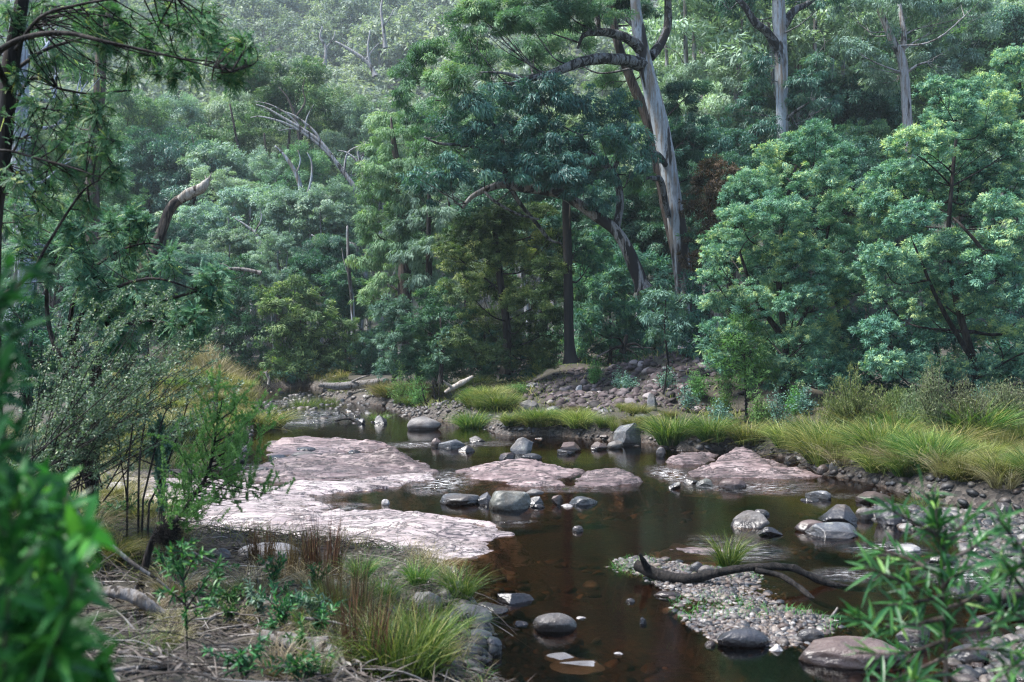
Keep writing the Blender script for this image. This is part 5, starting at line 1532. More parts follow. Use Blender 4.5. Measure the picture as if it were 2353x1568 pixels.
def build_gravel():
    r = R(31)
    q = rand_in(BAR, 15000, r, .5)
    z = ground(q[:, 0], q[:, 1])
    k = (z > -.1) & (r.random(len(q)) < .35 + .65 * (fbm(np.c_[q * 2.1, q[:, :1] * 0], 3, 2) > -.12))
    q, z = q[k], z[k]
    s = .007 + .030 * r.random(len(q)) ** 3.0
    s[r.random(len(q)) < .05] *= 1.8
    scatter_rocks('gravel', np.c_[q, z + s * .08], s, M['pebble'], 61)
    # cobbles of the right margin, of the spits and of the shallow bed
    q1 = rand_in(SPIT, 2600, r, .3)
    q2 = rand_in(SPIT2, 900, r, .3)
    q = np.r_[q1, q2]
    z = ground(q[:, 0], q[:, 1])
    s = .018 + .085 * r.random(len(q)) ** 2.8
    scatter_rocks('pebbles', np.c_[q, z + s * .05], s, M['cobble'], 71)
    q = r.uniform([-9, 5.5], [11, 34], (60000, 2))
    d = sd(q[:, 0], q[:, 1], WATER)
    pr = np.where(d > 0, np.exp(-d / .5), np.exp(d / .25))
    q = q[(r.random(len(q)) < pr) & ~((q[:, 0] < -.3) & (q[:, 1] > 8.5) & (q[:, 1] < 18))][:4200]
    z = ground(q[:, 0], q[:, 1])
    s = .016 + .095 * r.random(len(q)) ** 3
    scatter_rocks('pebbles', np.c_[q, z + s * .1], s, M['cobble'], 81)
    q = r.uniform([-10, 28], [4, 56], (24000, 2))
    d = sd(q[:, 0], q[:, 1], WATER)
    q = q[(d < .9) & (r.random(len(q)) < np.where(d > 0, .8, np.where(q[:, 1] > 30, .45, .1)))][:1000]
    z = ground(q[:, 0], q[:, 1])
    s = .04 + .13 * r.random(len(q)) ** 3
    scatter_rocks('pebbles', np.c_[q, np.maximum(z, -.05) + s * .1], s, M['cobble'], 85)
    # stones on the bed of the stream
    q = r.uniform([-1.5, 5.2], [5, 22], (9000, 2))
    d = sd(q[:, 0], q[:, 1], WATER)
    q = q[(d < -.1) & (fbm(np.c_[q * .8, q[:, :1] * 0], 2, 9) > -.05)][:2400]
    z = ground(q[:, 0], q[:, 1])
    s = np.minimum(.02 + .10 * r.random(len(q)) ** 3, np.maximum(.02, -z * .45))
    scatter_rocks('bed_stones', np.c_[q, z], s, M['bed_stone'], 95, 2, .5)
    # broken rock of the slope
    q = r.uniform([-.5, 26], [8, 36], (15000, 2))
    z = ground(q[:, 0], q[:, 1])
    px = MID + q[:, 0] / q[:, 1] * FOC
    py = HOR - (z - EYE) / q[:, 1] * FOC
    w = np.exp(-((px - 1440) / 210) ** 4) * np.exp(-((py - 890) / 85) ** 4)
    q = q[r.random(len(q)) < w][:2300]
    z = ground(q[:, 0], q[:, 1])
    s = .05 + .17 * r.random(len(q)) ** 2.6
    scatter_rocks('rubble', np.c_[q, z + s * .08], s, M['rubble'], 91, 2, .6, None, dict(cuts=11, rough=.06, cutlo=.45, cuthi=.8))


# ------------------------------------------------------------------ grass
def tussock(seed, n, h, spread, w, k=(.4, 1.2), hv=.35):
    r = R(seed)
    a = r.uniform(0, 6.28, n)
    q = np.sqrt(r.random(n)) * spread
    P = np.stack([np.cos(a) * q, np.sin(a) * q, np.zeros(n) - .02], 1)
    a2 = a + r.normal(0, .9, n)
    lean = np.stack([np.cos(a2), np.sin(a2)], 1)
    kk = r.uniform(*k, n) * (.45 + .55 * q / spread)
    T = np.clip(r.normal(.45, .27, n), 0, 1)
    hh = h * (1 - hv * r.random(n))
    br = r.random(n) < .12
    kk[br] *= 1.6
    hh[br] *= .75
    b = blades(Bag(), P, hh, lean, kk, w * r.uniform(.7, 1.3, n), T, 4, seed)
    return b.mesh('grass_tussock')


def build_tussocks():
    big = {'green': (tussock(1, 800, .8, .22, .014, (.5, 1.4)), M['grass']), 'gold': (tussock(2, 760, .8, .22, .014, (.6, 1.6)), M['grass_gold']), 'fine': (tussock(3, 300, .8, .12, .011, (.35, 1.2)), M['grass']),
           'tall': (tussock(4, 300, .8, .15, .011, (.15, .7)), M['grass_gold']), 'rush': (tussock(5, 210, .8, .18, .0085, (.03, .35), .6), M['rush']), 'sparse': (tussock(6, 70, .8, .12, .008, (.5, 1.3)), M['grass']), 'dry': (tussock(8, 260, .8, .2, .010, (.6, 1.7)), M['straw_pale']), 'wide': (tussock(7, 600, .8, .36, .014, (.4, 1.3)), M['grass'])}
    first = {}
    r = R(8)

    def put(kd, px, py, h, lab, grp=None, z=None, Y=None, wid=1.0, name='grass_tussock', cat='grass tussock'):
        if Y is None:
            p = hit(px, py)
        else:
            p = at(px, py, Y)
        zz = gz(p[0], p[1])
        s = h / FOC * p[1] / .8 * {'rush': 1.1, 'tall': 1.15, 'wide': 1.2}.get(kd, 1.4) * (.78 if lab.find('among the many') > 0 and 'near' not in lab else 1)
        if kd in first:
            o = first[kd].copy()
            COL.objects.link(o)
        else:
            o = obj(name, big[kd][0], big[kd][1])
            first[kd] = o
        o.name = name
        o.location = (p[0], p[1], zz)
        o.rotation_euler = (0, 0, r.uniform(0, 6.28))
        o.scale = (s * wid, s * wid, s)
        if 'group' in o and not grp:
            del o['group']
        tag(o, lab, cat, grp)
    for kd, px, py, h, lab, wid in [
        ('fine', 1672, 1308, 84, 'fresh green tussock growing on the gravel bar behind the charred branch', 1.05),
        ('fine', 1058, 1382, 88, 'bright green tuft arching over the slab at the near water edge', 1.1),
        ('fine', 2022, 1430, 110, 'green and straw tussock behind the near wattle sapling', 1.0),
        ('fine', 2120, 1168, 60, 'green tussock hanging over the craggy boulder of the right hand cluster', 1.2),
        ('wide', 700, 935, 48, 'rounded green tussock, left of the pair in the far stream', .75),
        ('wide', 752, 928, 40, 'darker green tussock, right of the pair in the far stream', .7),
        ('fine', 868, 962, 36, 'grass tuft on the dark block in the upper stream', 1.3),
        ('green', 1085, 982, 52, 'dark green tussock at the far waterline beside the burnt shrub', 1.1),
        ('sparse', 1277, 1036, 34, 'small grass tuft before the brown ledge', .8),
        ('green', 1545, 1022, 74, 'dark green hummock tussock overhanging the pool, first of the right bank row', 1.1),
        ('green', 1635, 1018, 62, 'second hummock of the right bank row, shaded and rust-tipped', 1.1),
        ('gold', 1720, 1030, 62, 'yellow-green dome tussock standing clear in the right bank row', 1.1),
        ('gold', 1810, 1032, 66, 'brownish tussock right of the yellow-green dome', 1.0),
        ('tall', 1895, 1076, 80, 'pale tussock leaning over the dark block of the right bank', 1.2),
        ('gold', 1985, 1010, 90, 'tall gold-green clump behind the right bank row', 1.0),
        ('green', 780, 893, 20, 'yellowish tussock above the fallen trunk far upstream', 1.6),
        ('gold', 945, 915, 48, 'yellow-green grass mound at the left foot of the olive wattle', 1.2),
        ('green', 1150, 945, 44, 'green grass mound left of the lichened boulder', 1.3),
        ('green', 1240, 985, 44, 'bright grass mound below the lichened boulder', 1.2),
        ('gold', 1330, 990, 44, 'yellow grass mound in the middle of the far bank', 1.2),
        ('green', 1180, 985, 30, 'low grass mound at the left end of the far bank stones', 1.2),
        ('wide', 918, 1560, 200, 'largest lush green tussock at the bottom of the near bank', .75),
        ('fine', 985, 1520, 130, 'green tuft right of the largest lush tussock on the near bank', 1.0),
        ('fine', 830, 1340, 70, 'green tuft at the near edge of the pale shelf', 1.0),
        ('fine', 960, 1350, 66, 'small arching tuft left of the grey slab on the near bank', 1.1),
        ('sparse', 1072, 1440, 70, 'thin tuft against the long rounded stone', .9),
        ('fine', 440, 1108, 46, 'bright strappy tuft at the far margin of the pale shelf', 1.2),
        ('green', 440, 900, 40, 'gold-green tussock in the meadow left of the stream', 1.5),
        ('gold', 600, 985, 62, 'yellow-green tussock where the left meadow meets the stream', 1.5)]:
        put(kd, px, py, h, lab, None, None, None, wid)
    for px, py, h, lab in [(602, 1304, 120, 'reddish rush clump in front of the big pale boulder'), (742, 1332, 165, 'taller reddish rush clump right of the big pale boulder'), (690, 1318, 110, 'thin reddish rush clump between the two taller rushes'),
                           (838, 1556, 230, 'dark brown rush clump standing in the largest lush tussock'), (795, 1440, 190, 'russet rush clump above the brown rush clump, near bank'), (965, 1500, 150, 'thin straw-brown rush clump between the two green tufts of the near bank'), (655, 1345, 120, 'sparse rusty rush clump below the big pale boulder')]:
        put('rush', px, py, h, lab, None, None, None, 1.0, 'rush_clump', 'rushes')
    # the look-alikes of the right bank, of the left meadow and of the far bank
    for zone, box, cnt, kinds_, h0, h1 in [
        ('among the many on the right bank below the silver wattles', (1840, 990, 2400, 1140), 86, ['gold', 'tall', 'dry', 'gold', 'tall', 'dry', 'green'], 40, 128),
        ('among the many in the meadow left of the stream', (330, 880, 620, 1010), 40, ['gold', 'dry', 'tall', 'gold'], 30, 54),
        ('among the many on the far bank under the olive wattle', (860, 895, 1200, 950), 34, ['gold', 'dry', 'tall', 'green'], 30, 54),
        ('among the many between the far boulders', (1130, 940, 1560, 1008), 34, ['gold', 'tall', 'gold', 'green'], 26, 48),
        ('among the many in the near bank grass', (700, 1350, 1030, 1560), 24, ['fine', 'sparse', 'sparse', 'tall', 'sparse'], 50, 110),
        ('among the many dry ones on the left bank above the shelf', (190, 1000, 420, 1300), 30, ['dry', 'gold', 'sparse', 'dry'], 60, 110),
        ('among the sticks and litter of the near bank', (300, 1340, 830, 1560), 20, ['dry', 'sparse', 'dry'], 40, 90)]:
        for _ in range(cnt):
            kd = kinds_[int(r.integers(0, len(kinds_)))]
            px, py = r.uniform(box[0], box[2]), r.uniform(box[1], box[3])
            if 'right bank' in zone:
                py = 985 + (1068 + (px - 1850) * .12 - 985) * math.sqrt(r.random())
            p = hit(px, py)
            if sd(np.array([p[0]]), np.array([p[1]]), WATER)[0] < .15:
                continue
            word = {'gold': 'yellow-green', 'tall': 'tall straw-tipped', 'green': 'green', 'fine': 'fine green', 'sparse': 'thin green', 'dry': 'dry straw'}[kd]
            put(kd, px, py, h0 + (h1 - h0) * r.random() ** 1.5, word + ' tussock ' + zone, 'tussocks ' + zone, None, None, r.uniform(.9, 1.4))


def build_grass():
    r = R(17)
    def field(name, P, h, w, mat, seed, k=(.4, 1.3), bend=None):
        n = len(P)
        a = r.uniform(0, 6.28, n)
        cl = fbm(np.c_[P[:, :2] * 1.3, np.zeros(n)], 2, seed)
        T = np.clip(.5 + .35 * cl + r.normal(0, .18, n), 0, 1)
        b = blades(Bag(), P, h * r.uniform(.5, 1.15, n) * (1 + .5 * cl), np.stack([np.cos(a), np.sin(a)], 1), r.uniform(*k, n), w, T, 3, seed)
        kind(obj(name, b.mesh(name), mat), 'stuff')
    def pts(lo, hi, n, f):
        q = r.uniform(lo, hi, (n, 2))
        d = sd(q[:, 0], q[:, 1], WATER)
        z = ground(q[:, 0], q[:, 1])
        px = MID + q[:, 0] / q[:, 1] * FOC
        py = HOR - (z - EYE) / q[:, 1] * FOC
        m = f(q, d, z, px, py)
        return np.c_[q, z - .02][r.random(n) < m]
    rub = lambda px, py: 1 - .9 * np.exp(-((px - 1440) / 210) ** 4) * np.exp(-((py - 890) / 85) ** 4)
    # right bank
    P = pts([3, 11], [14, 26], 9000, lambda q, d, z, px, py: (d > .35) * np.clip(d / 1.2, .06, 1) * (px > 1600) * rub(px, py))
    field('grass', P, .28, .014, M['grass_gold'], 3)
    P = pts([3, 15], [15, 27], 2000, lambda q, d, z, px, py: (d > 1.0) * (px > 1600) * .8 * rub(px, py))
    field('grass', P, .45, .009, M['straw'], 5, (.2, .9))
    # far bank and meadow
    P = pts([-7, 24], [6, 44], 14000, lambda q, d, z, px, py: (d > .3) * (px > 840) * rub(px, py) * .8)
    field('grass', P, .32, .022, M['grass_gold'], 7)
    P = pts([-22, 18], [-4, 60], 90000, lambda q, d, z, px, py: (d > .2) * (px < 800) * (px > 230))
    field('grass', P, .42, .026, M['grass_gold'], 9)
    # straw-coloured mound
    c = at(440, 870, 47)
    q = r.normal(0, 1, (9000, 2)) * [1.5, 1.2] + c[:2]
    z = ground(q[:, 0], q[:, 1]) + .95 * np.exp(-(((q[:, 0] - c[0]) / 1.7) ** 2 + ((q[:, 1] - c[1]) / 1.5) ** 2) ** 2)
    field('grass', np.c_[q, z - .6], 1.25, .03, M['straw_pale'], 11, (.2, .8))
    # near left bank: dry straw above, green and tan grass by the water
    P = pts([-9, 5.5], [-1.5, 20], 55000, lambda q, d, z, px, py: (d > .15) * (py < 1330) * np.clip(.25 + fbm(np.c_[q * .8, q[:, :1] * 0], 2, 5), 0, 1))
    field('grass', P, .38, .008, M['straw'], 13, (.6, 1.5))
    P = pts([-9, 5.5], [-1.6, 20], 42000, lambda q, d, z, px, py: (d > .1) * (py < 1420) * np.clip(.2 + fbm(np.c_[q * .9 + 9, q[:, :1] * 0], 2, 6), 0, 1))
    field('grass', P, .26, .008, M['grass'], 15, (.6, 1.5))
    P = pts([-2.6, 5.2], [.2, 9.6], 12000, lambda q, d, z, px, py: (d > .1) * np.clip((px - 640) / 300, 0, 1) * np.clip(fbm(np.c_[q * 1.8, q[:, :1] * 0], 2, 5) * 3 + .4, 0, 1) * (px < 1120) * .9)
    field('grass', P, .17, .006, M['grass'], 19, (.6, 1.5))
    P = pts([-2.6, 5.2], [.2, 9.6], 26000, lambda q, d, z, px, py: (d > .1) * np.clip((px - 560) / 300, 0, 1) * np.clip(fbm(np.c_[q * 1.5 + 5, q[:, :1] * 0], 2, 5) * 3 + .5, 0, 1) * (px < 1120) * .6)
    field('grass', P, .28, .005, M['straw'], 21, (.5, 1.4))
    # sprigs on the gravel bar
    q = rand_in(BAR, 1500, r)
    q = q[fbm(np.c_[q * 2.2, q[:, :1] * 0], 2, 3) > .12]
    field('grass', np.c_[q, ground(q[:, 0], q[:, 1])], .10, .006, M['herb'], 23, (.3, 1))
    c = on(1440, 1300, .05)
    q = r.normal(0, 1, (260, 2)) * [.16, .2] + c[:2]
    field('grass', np.c_[q, ground(q[:, 0], q[:, 1])], .10, .006, M['herb'], 25, (.5, 1.2))


def build_litter():
    r = R(23)
    n = 15000
    q = r.uniform([-6.5, 3.4], [.1, 10], (n, 2))
    d = sd(q[:, 0], q[:, 1], WATER)
    q = q[(d > .12)]
    n = len(q)
    z = ground(q[:, 0], q[:, 1])
    b = Bag()
    a = r.uniform(0, 6.28, n)
    A = np.stack([np.cos(a), np.sin(a), r.normal(0, .25, n)], 1)
    big = r.random(n) < .3
    L = np.where(big, r.uniform(.12, .45, n), r.uniform(.04, .12, n))
    W = np.where(big, r.uniform(.004, .010, n), r.uniform(.008, .02, n))
    P = np.c_[q, z + r.uniform(.003, .05, n)]
    leaves(b, P, A, np.array([0, 0, 1.0]) + r.normal(0, .4, (n, 3)), L, W, np.clip(r.normal(.5, .25, n), 0, 1), .05, .5)
    kind(obj('leaf_litter', b.mesh('leaf_litter'), M['litter']), 'stuff')
    b = Bag()
    for k in range(2200):
        i = int(r.integers(0, n))
        l, a = r.uniform(.12, .8), r.uniform(0, 6.28)
        u = np.array([math.cos(a), math.sin(a), 0])
        e = q[i] + u[:2] * l
        p0, p1 = np.array([*q[i], z[i] + .015]), np.array([*e, gz(e[0], e[1]) + r.uniform(.01, .10)])
        m = (p0 + p1) / 2 + r.normal(0, .04, 3) * l + np.array([0, 0, .02])
        addtube(b, spline([p0, m, p1], 3), [r.uniform(.003, .009), .002], 4, 0, 0, float(np.clip(r.normal(.4, .3), 0, 1)))
    kind(obj('twig_litter', b.mesh('twig_litter'), M['litter']), 'stuff')
# ------------------------------------------------------------------ near plants and dead wood
def frond(bag, base, axis, normal, L, r, pairs=9, T=.5):
    """a feathery wattle frond: a rib with paired narrow leaflets"""
    A = unit(np.asarray(axis, float)[None])[0]
    S = unit(np.cross(A, normal)[None])[0]
    t = np.linspace(.12, 1, pairs)
    P = base + A * L * t[:, None] - np.array([0, 0, 1]) * (L * .2 * t ** 2)[:, None]
    for sg in (1, -1):
        D = A * .75 + S * sg * .7 + r.normal(0, .08, (pairs, 3)) - np.array([0, 0, .25])
        leaves(bag, P, D, np.asarray(normal) + r.normal(0, .2, (pairs, 3)), L * .42 * (1 - .55 * t), L * .075, np.clip(T + r.normal(0, .06, pairs), 0, 1), .1, .5)
    e = base + A * L - np.array([0, 0, L * .2])
    leaves(bag, base[None], (e - base)[None], np.asarray(normal)[None], np.linalg.norm(e - base), L * .02, np.array([T * .6]), .0, .5)


def fronds_along(bag, path, n, L, seed, spread=.5, hang=.5, tvar=.2, pairs=8, out=None):
    r = R(seed)
    P = np.asarray(path)
    for k in range(n):
        s = r.uniform(.25, 1) * (len(P) - 1.01)
        i = int(s)
        p = P[i] + (P[i + 1] - P[i]) * (s - i)
        d = unit((P[min(i + 1, len(P) - 1)] - P[max(i - 1, 0)])[None])[0]
        ax = d * .8 + r.normal(0, spread, 3) - np.array([0, 0, hang * r.random()])
        T = np.clip(r.normal(.45, tvar), 0, 1)
        frond(bag, p, ax, np.array([0, -.35, 1.0]) + r.normal(0, .35, 3), L * r.uniform(.6, 1.25), r, pairs, T)


def twigs_in(bag, start, region, n, seed, r0=.006):
    """twigs from points of start to random points of the region blobs"""
    r = R(seed)
    out = []
    for k in range(n):
        b = region[int(r.integers(0, len(region)))]
        e = b[:3] + sphere(1, r)[0] * b[3] * r.uniform(.3, 1)
        ok = np.linalg.norm(start - e, axis=1)
        j = int(np.argmin(ok + r.uniform(0, .25, len(start))))
        s = start[j]
        if len(out) > 12 and r.random() < .75:
            near = [q[len(q) // 2] for q in out]
            dn = np.linalg.norm(np.array(near) - e, axis=1)
            if dn.min() < ok[j]:
                s = near[int(np.argmin(dn))]
        m = (s + e) / 2 + r.normal(0, .08, 3) * np.linalg.norm(e - s)
        p = spline([s, m, e], 4)
        addtube(bag, p, [r0, r0 * .35], 4)
        out.append(p)
    return out


def build_overhang():
    # the wattle whose boughs hang in from the upper left
    Y = 7.0
    base = np.array([-3.75, 7.2, gz(-3.75, 7.2)])
    stem = spline([base, at(-28, 600, Y), at(0, 350, Y), at(18, 180, Y), at(42, 40, Y), at(60, -80, Y), at(70, -220, Y)], 5)
    L1 = pline([(15, 200), (-10, 130, -.3), (40, 92, -.5), (110, 76, -.6), (170, 78, -.7), (240, 95, -.8), (330, 115, -.8), (430, 138, -.8), (530, 165, -.7)], Y)
    L2 = pline([(20, 170), (100, 115, .4), (180, 90, .5), (280, 70, .6), (380, 45, .6), (470, 20, .6)], Y)
    L3 = pline([(30, 120), (90, 40, -.5), (180, 10, -.7), (280, -5, -.8), (400, -10, -.8)], Y)
    L4 = pline([(-20, 400), (60, 190, .3), (140, 205, .3), (210, 215, .2), (300, 208, .1)], Y)
    L5 = pline([(-20, 380), (0, 345, -.2), (90, 365, -.3), (180, 390, -.4), (260, 420, -.5)], Y)
    L6 = pline([(-25, 470), (40, 330, .2), (90, 300, .2), (100, 260, .2), (130, 200, .1)], Y)
    L7 = pline([(-35, 700), (60, 640, -.2), (110, 560, -.2), (160, 480, -.3), (200, 430, -.3), (270, 395, -.3)], Y)
    limbs = [(L1, [.024, .02, .017, .013, .008, .003]), (L2, [.015, .012, .008, .003]), (L3, [.015, .011, .007, .003]), (L4, [.014, .012, .008, .003]), (L5, [.011, .009, .007, .002]), (L6, [.012, .008, .004]), (L7, [.015, .011, .008, .003])]
    t = empty('wattle_tree', base, 'near wattle with a thin dark trunk, its feathery boughs hanging across the upper left corner', 'tree')
    obj('trunk', addtube(Bag(), stem, [.09, .075, .06, .045, .035], 10, .1, 4).mesh('trunk', base, True), M['bark_dark'], t)
    f, tw = Bag(), Bag()
    for p, q in limbs:
        obj('limb', addtube(Bag(), p, q, 7, .12, 3).mesh('limb', base, True), M['bark_dark'], t)
    reg1 = pix([(300, 60, 60), (370, 40, 60), (440, 60, 60), (500, 100, 45), (540, 130, 40), (420, 120, 55), (340, 130, 55), (260, 30, 60), (480, 30, 50), (560, 90, 30), (380, 160, 40), (300, 170, 35), (250, 100, 40), (450, 155, 40), (530, 175, 25), (190, 30, 50)], Y, .5, 1)
    reg2 = pix([(60, 250, 60), (120, 240, 60), (180, 250, 50), (230, 235, 40), (60, 330, 55), (130, 330, 60), (200, 340, 55), (250, 330, 35), (40, 410, 50), (110, 410, 50), (190, 400, 50), (260, 400, 35), (20, 170, 40), (100, 150, 35), (30, 40, 40), (90, 20, 40), (120, 480, 45), (60, 520, 45), (200, 470, 45), (230, 270, 30)], Y, .5, 2)
    s1 = np.concatenate([L1, L2, L3])
    s2 = np.concatenate([L4, L5, L6, L7])
    for p in twigs_in(tw, s1, reg1, 280, 5):
        fronds_along(f, p, 12, .078, int(p[0, 0] * 1000) % 9999, .5, .15, .2)
    for p in twigs_in(tw, s2, reg2, 300, 6):
        fronds_along(f, p, 11, .072, int(p[0, 2] * 1000) % 9999, .5, .15, .22)
    obj('twigs', tw.mesh('twigs', base), M['bark_dark'], t)
    obj('foliage', f.mesh('foliage', base), M['frond'], t)

    # the blue-barked gum behind it
    Y = 17
    st = pline([(40, 760), (62, 600), (60, 500), (52, 400), (45, 300), (42, 200), (40, 100), (44, -60)], Y)
    bl = pix([(120, 120, 50), (20, 60, 60), (150, 30, 50), (10, 300, 45), (110, 420, 45), (180, 330, 40), (30, 520, 45), (130, 560, 50), (200, 180, 36), (-30, 200, 60), (170, 480, 40)], Y + 2, 1, 4)
    tree('gum_tree', 'blue-grey barked gum at the left edge behind the feathery boughs', 'tree', at(40, 760, Y), st, [.20, .19, .18, .16, .15, .14], bl, (M['gum_mid'], dict(GUM, L=.15, W=.03, cover=.8)), M['bark_blue'], 331, lo=.2)
    st = pline([(215, 560), (212, 420), (216, 320), (226, 220), (232, 120), (248, 50), (262, -20)], 30)
    tree('gum_tree', 'slender brown gum trunk seen through the overhanging feathery boughs', 'tree', at(215, 560, 30), st, [.2, .19, .18, .16, .14, .1], pix([(230, 20, 40), (200, 80, 40), (270, 60, 35), (180, 150, 40), (160, 250, 40), (240, 420, 35), (190, 480, 40)], 31, .6, 2), (M['gum_mid'], GUM), M['bark_brown'], 333, lo=.2)

    # feathery branch lower down: a wattle bush on the bank
    Y = 9.5
    base = np.array([-4.1, 9.8, gz(-4.1, 9.8)])
    S = [pline([(190, 905), (170, 800), (200, 700), (270, 660, -.2), (350, 640, -.3), (430, 660, -.3), (500, 690, -.3)], Y),
         pline([(190, 905), (160, 780), (180, 660), (250, 590, .2), (330, 560, .2), (400, 570, .2)], Y),
         pline([(190, 905), (230, 800), (310, 740, -.3), (400, 745, -.4), (470, 760, -.4)], Y),
         pline([(190, 905), (120, 780, .2), (110, 650, .2), (160, 560, .2), (240, 510, .2)], Y),
         pline([(190, 905), (260, 720, .1), (380, 690, .1), (480, 660, .1), (530, 640, .1)], Y)]
    t = empty('wattle_bush', base, 'feathery dark green wattle bush leaning out from the left bank, bright at its tips', 'bush')
    w, f = Bag(), Bag()
    for p in S:
        p = np.concatenate([base[None], p[3:]])
        addtube(w, p, [.03, .02, .012, .004], 6)
    reg = pix([(240, 530, 55), (310, 560, 55), (380, 590, 50), (300, 640, 60), (390, 660, 60), (460, 680, 50), (510, 680, 35), (340, 710, 55), (430, 730, 45), (250, 700, 55), (180, 600, 60), (160, 520, 50), (200, 660, 55), (480, 640, 40), (380, 760, 40), (450, 760, 30), (270, 780, 40), (320, 500, 30),
               (60, 560, 60), (90, 640, 55), (40, 480, 50)], Y, .5, 8)
    for p in twigs_in(w, np.concatenate([q[6:] for q in S]), reg, 400, 9):
        fronds_along(f, p, 10, .12, int(p[0, 0] * 3000) % 9999, .5, .2, .22)
    obj('branches', w.mesh('branches', base), M['bark_dark'], t)
    obj('foliage', f.mesh('foliage', base), M['frond'], t)

    # thickets that close the view on the left bank
    for px, py, Yb, bl, lab, m, s_ in [(60, 960, 15, [(20, 700, 60), (80, 760, 60), (30, 820, 60), (100, 850, 55), (150, 800, 50), (60, 900, 55), (140, 900, 45), (190, 860, 40), (-40, 760, 60)], 'dark thicket closing the left edge behind the fine-leaved bush', 'shrub', 1),
                                 (230, 960, 19, [(180, 700, 45), (230, 740, 45), (290, 770, 45), (240, 820, 45), (310, 830, 42), (190, 870, 40), (280, 880, 36), (340, 860, 34)], 'grey-green thicket between the feathery wattle bush and the meadow', 'gum_dark', 2)]:
        b = at(px, py, Yb)
        b[2] = gz(b[0], b[1])
        tree('bush', lab, 'bush', b, spline([b, b + [0, 0, .8], b + [.1, 0, 1.6]], 4), [.05, .04, .02], pix(bl, Yb, .6, s_), (M[m], dict(SHR, L=.08, W=.024)), M['bark_dark'], 340 + s_, lo=.1)

    # fine-leaved bush of slanting wands
    Y = 8.6
    base = np.array([-4.2, 8.5, gz(-4.2, 8.5)])
    t = empty('tea_tree_bush', base, 'dense bush of fine dark wands and tiny grey-green leaves slanting over the left bank', 'bush')
    w, f = Bag(), Bag()
    r = R(41)
    for k in range(85):
        e = at(r.uniform(60, 530), r.uniform(700, 1000), Y + r.uniform(-.7, .8))
        if e[2] > at(0, 745, Y)[2] + .3:
            continue
        s = base + np.array([r.normal(.1, .35), r.normal(0, .35), r.uniform(0, .2)])
        m = s * .5 + e * .5 + np.array([-.12, 0, -.10])
        p = spline([s, m, e], 6)
        addtube(w, p, [.009, .002], 4)
        for j in range(5):
            i = int(r.integers(5, len(p)))
            q = p[i] + np.array([r.uniform(-.05, .4), r.normal(0, .15), r.uniform(.0, .32)])
            p2 = spline([p[i], (p[i] + q) / 2 - np.array([0, 0, .02]), q], 4)
            addtube(w, p2, [.003, .001], 3)
            n = 80
            s_ = r.uniform(.1, 1, n) * (len(p2) - 1.01)
            ii = s_.astype(int)
            P = p2[ii] + (p2[ii + 1] - p2[ii]) * (s_ - ii)[:, None] + r.normal(0, .012, (n, 3))
            leaves(f, P, r.normal(0, .6, (n, 3)) + [.4, 0, .5], r.normal(0, .6, (n, 3)) + [0, -.3, .6], r.uniform(.018, .04, n), r.uniform(.008, .014, n), np.clip(r.normal(.5, .25, n), 0, 1))
    obj('stems', w.mesh('stems', base), M['bark_dark'], t)
    obj('foliage', f.mesh('foliage', base), M['fine'], t)


def lance_bush(name, label, cat, base, shoots, seed, L, W, mat, group=None, dens=26, tvar=.2, bend=.3, stemr=.008, bark='bark_brown'):
    """stems carrying long narrow leaves; shoots = world paths"""
    r = R(seed)
    base = np.asarray(base, float)
    t = empty(name, base, label, cat, group)
    w, f = Bag(), Bag()
    for p in shoots:
        addtube(w, p, [stemr, stemr * .7, stemr * .3], 6)
        ln = np.linalg.norm(np.diff(p, axis=0), axis=1).sum()
        n = int(dens * ln / L * .35) + 4
        s = np.sort(r.uniform(.22, 1, n)) * (len(p) - 1.01)
        i = s.astype(int)
        P = p[i] + (p[i + 1] - p[i]) * (s - i)[:, None]
        D = unit(p[np.minimum(i + 1, len(p) - 1)] - p[np.maximum(i - 1, 0)])
        A = D * .75 + r.normal(0, .62, (n, 3)) + [0, 0, .1]
        longleaf(f, P, A, r.normal(0, .5, (n, 3)) + [0, -.4, .8], L * r.uniform(.55, 1.2, n), W * r.uniform(.7, 1.2, n), np.clip(r.normal(.5, tvar, n), 0, 1), bend)
    obj('stems', w.mesh('stems', base), M[bark], t)
    obj('foliage', f.mesh('foliage', base), M[mat], t)
    return t


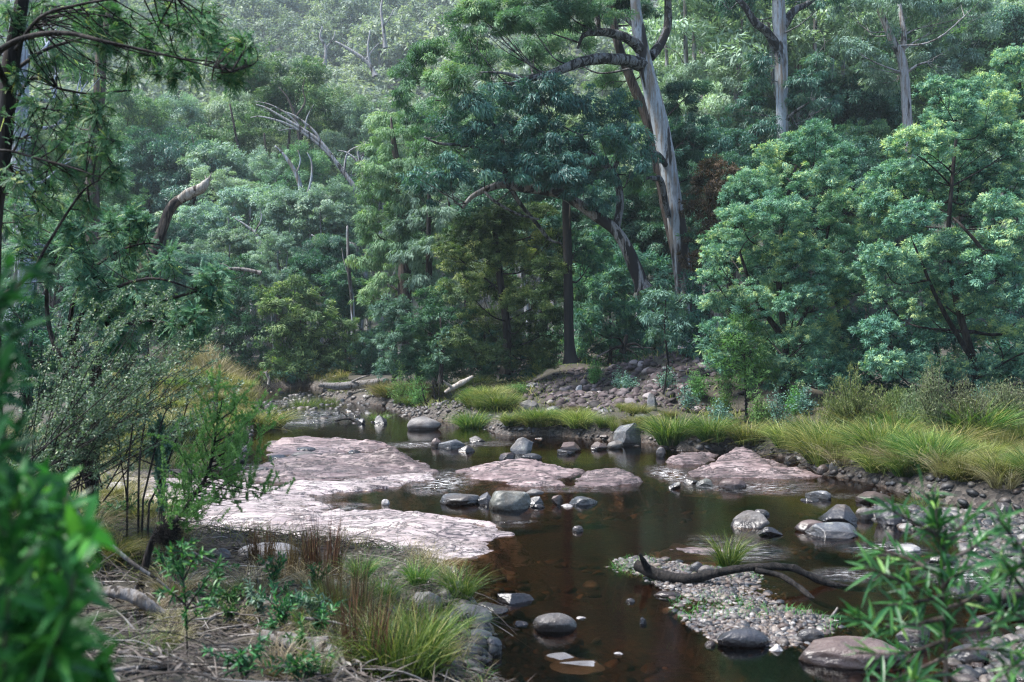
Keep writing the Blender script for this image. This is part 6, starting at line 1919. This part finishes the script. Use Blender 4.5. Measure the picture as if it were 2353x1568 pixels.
def build_near():
    r = R(3)
    # right front sapling
    Y = 3.3
    base = np.array([(2170 - MID) / FOC * Y, Y, -.05])
    stem = spline([base, at(2172, 1560, Y), at(2168, 1440, Y), at(2165, 1330, Y), at(2158, 1240, Y), at(2150, 1200, Y)], 6)
    sh = [stem]
    for (a, b, c, dy) in [((2166, 1380), (2080, 1340), (1985, 1300), -.1), ((2164, 1330), (2100, 1290), (1990, 1255), .1), ((2168, 1420), (2060, 1440), (1960, 1420), -.1), ((2162, 1300), (2230, 1260), (2290, 1215), .1), ((2160, 1270), (2200, 1220), (2240, 1180), 0),
                       ((2168, 1400), (2240, 1370), (2310, 1310), -.1), ((2170, 1470), (2080, 1500), (1965, 1500), .0), ((2170, 1510), (2060, 1560), (1990, 1600), .1), ((2168, 1450), (2260, 1440), (2350, 1400), .1), ((2170, 1500), (2250, 1490), (2340, 1500), -.1),
                       ((2155, 1230), (2100, 1200), (2040, 1170), 0), ((2152, 1215), (2150, 1170), (2120, 1130), 0), ((2170, 1540), (2200, 1570), (2260, 1590), 0), ((2165, 1350), (2200, 1320), (2240, 1300), -.15), ((2166, 1370), (2120, 1380), (2040, 1390), -.15), ((2172, 1545), (2120, 1560), (2080, 1570), -.2)]:
        sh.append(spline([at(*a, Y), at(*b, Y + dy), at(*c, Y + dy * 1.6)], 5))
    lance_bush('wattle_sapling', 'near wattle sapling with long shiny narrow leaves on a thin dark stem, bottom right', 'sapling', base, sh, 31, .105, .0115, 'near_mid', None, 30, .27, .15, .008)
    sh = [spline([at(2420, 1700, 3.0), at(2400, 1500, 3.0), at(2380, 1330, 3.0), at(2370, 1240, 3.0)], 5)]
    for (a, b, c) in [((2400, 1480), (2350, 1420), (2290, 1400)), ((2390, 1400), (2340, 1340), (2300, 1280)), ((2375, 1300), (2330, 1240), (2290, 1190)), ((2410, 1560), (2350, 1530), (2300, 1540)), ((2380, 1330), (2340, 1300), (2310, 1330))]:
        sh.append(spline([at(*a, 3.0), at(*b, 2.95), at(*c, 2.9)], 5))
    lance_bush('wattle_sapling', 'second near wattle sapling, its leaves reaching in from the right edge', 'sapling', at(2420, 1700, 3.0), sh, 37, .095, .0115, 'near_mid', None, 24, .27, .15, .007)

    # left front blurred leaves
    Y = 1.75
    b0 = np.array([-.95, 1.55, .55])
    sh = []
    for k in range(44):
        e = at(r.uniform(-30, 300), r.uniform(1060, 1600), Y + r.uniform(-.3, .5))
        if (e[0] / e[1] * FOC + MID) > 40 + (HOR - (e[2] - EYE) / e[1] * FOC - 1000) * .55 + 70:
            pass
        px = e[0] / e[1] * FOC + MID
        py = HOR - (e[2] - EYE) / e[1] * FOC
        if px > 145 + (py - 1060) * .35:
            continue
        s = b0 + r.normal(0, .12, 3) * [1, 1, .3]
        sh.append(spline([s, s * .45 + e * .55 + r.normal(0, .05, 3) - [.08, 0, 0], e], 6))
    lance_bush('wattle_bush', 'out of focus bush of broad green leaves filling the bottom left corner', 'bush', b0, sh, 43, .095, .021, 'near_leaf', None, 30, .25, .25, .006)
    Y = 1.7
    b0 = np.array([-1.15, 1.55, 1.15])
    sh = []
    for k in range(17):
        e = at(r.uniform(-60, 80), r.uniform(580, 1180), Y + r.uniform(-.3, .5))
        s = b0 + r.normal(0, .1, 3) * [1, 1, .3]
        sh.append(spline([s, s * .45 + e * .55 + r.normal(0, .05, 3) - [.12, 0, 0], e], 6))
    lance_bush('wattle_bush', 'blurred dark green upright bush standing along the left edge', 'bush', b0, sh, 47, .085, .015, 'near_dark', None, 30, .18, .2, .005)

    # leaning tea tree with the flood nest
    Y = 7.3
    base = at(318, 1368, Y)
    base[2] = gz(base[0], base[1])
    t = empty('tea_tree', base, 'young tea tree with soft bright green foliage, its bent dark stem holding flood debris', 'sapling')
    st = pline([(318, 1372), (330, 1320), (345, 1260), (362, 1225), (400, 1200), (440, 1150), (475, 1095), (490, 1040), (498, 980), (512, 915)], Y)
    obj('trunk', addtube(Bag(), st, [.032, .028, .025, .02, .016, .012, .007, .004], 8, .2, 3).mesh('trunk', base, True), M['bark_dark'], t)
    w, f = Bag(), Bag()
    ends = [(560, 905), (540, 960), (570, 990), (590, 1030), (560, 1060), (470, 930), (450, 990), (430, 1050), (420, 1010), (440, 1090), (540, 1080), (600, 1000), (500, 890), (470, 1010), (530, 1020), (410, 1100), (390, 1130), (420, 1160), (480, 1150), (520, 1120), (600, 1140), (640, 1130), (680, 1120),
            (560, 1160), (450, 1190), (480, 1200), (400, 1080), (510, 950), (580, 950), (550, 1030), (520, 1060), (600, 1060), (460, 1060), (440, 1030), (560, 935), (430, 1140)]
    for k, e in enumerate(ends * 2):
        e = at(e[0] + r.normal(0, 14), e[1] + r.normal(0, 14), Y + r.normal(0, .28))
        j = int(np.argmin(np.linalg.norm(st - (e - np.array([.12, 0, .22])), axis=1)))
        p = spline([st[j], (st[j] + e) / 2 + [0, 0, -.03], e], 5)
        addtube(w, p, [.005, .0015], 4)
        for q in range(5):
            i = int(r.integers(4, len(p)))
            z = p[i] + r.normal(0, .07, 3) + [.02, 0, .09]
            p2 = spline([p[i], (p[i] + z) / 2, z], 3)
            n = 85
            s_ = r.uniform(.05, 1, n) * (len(p2) - 1.01)
            ii = s_.astype(int)
            P = p2[ii] + (p2[ii + 1] - p2[ii]) * (s_ - ii)[:, None]
            leaves(f, P, r.normal(0, .5, (n, 3)) + [.1, 0, .75], r.normal(0, .6, (n, 3)) + [0, -.4, .6], r.uniform(.016, .034, n), r.uniform(.005, .008, n), np.clip(r.normal(.55, .2, n), 0, 1))
    obj('branches', w.mesh('branches', base), M['bark_dark'], t)
    obj('foliage', f.mesh('foliage', base), M['herb'], t)
    # flood nest caught in it
    c = at(385, 1228, Y - .03)
    b = Bag()
    for k in range(420):
        d = sphere(1, r)[0]
        p = c + d * np.array([.10, .07, .075]) * r.uniform(.3, 1)
        u = unit(r.normal(0, 1, (1, 3)) + [[.3, 0, .2]])[0] * r.uniform(.05, .15)
        addtube(b, np.array([p - u * .5, p + r.normal(0, .012, 3), p + u * .5]), [.0022, .0015], 3, 0, 0, .3)
    tag(obj('flood_debris', b.mesh('flood_debris', c), M['char'], None, c), 'dark nest of flood debris caught in the bent tea tree stem', 'debris')

    # slim leafy sapling
    Y = 5.4
    base = at(436, 1570, Y)
    base[2] = gz(base[0], base[1])
    st = np.concatenate([base[None], pline([(432, 1500), (428, 1400), (422, 1320), (418, 1250)], Y, 4)])
    sh = [st] + [spline([at(*a, Y), at(*b, Y + q), at(*c, Y + q)], 5) for a, b, c, q in [((428, 1400), (470, 1340), (510, 1290), 0), ((425, 1350), (380, 1300), (365, 1270), .1), ((424, 1330), (450, 1280), (480, 1270), -.1), ((428, 1390), (390, 1360), (360, 1370), -.1), ((422, 1310), (430, 1260), (450, 1240), .1), ((428, 1400), (480, 1380), (505, 1320), .1), ((424, 1340), (400, 1290), (395, 1260), 0), ((430, 1430), (470, 1400), (500, 1350), -.1)]]
    lance_bush('gum_sapling', 'slim sapling with dark shiny leaves in front of the bent tea tree stem', 'sapling', base, sh, 53, .055, .013, 'near_mid', None, 26, .25, .15, .005, 'bark_dark')
    for px, py, h, Y, lab, s in [(560, 1560, 120, 5.0, 'low leafy green plant at the bottom edge below the grey log', 61), (650, 1440, 110, 6.3, 'small leafy plant above the grey log on the near bank', 62), (690, 1570, 90, 5.1, 'leafy sprig at the bottom edge beside the root end of the grey log', 63),
                                 (600, 1420, 90, 6.6, 'grey-leaved little plant among the sticks left of the small leafy one', 64)]:
        base = at(px, py, Y)
        base[2] = gz(base[0], base[1])
        sh = [spline([base, base + [r.normal(0, .03), 0, h / FOC * Y * .5], base + [r.normal(0, .10), r.normal(0, .08), h / FOC * Y * r.uniform(.6, 1.1)]], 5) for _ in range(6)]
        lance_bush('leafy_plant', lab, 'plant', base, sh, s, .055, .012, 'near_mid' if s != 64 else 'fine', None, 22, .22, .15, .004)

    mk_ = None
    for k in range(20):
        px, py = [(r.uniform(430, 820), r.uniform(1320, 1560)), (r.uniform(200, 420), r.uniform(1180, 1400)), (r.uniform(480, 760), r.uniform(1330, 1450))][k % 3]
        p = hit(px, py)
        h = r.uniform(.12, .3)
        if mk_ is None or k in (3, 6):
            sh = [spline([p, p + [r.normal(0, .02), 0, h * .5], p + [r.normal(0, .08), r.normal(0, .08), h * r.uniform(.6, 1.1)]], 5) for _ in range(5)]
            mk_ = lance_bush('leafy_seedling', 'small dark leafy seedling, one of many in the litter of the near bank', 'seedling', p, sh, 80 + k, .05, .012, 'near_mid' if k != 3 else 'fine', 'leafy seedlings of the near bank', 24, .22, .15, .003)
        else:
            dup(mk_, p, r.uniform(0, 6.28), r.uniform(.7, 1.4))

    # bare dark stems above the straw
    Y = 8.3
    for k, (pts, lab) in enumerate([([(292, 1160), (296, 1060), (305, 980), (318, 900)], 'leftmost of the bare dark stems in the dry grass'), ([(318, 1160), (322, 1050), (335, 960), (350, 880)], 'second bare dark stem from the left in the dry grass'),
                                    ([(324, 1170), (350, 1060), (375, 960), (395, 930)], 'third and most slanting bare dark stem in the dry grass'), ([(336, 1170), (372, 1100), (405, 1010), (432, 930)], 'right-hand bare dark stem leaning over the meadow')]):
        p = pline(pts, Y)
        p[0, 2] = gz(p[0, 0], p[0, 1]) - .05
        b = addtube(Bag(), p, [.010, .008, .003], 5)
        for _ in range(7):
            i = int(r.integers(6, len(p)))
            e = p[i] + [r.normal(.02, .06), r.normal(0, .05), r.uniform(.05, .25)]
            addtube(b, np.array([p[i], (p[i] + e) / 2 + r.normal(0, .01, 3), e]), [.003, .001], 3)
        tag(obj('dried_stalk', b.mesh('dried_stalk', p[0]), M['bark_dark'], None, p[0]), lab, 'dead stem')
    base = at(372, 1125, 8.6)
    base[2] = gz(base[0], base[1])
    sh = [spline([base, at(370 + q, 1060, 8.6), at(362 + q * 2, py, 8.6)], 5) for q, py in ((-8, 985), (4, 960), (10, 1000), (0, 975), (14, 1030), (-10, 1040))]
    lance_bush('leafy_plant', 'blue-green leafy plant among the bare dark stems', 'plant', base, sh, 66, .06, .022, 'shrub_blue', None, 26, .2, .1, .004)


def log(name, label, cat, pts, Y, rad, bark, forks=(), sides=10, lump=.22, seed=0, ground_it=False):
    p = pline(pts, Y)
    if ground_it:
        for q in p:
            q[2] = max(q[2], gz(q[0], q[1]) + .01)
    c = p[0].copy()
    b = addtube(Bag(), p, rad, sides, lump, seed)
    o = obj(name, b.mesh(name, c, True), M[bark], None, c)
    tag(o, label, cat)
    for pp, q in forks:
        k = addtube(Bag(), pline(pp, Y), q, 8, lump, seed + 3)
        obj('side_branch', k.mesh('side_branch', c, True), M[bark], o)
    return o


def build_wood():
    # the charred branch on the gravel bar
    log('charred_branch', 'charred black forked branch arching from the gravel bar into the water', 'branch',
        [(1462, 1298, .3), (1490, 1312, .2), (1530, 1326, .1), (1580, 1330), (1640, 1318), (1700, 1306), (1760, 1302), (1815, 1304), (1850, 1318), (1900, 1340), (1960, 1352), (2010, 1356)], 9.15, [.05, .055, .05, .042, .036, .034, .034, .032, .026, .02], 'char',
        [([(1735, 1310, -.02), (1790, 1322, -.1), (1830, 1345, -.25), (1870, 1378, -.45), (1910, 1395, -.6), (1960, 1405, -.7)], [.03, .028, .025, .022, .018, .01]), ([(1490, 1312, .2), (1478, 1288, .15), (1470, 1272, .1)], [.04, .025, .01])], 12, .4, 4)
    log('dead_branch', 'thin grey twig lying from the gravel into the pool beside the charred branch', 'branch', [(1925, 1396), (1905, 1420), (1880, 1430)], 8.1, [.012, .009, .004], 'wood_grey', (), 6)
    # near left bank
    log('driftwood_log', 'pale twisted driftwood lying across the litter left of the slim sapling', 'log', [(238, 1358), (280, 1362), (320, 1376), (350, 1395), (385, 1412)], 6.5, [.03, .045, .045, .04, .012], 'wood_grey', (), 10, .3, 2)
    log('fallen_log', 'grey cracked log with a torn root end on the near bank', 'log', [(600, 1460), (660, 1474), (700, 1484), (748, 1492)], 5.7, [.035, .05, .055, .07], 'wood_grey', [([(748, 1492), (770, 1530, -.1), (785, 1570, -.15)], [.05, .035, .02]), ([(746, 1500), (740, 1540, -.1), (750, 1580, -.15)], [.04, .03, .015]), ([(752, 1488), (778, 1500), (800, 1540, -.1)], [.035, .02, .01])], 10, .35, 5)
    log('long_stick', 'long straight pale stick slanting down the bank behind the bent tea tree', 'stick', [(232, 1230), (300, 1290), (360, 1330), (410, 1372)], 7.0, [.018, .016, .012, .006], 'wood_grey', (), 6, .1)
    log('long_stick', 'grey pole leaning from the blurred bush down to the straw', 'stick', [(115, 1105), (160, 1160), (195, 1215)], 6.0, [.035, .032, .02], 'wood_grey', (), 8, .15)
    for k, (pts, lab) in enumerate([([(330, 1500), (380, 1540), (440, 1556), (520, 1548)], 'curved pale root, lowest of the bundle at the bottom left'), ([(340, 1490), (400, 1520), (470, 1530), (545, 1538)], 'curved pale root above the lowest one in the bundle'), ([(345, 1520), (390, 1556), (450, 1575)], 'short pale root at the left end of the bundle'),
                                    ([(545, 1525), (580, 1500), (602, 1483)], 'straight bleached stick pointing up beside the grey log'), ([(440, 1268), (490, 1290), (560, 1318)], 'dark stick lying below the blue-grey boulder'), ([(590, 1330), (600, 1350), (622, 1392)], 'brown stick leaning below the rushes'),
                                    ([(700, 1420), (760, 1428), (830, 1445)], 'tan stick lying in the near grass')]):
        log('dead_stick' if k > 2 else 'exposed_root', lab, 'stick' if k > 2 else 'root', pts, 5.1 if k < 3 else [5.4, 8.2, 7.4, 6.2][k - 3], [.011, .009, .004], 'wood_white' if k in (0, 1, 2, 3) else 'wood_grey', (), 6, .15, k, True)
    log('curved_log', 'pale curved trunk lying over the straw at the left end of the shelf', 'log', [(215, 1085), (250, 1100), (275, 1116), (300, 1150), (310, 1180)], 13.0, [.05, .07, .08, .08, .05], 'wood_grey', (), 9, .15, 9, True)
    r = R(29)
    mk_ = None
    for k in range(16):
        p = hit(r.uniform(300, 780), r.uniform(1340, 1560))
        if mk_ is None:
            b = Bag()
            q = spline([(0, 0, .01), (.14, .03, .05), (.30, .02, .06), (.46, -.05, .03)], 5)
            addtube(b, q, [.011, .010, .007, .002], 6, .25, 4)
            o = obj('dead_branch', b.mesh('dead_branch', None, True), M['wood_grey'], None, p)
            for i, e in ((6, (.26, .16, .06)), (10, (.40, -.16, .07)), (12, (.44, .06, .10))):
                c = addtube(Bag(), spline([q[i], (q[i] + np.array(e)) / 2 + [0, 0, .01], e], 3), [.006, .002], 5, .2)
                obj('side_branch', c.mesh('side_branch', None, True), M['wood_grey'], o)
            mk_ = tag(o, 'dead grey forked branch lying in the litter of the near bank, one of several', 'branch', 'dead branches in the near litter')
        else:
            o = dup(mk_, p)
        o.rotation_euler = (r.normal(0, .15), r.normal(0, .12), r.uniform(0, 6.28))
        o.scale = [r.uniform(.7, 1.5)] * 3
    # across the stream
    log('fallen_log', 'grey fallen trunk bridging the narrow stream far away', 'log', [(735, 885), (780, 888), (830, 884), (890, 876)], 40, [.10, .17, .18, .16], 'wood_grey', [([(800, 882), (830, 868, -.3), (856, 862, -.5)], [.05, .04, .02])], 10, .15, 3)
    log('bleached_log', 'short bleached white log propped against the olive wattle grass', 'log', [(1022, 902), (1040, 892), (1062, 880), (1086, 866)], 30, [.05, .08, .09, .05], 'wood_white', [([(1040, 892), (1025, 880, -.2), (1018, 874, -.3)], [.05, .03, .012])], 10, .35, 6)
    log('bleached_stump', 'small white broken stump standing on the far stones', 'stump', [(617, 884), (619, 872), (612, 858), (616, 852)], 44, [.07, .07, .06, .02], 'wood_white', [([(616, 862), (608, 856), (602, 857)], [.05, .03, .01])], 8, .2, 3)
    base = at(1008, 950, 31)
    b = Bag()
    r = R(19)
    t = empty('burnt_shrub', base, 'bare burnt shrub with black twisted stems at the far waterline', 'shrub')
    for k, pts in enumerate([[(1008, 950), (1000, 920), (996, 890), (990, 862)], [(1008, 950), (1010, 918), (1008, 900), (1016, 872)], [(1008, 950), (1030, 925), (1055, 905), (1090, 900), (1110, 915)], [(1010, 945), (1040, 915), (1075, 890), (1100, 885)], [(1008, 950), (985, 935), (975, 915), (968, 880)], [(1008, 948), (1035, 940), (1060, 938), (1080, 945)], [(1008, 950), (990, 948), (965, 955)]]):
        p = pline(pts, 31, 4)
        s = addtube(Bag(), p, [.06, .035, .02, .008], 6, .2, k)
        for _ in range(8):
            i = int(r.integers(4, len(p)))
            e = p[i] + r.normal(0, .22, 3) + [0, 0, .12]
            addtube(s, np.array([p[i], (p[i] + e) / 2 + r.normal(0, .03, 3), e]), [.012, .004], 4)
        obj('stem', s.mesh('stem', base, True), M['char'], t)
    log('dead_sapling', 'thin slanting dead stem on the stony slope by the tall grey block', 'dead stem', [(1512, 950), (1524, 905), (1530, 870), (1532, 830)], 27, [.04, .03, .02, .01], 'bark_dark', (), 6)
    log('upturned_root', 'dark tangled root stump with a sawn pale end at the crest of the slope', 'stump', [(1430, 812), (1436, 790), (1440, 770)], 33, [.12, .09, .06], 'bark_dark', [([(1436, 795), (1410, 800, -.2), (1395, 812, -.3)], [.05, .04, .02]), ([(1436, 795), (1460, 790, -.2), (1480, 805, -.3)], [.05, .04, .02]), ([(1434, 800), (1425, 780, -.4), (1405, 775, -.6)], [.04, .03, .01]), ([(1438, 800), (1455, 810, -.4), (1466, 822, -.5)], [.04, .03, .01])], 8, .3)
    log('dead_branch', 'pale dead branch lying along the crest of the stony slope', 'branch', [(1360, 828), (1400, 806), (1440, 798), (1500, 800)], 33, [.03, .035, .03, .015], 'wood_grey', (), 6)
    log('dead_branch', 'dark drift branch lying in the shallows behind the far whaleback boulder', 'branch', [(770, 968), (800, 962), (830, 975), (862, 985)], 29, [.03, .04, .03, .015], 'bark_dark', [([(800, 962), (790, 950), (776, 944)], [.025, .015, .008])], 7)
    log('drift_root', 'dark drift root tangle behind the sapling leaves at the right edge', 'branch', [(2230, 1400), (2290, 1375), (2353, 1362), (2420, 1370)], 8.3, [.03, .05, .06, .05], 'bark_dark', [([(2260, 1388), (2240, 1370), (2215, 1372)], [.03, .02, .01]), ([(2300, 1375), (2280, 1410, -.1), (2240, 1418, -.2)], [.03, .02, .01])], 8, .3)


def build_weeds():
    """leafy weeds and broom bushes of the right bank and of the slope"""
    r = R(61)
    # px, base py, Y, width, height, mould, label
    for i, (px, py, Y, w, h, kd, lab) in enumerate([
        (1960, 1010, 19.5, 130, 130, 'broom', 'tall feathery olive broom bush behind the right bank tussocks'),
        (2060, 1010, 20, 60, 90, 'broom', 'narrow broom bush right of the feathery olive one'),
        (2150, 1030, 18, 80, 230, 'tall', 'tallest wispy tea tree rising out of the right bank grass'),
        (2225, 1020, 18, 90, 130, 'grey', 'grey-green wispy bush near the tallest wispy tea tree'),
        (2310, 1010, 18.5, 110, 120, 'grey', 'grey-green bush in the grass at the right edge'),
        (2100, 1020, 19, 70, 110, 'grey', 'small grey bush between the broom and the tallest wispy tea tree'),
        (1790, 985, 22, 70, 110, 'blue', 'ice-blue round-leaved gum sapling at the edge of the shade'),
        (1850, 980, 22.5, 60, 90, 'blue', 'lower ice-blue sapling right of the first one in the shade'),
        (1830, 975, 23, 60, 90, 'herb', 'bright green seedling between the two ice-blue saplings'),
        (1605, 885, 27, 50, 50, 'herb', 'bright green sprawling weed at the right end of the stony slope'),
        (1365, 860, 31, 36, 50, 'herb', 'bright green seedling at the crest of the stony slope'),
        (1440, 935, 28, 60, 80, 'blue', 'blue-green weed low in the middle of the stony slope'),
        (1425, 880, 30, 40, 44, 'blue', 'blue-green weed half way up the stony slope'),
        (1530, 915, 27.5, 60, 70, 'blue', 'blue-green wattle seedling right of the tall grey block'),
        (1580, 935, 26, 60, 60, 'blue', 'grey-blue weed at the lower right of the stony slope'),
        (1650, 970, 24, 70, 60, 'blue', 'grey-blue weed patch left of the young wattle foot'),
        (1660, 935, 24.5, 60, 60, 'herb', 'green weed beneath the young wattle'),
        (1745, 960, 23, 60, 70, 'herb', 'green weed right of the young wattle foot'),
        (2260, 950, 21, 80, 60, 'blue', 'blue-leaved shrub in the black shade at the right'),
        (1190, 925, 30, 60, 40, 'herb', 'bushy green fern-like weed at the left foot of the stony slope'),
        (960, 905, 33, 60, 50, 'herb', 'yellow-green soft bush beside the bleached white log'),
        (920, 885, 34, 70, 60, 'herb', 'olive-green soft bush right of the fallen trunk')]):
        base = at(px, py, Y)
        base[2] = gz(base[0], base[1])
        W, H = w / FOC * Y * (1.25 if kd in ('broom', 'grey') else 1), h / FOC * Y * (1.35 if kd in ('broom', 'grey') else 1.1)
        H = max(.15, H + (at(px, py, Y)[2] - base[2]))
        t = empty('weed' if kd in ('herb',) else 'sapling' if kd in ('blue',) else 'bush', base, lab, {'herb': 'weed', 'blue': 'sapling'}.get(kd, 'bush'))
        wd, f = Bag(), Bag()
        n = {'broom': 110, 'tall': 40, 'grey': 70, 'blue': 14, 'herb': 22}[kd]
        mat = {'broom': 'broom', 'tall': 'fine_bush', 'grey': 'fine_bush', 'blue': 'shrub_blue', 'herb': 'herb'}[kd]
        for k in range(n):
            a = r.uniform(0, 6.28)
            q = math.sqrt(r.random()) * .5 * W
            e = np.array([math.cos(a) * q, math.sin(a) * q, H * r.uniform(.45, 1) * (1 - .5 * (q / (.5 * W)) ** 2)])
            p = spline([base, base + e * [.35, .35, .5], base + e], 5)
            addtube(wd, p, [.010 if kd != 'tall' else .016, .003], 4)
            m = {'broom': 130, 'tall': 150, 'grey': 120, 'blue': 60, 'herb': 80}[kd]
            s = r.uniform(.3 if kd != 'tall' else .45, 1, m) * (len(p) - 1.01)
            ii = s.astype(int)
            sp = {'broom': .03, 'tall': .05, 'grey': .05, 'blue': .05, 'herb': .07}[kd]
            P = p[ii] + (p[ii + 1] - p[ii]) * (s - ii)[:, None] + r.normal(0, sp, (m, 3))
            D = r.normal(0, .5, (m, 3)) + ([0, 0, 1.1] if kd in ('broom', 'tall', 'grey') else [0, 0, .2])
            ll, ww = {'broom': (.09, .012), 'tall': (.07, .012), 'grey': (.06, .014), 'blue': (.055, .032), 'herb': (.08, .018)}[kd]
            leaves(f, P, D, r.normal(0, .6, (m, 3)) + [0, -.3, .7], ll * r.uniform(.6, 1.3, m), ww * r.uniform(.7, 1.3, m), np.clip(r.normal(.5, .2, m), 0, 1))
        obj('stems', wd.mesh('stems', base), M['bark_brown'], t)
        obj('foliage', f.mesh('foliage', base), M[mat], t)


M['bark_blue'] = barkmat('blue_gum_bark', (.30, .35, .42), (.16, .17, .20), (.03, .03, .035), .45, 3, .2)
M['broom'] = leafmat('broom_leaf', [(0, (.03, .06, .022)), (.45, (.10, .155, .055)), (.8, (.20, .25, .09)), (1, (.32, .34, .15))], rough=.5)
M['fine_bush'] = leafmat('fine_bush_leaf', [(0, (.04, .06, .03)), (.5, (.12, .16, .085)), (1, (.28, .30, .17))], rough=.5)

M['bark_lean'] = barkmat('leaning_gum_bark', (.19, .19, .19), (.11, .09, .078), (.016, .014, .014), .5, 3, .2)
M['near_mid'] = leafmat('near_mid_leaf', [(0, (.010, .045, .02)), (.5, (.026, .11, .035)), (.85, (.07, .20, .045)), (1, (.16, .30, .07))], trans=.3, rough=.42, spec=.35, val=.2)
M['near_dark'] = leafmat('near_dark_leaf', [(0, (.006, .03, .02)), (.5, (.014, .07, .035)), (.85, (.03, .12, .05)), (1, (.06, .18, .05))], trans=.2, rough=.6, spec=.12, val=.1)
# ------------------------------------------------------------------ light, air, camera
def build_light():
    el, az = math.radians(60), math.radians(-95)   # sun ahead of the camera, to the left
    w = bpy.data.worlds.new('World')
    SC.world = w
    w.use_nodes = True
    t = w.node_tree
    bg = t.nodes['Background']
    sky = t.nodes.new('ShaderNodeTexSky')
    sky.sky_type = 'NISHITA'
    sky.sun_disc = False
    sky.sun_elevation = el
    sky.sun_rotation = az
    t.links.new(sky.outputs[0], bg.inputs[0])
    bg.inputs[1].default_value = .10
    s = bpy.data.lights.new('sun', 'SUN')
    s.energy = 3.5
    s.angle = math.radians(10)
    s.color = (1, .965, .92)
    o = bpy.data.objects.new('sun', s)
    COL.objects.link(o)
    # the lamp shines along its own -Z: from (sin az, cos az) at elevation el
    from mathutils import Vector
    d = Vector((math.sin(az) * math.cos(el), math.cos(az) * math.cos(el), math.sin(el)))
    o.rotation_euler = d.to_track_quat('Z', 'Y').to_euler()


def build_haze():
    V = np.array([[x, y, z] for x in (-620, 620) for y in (-12, 622) for z in (-4, 235)], float)
    F = np.array([[0, 1, 3, 2], [4, 6, 7, 5], [0, 4, 5, 1], [2, 3, 7, 6], [0, 2, 6, 4], [1, 5, 7, 3]])
    m, t, out = nt('haze')
    p = t.nodes.new('ShaderNodeVolumePrincipled')
    p.inputs['Color'].default_value = (.74, .88, .96, 1)
    p.inputs['Density'].default_value = HAZE
    t.links.new(p.outputs[0], out.inputs['Volume'])
    kind(obj('haze', mk('haze', V, F), m), 'stuff')


HAZE = .00035


def build_camera():
    c = bpy.data.cameras.new('camera')
    c.sensor_width = 36
    c.lens = FOC / 2353 * 36
    c.clip_end = 2000
    c.clip_start = .05
    c.dof.use_dof = True
    c.dof.focus_distance = 22
    c.dof.aperture_fstop = 2.8
    o = bpy.data.objects.new('camera', c)
    COL.objects.link(o)
    o.location = (0, 0, EYE)
    o.rotation_euler = (math.radians(90) + math.atan((HOR - 784) / FOC), 0, 0)
    SC.camera = o


import time as _t
for _f in (build_light, build_camera, build_land, build_shelves, build_stones, build_gravel, build_tussocks, build_grass, build_litter, build_wood, build_weeds, build_near, build_overhang, build_heroes, build_grove, build_hill, build_haze):
    _s = _t.time()
    _f()
    print(_f.__name__, round(_t.time() - _s, 1), sum(len(m.polygons) for m in bpy.data.meshes) // 1000, 'k faces')
SC.view_settings.view_transform = 'Standard'
SC.view_settings.look = 'None'
SC.view_settings.exposure = 1.95
SC.view_settings.gamma = 1.0
SC.cycles.max_bounces = 8
SC.cycles.transparent_max_bounces = 12
SC.cycles.use_denoising = True
SC.cycles.sample_clamp_indirect = 3.0
SC.cycles.denoising_prefilter = 'NONE'
SC.cycles.pixel_filter_type = 'BLACKMAN_HARRIS'
SC.cycles.filter_width = 1.2
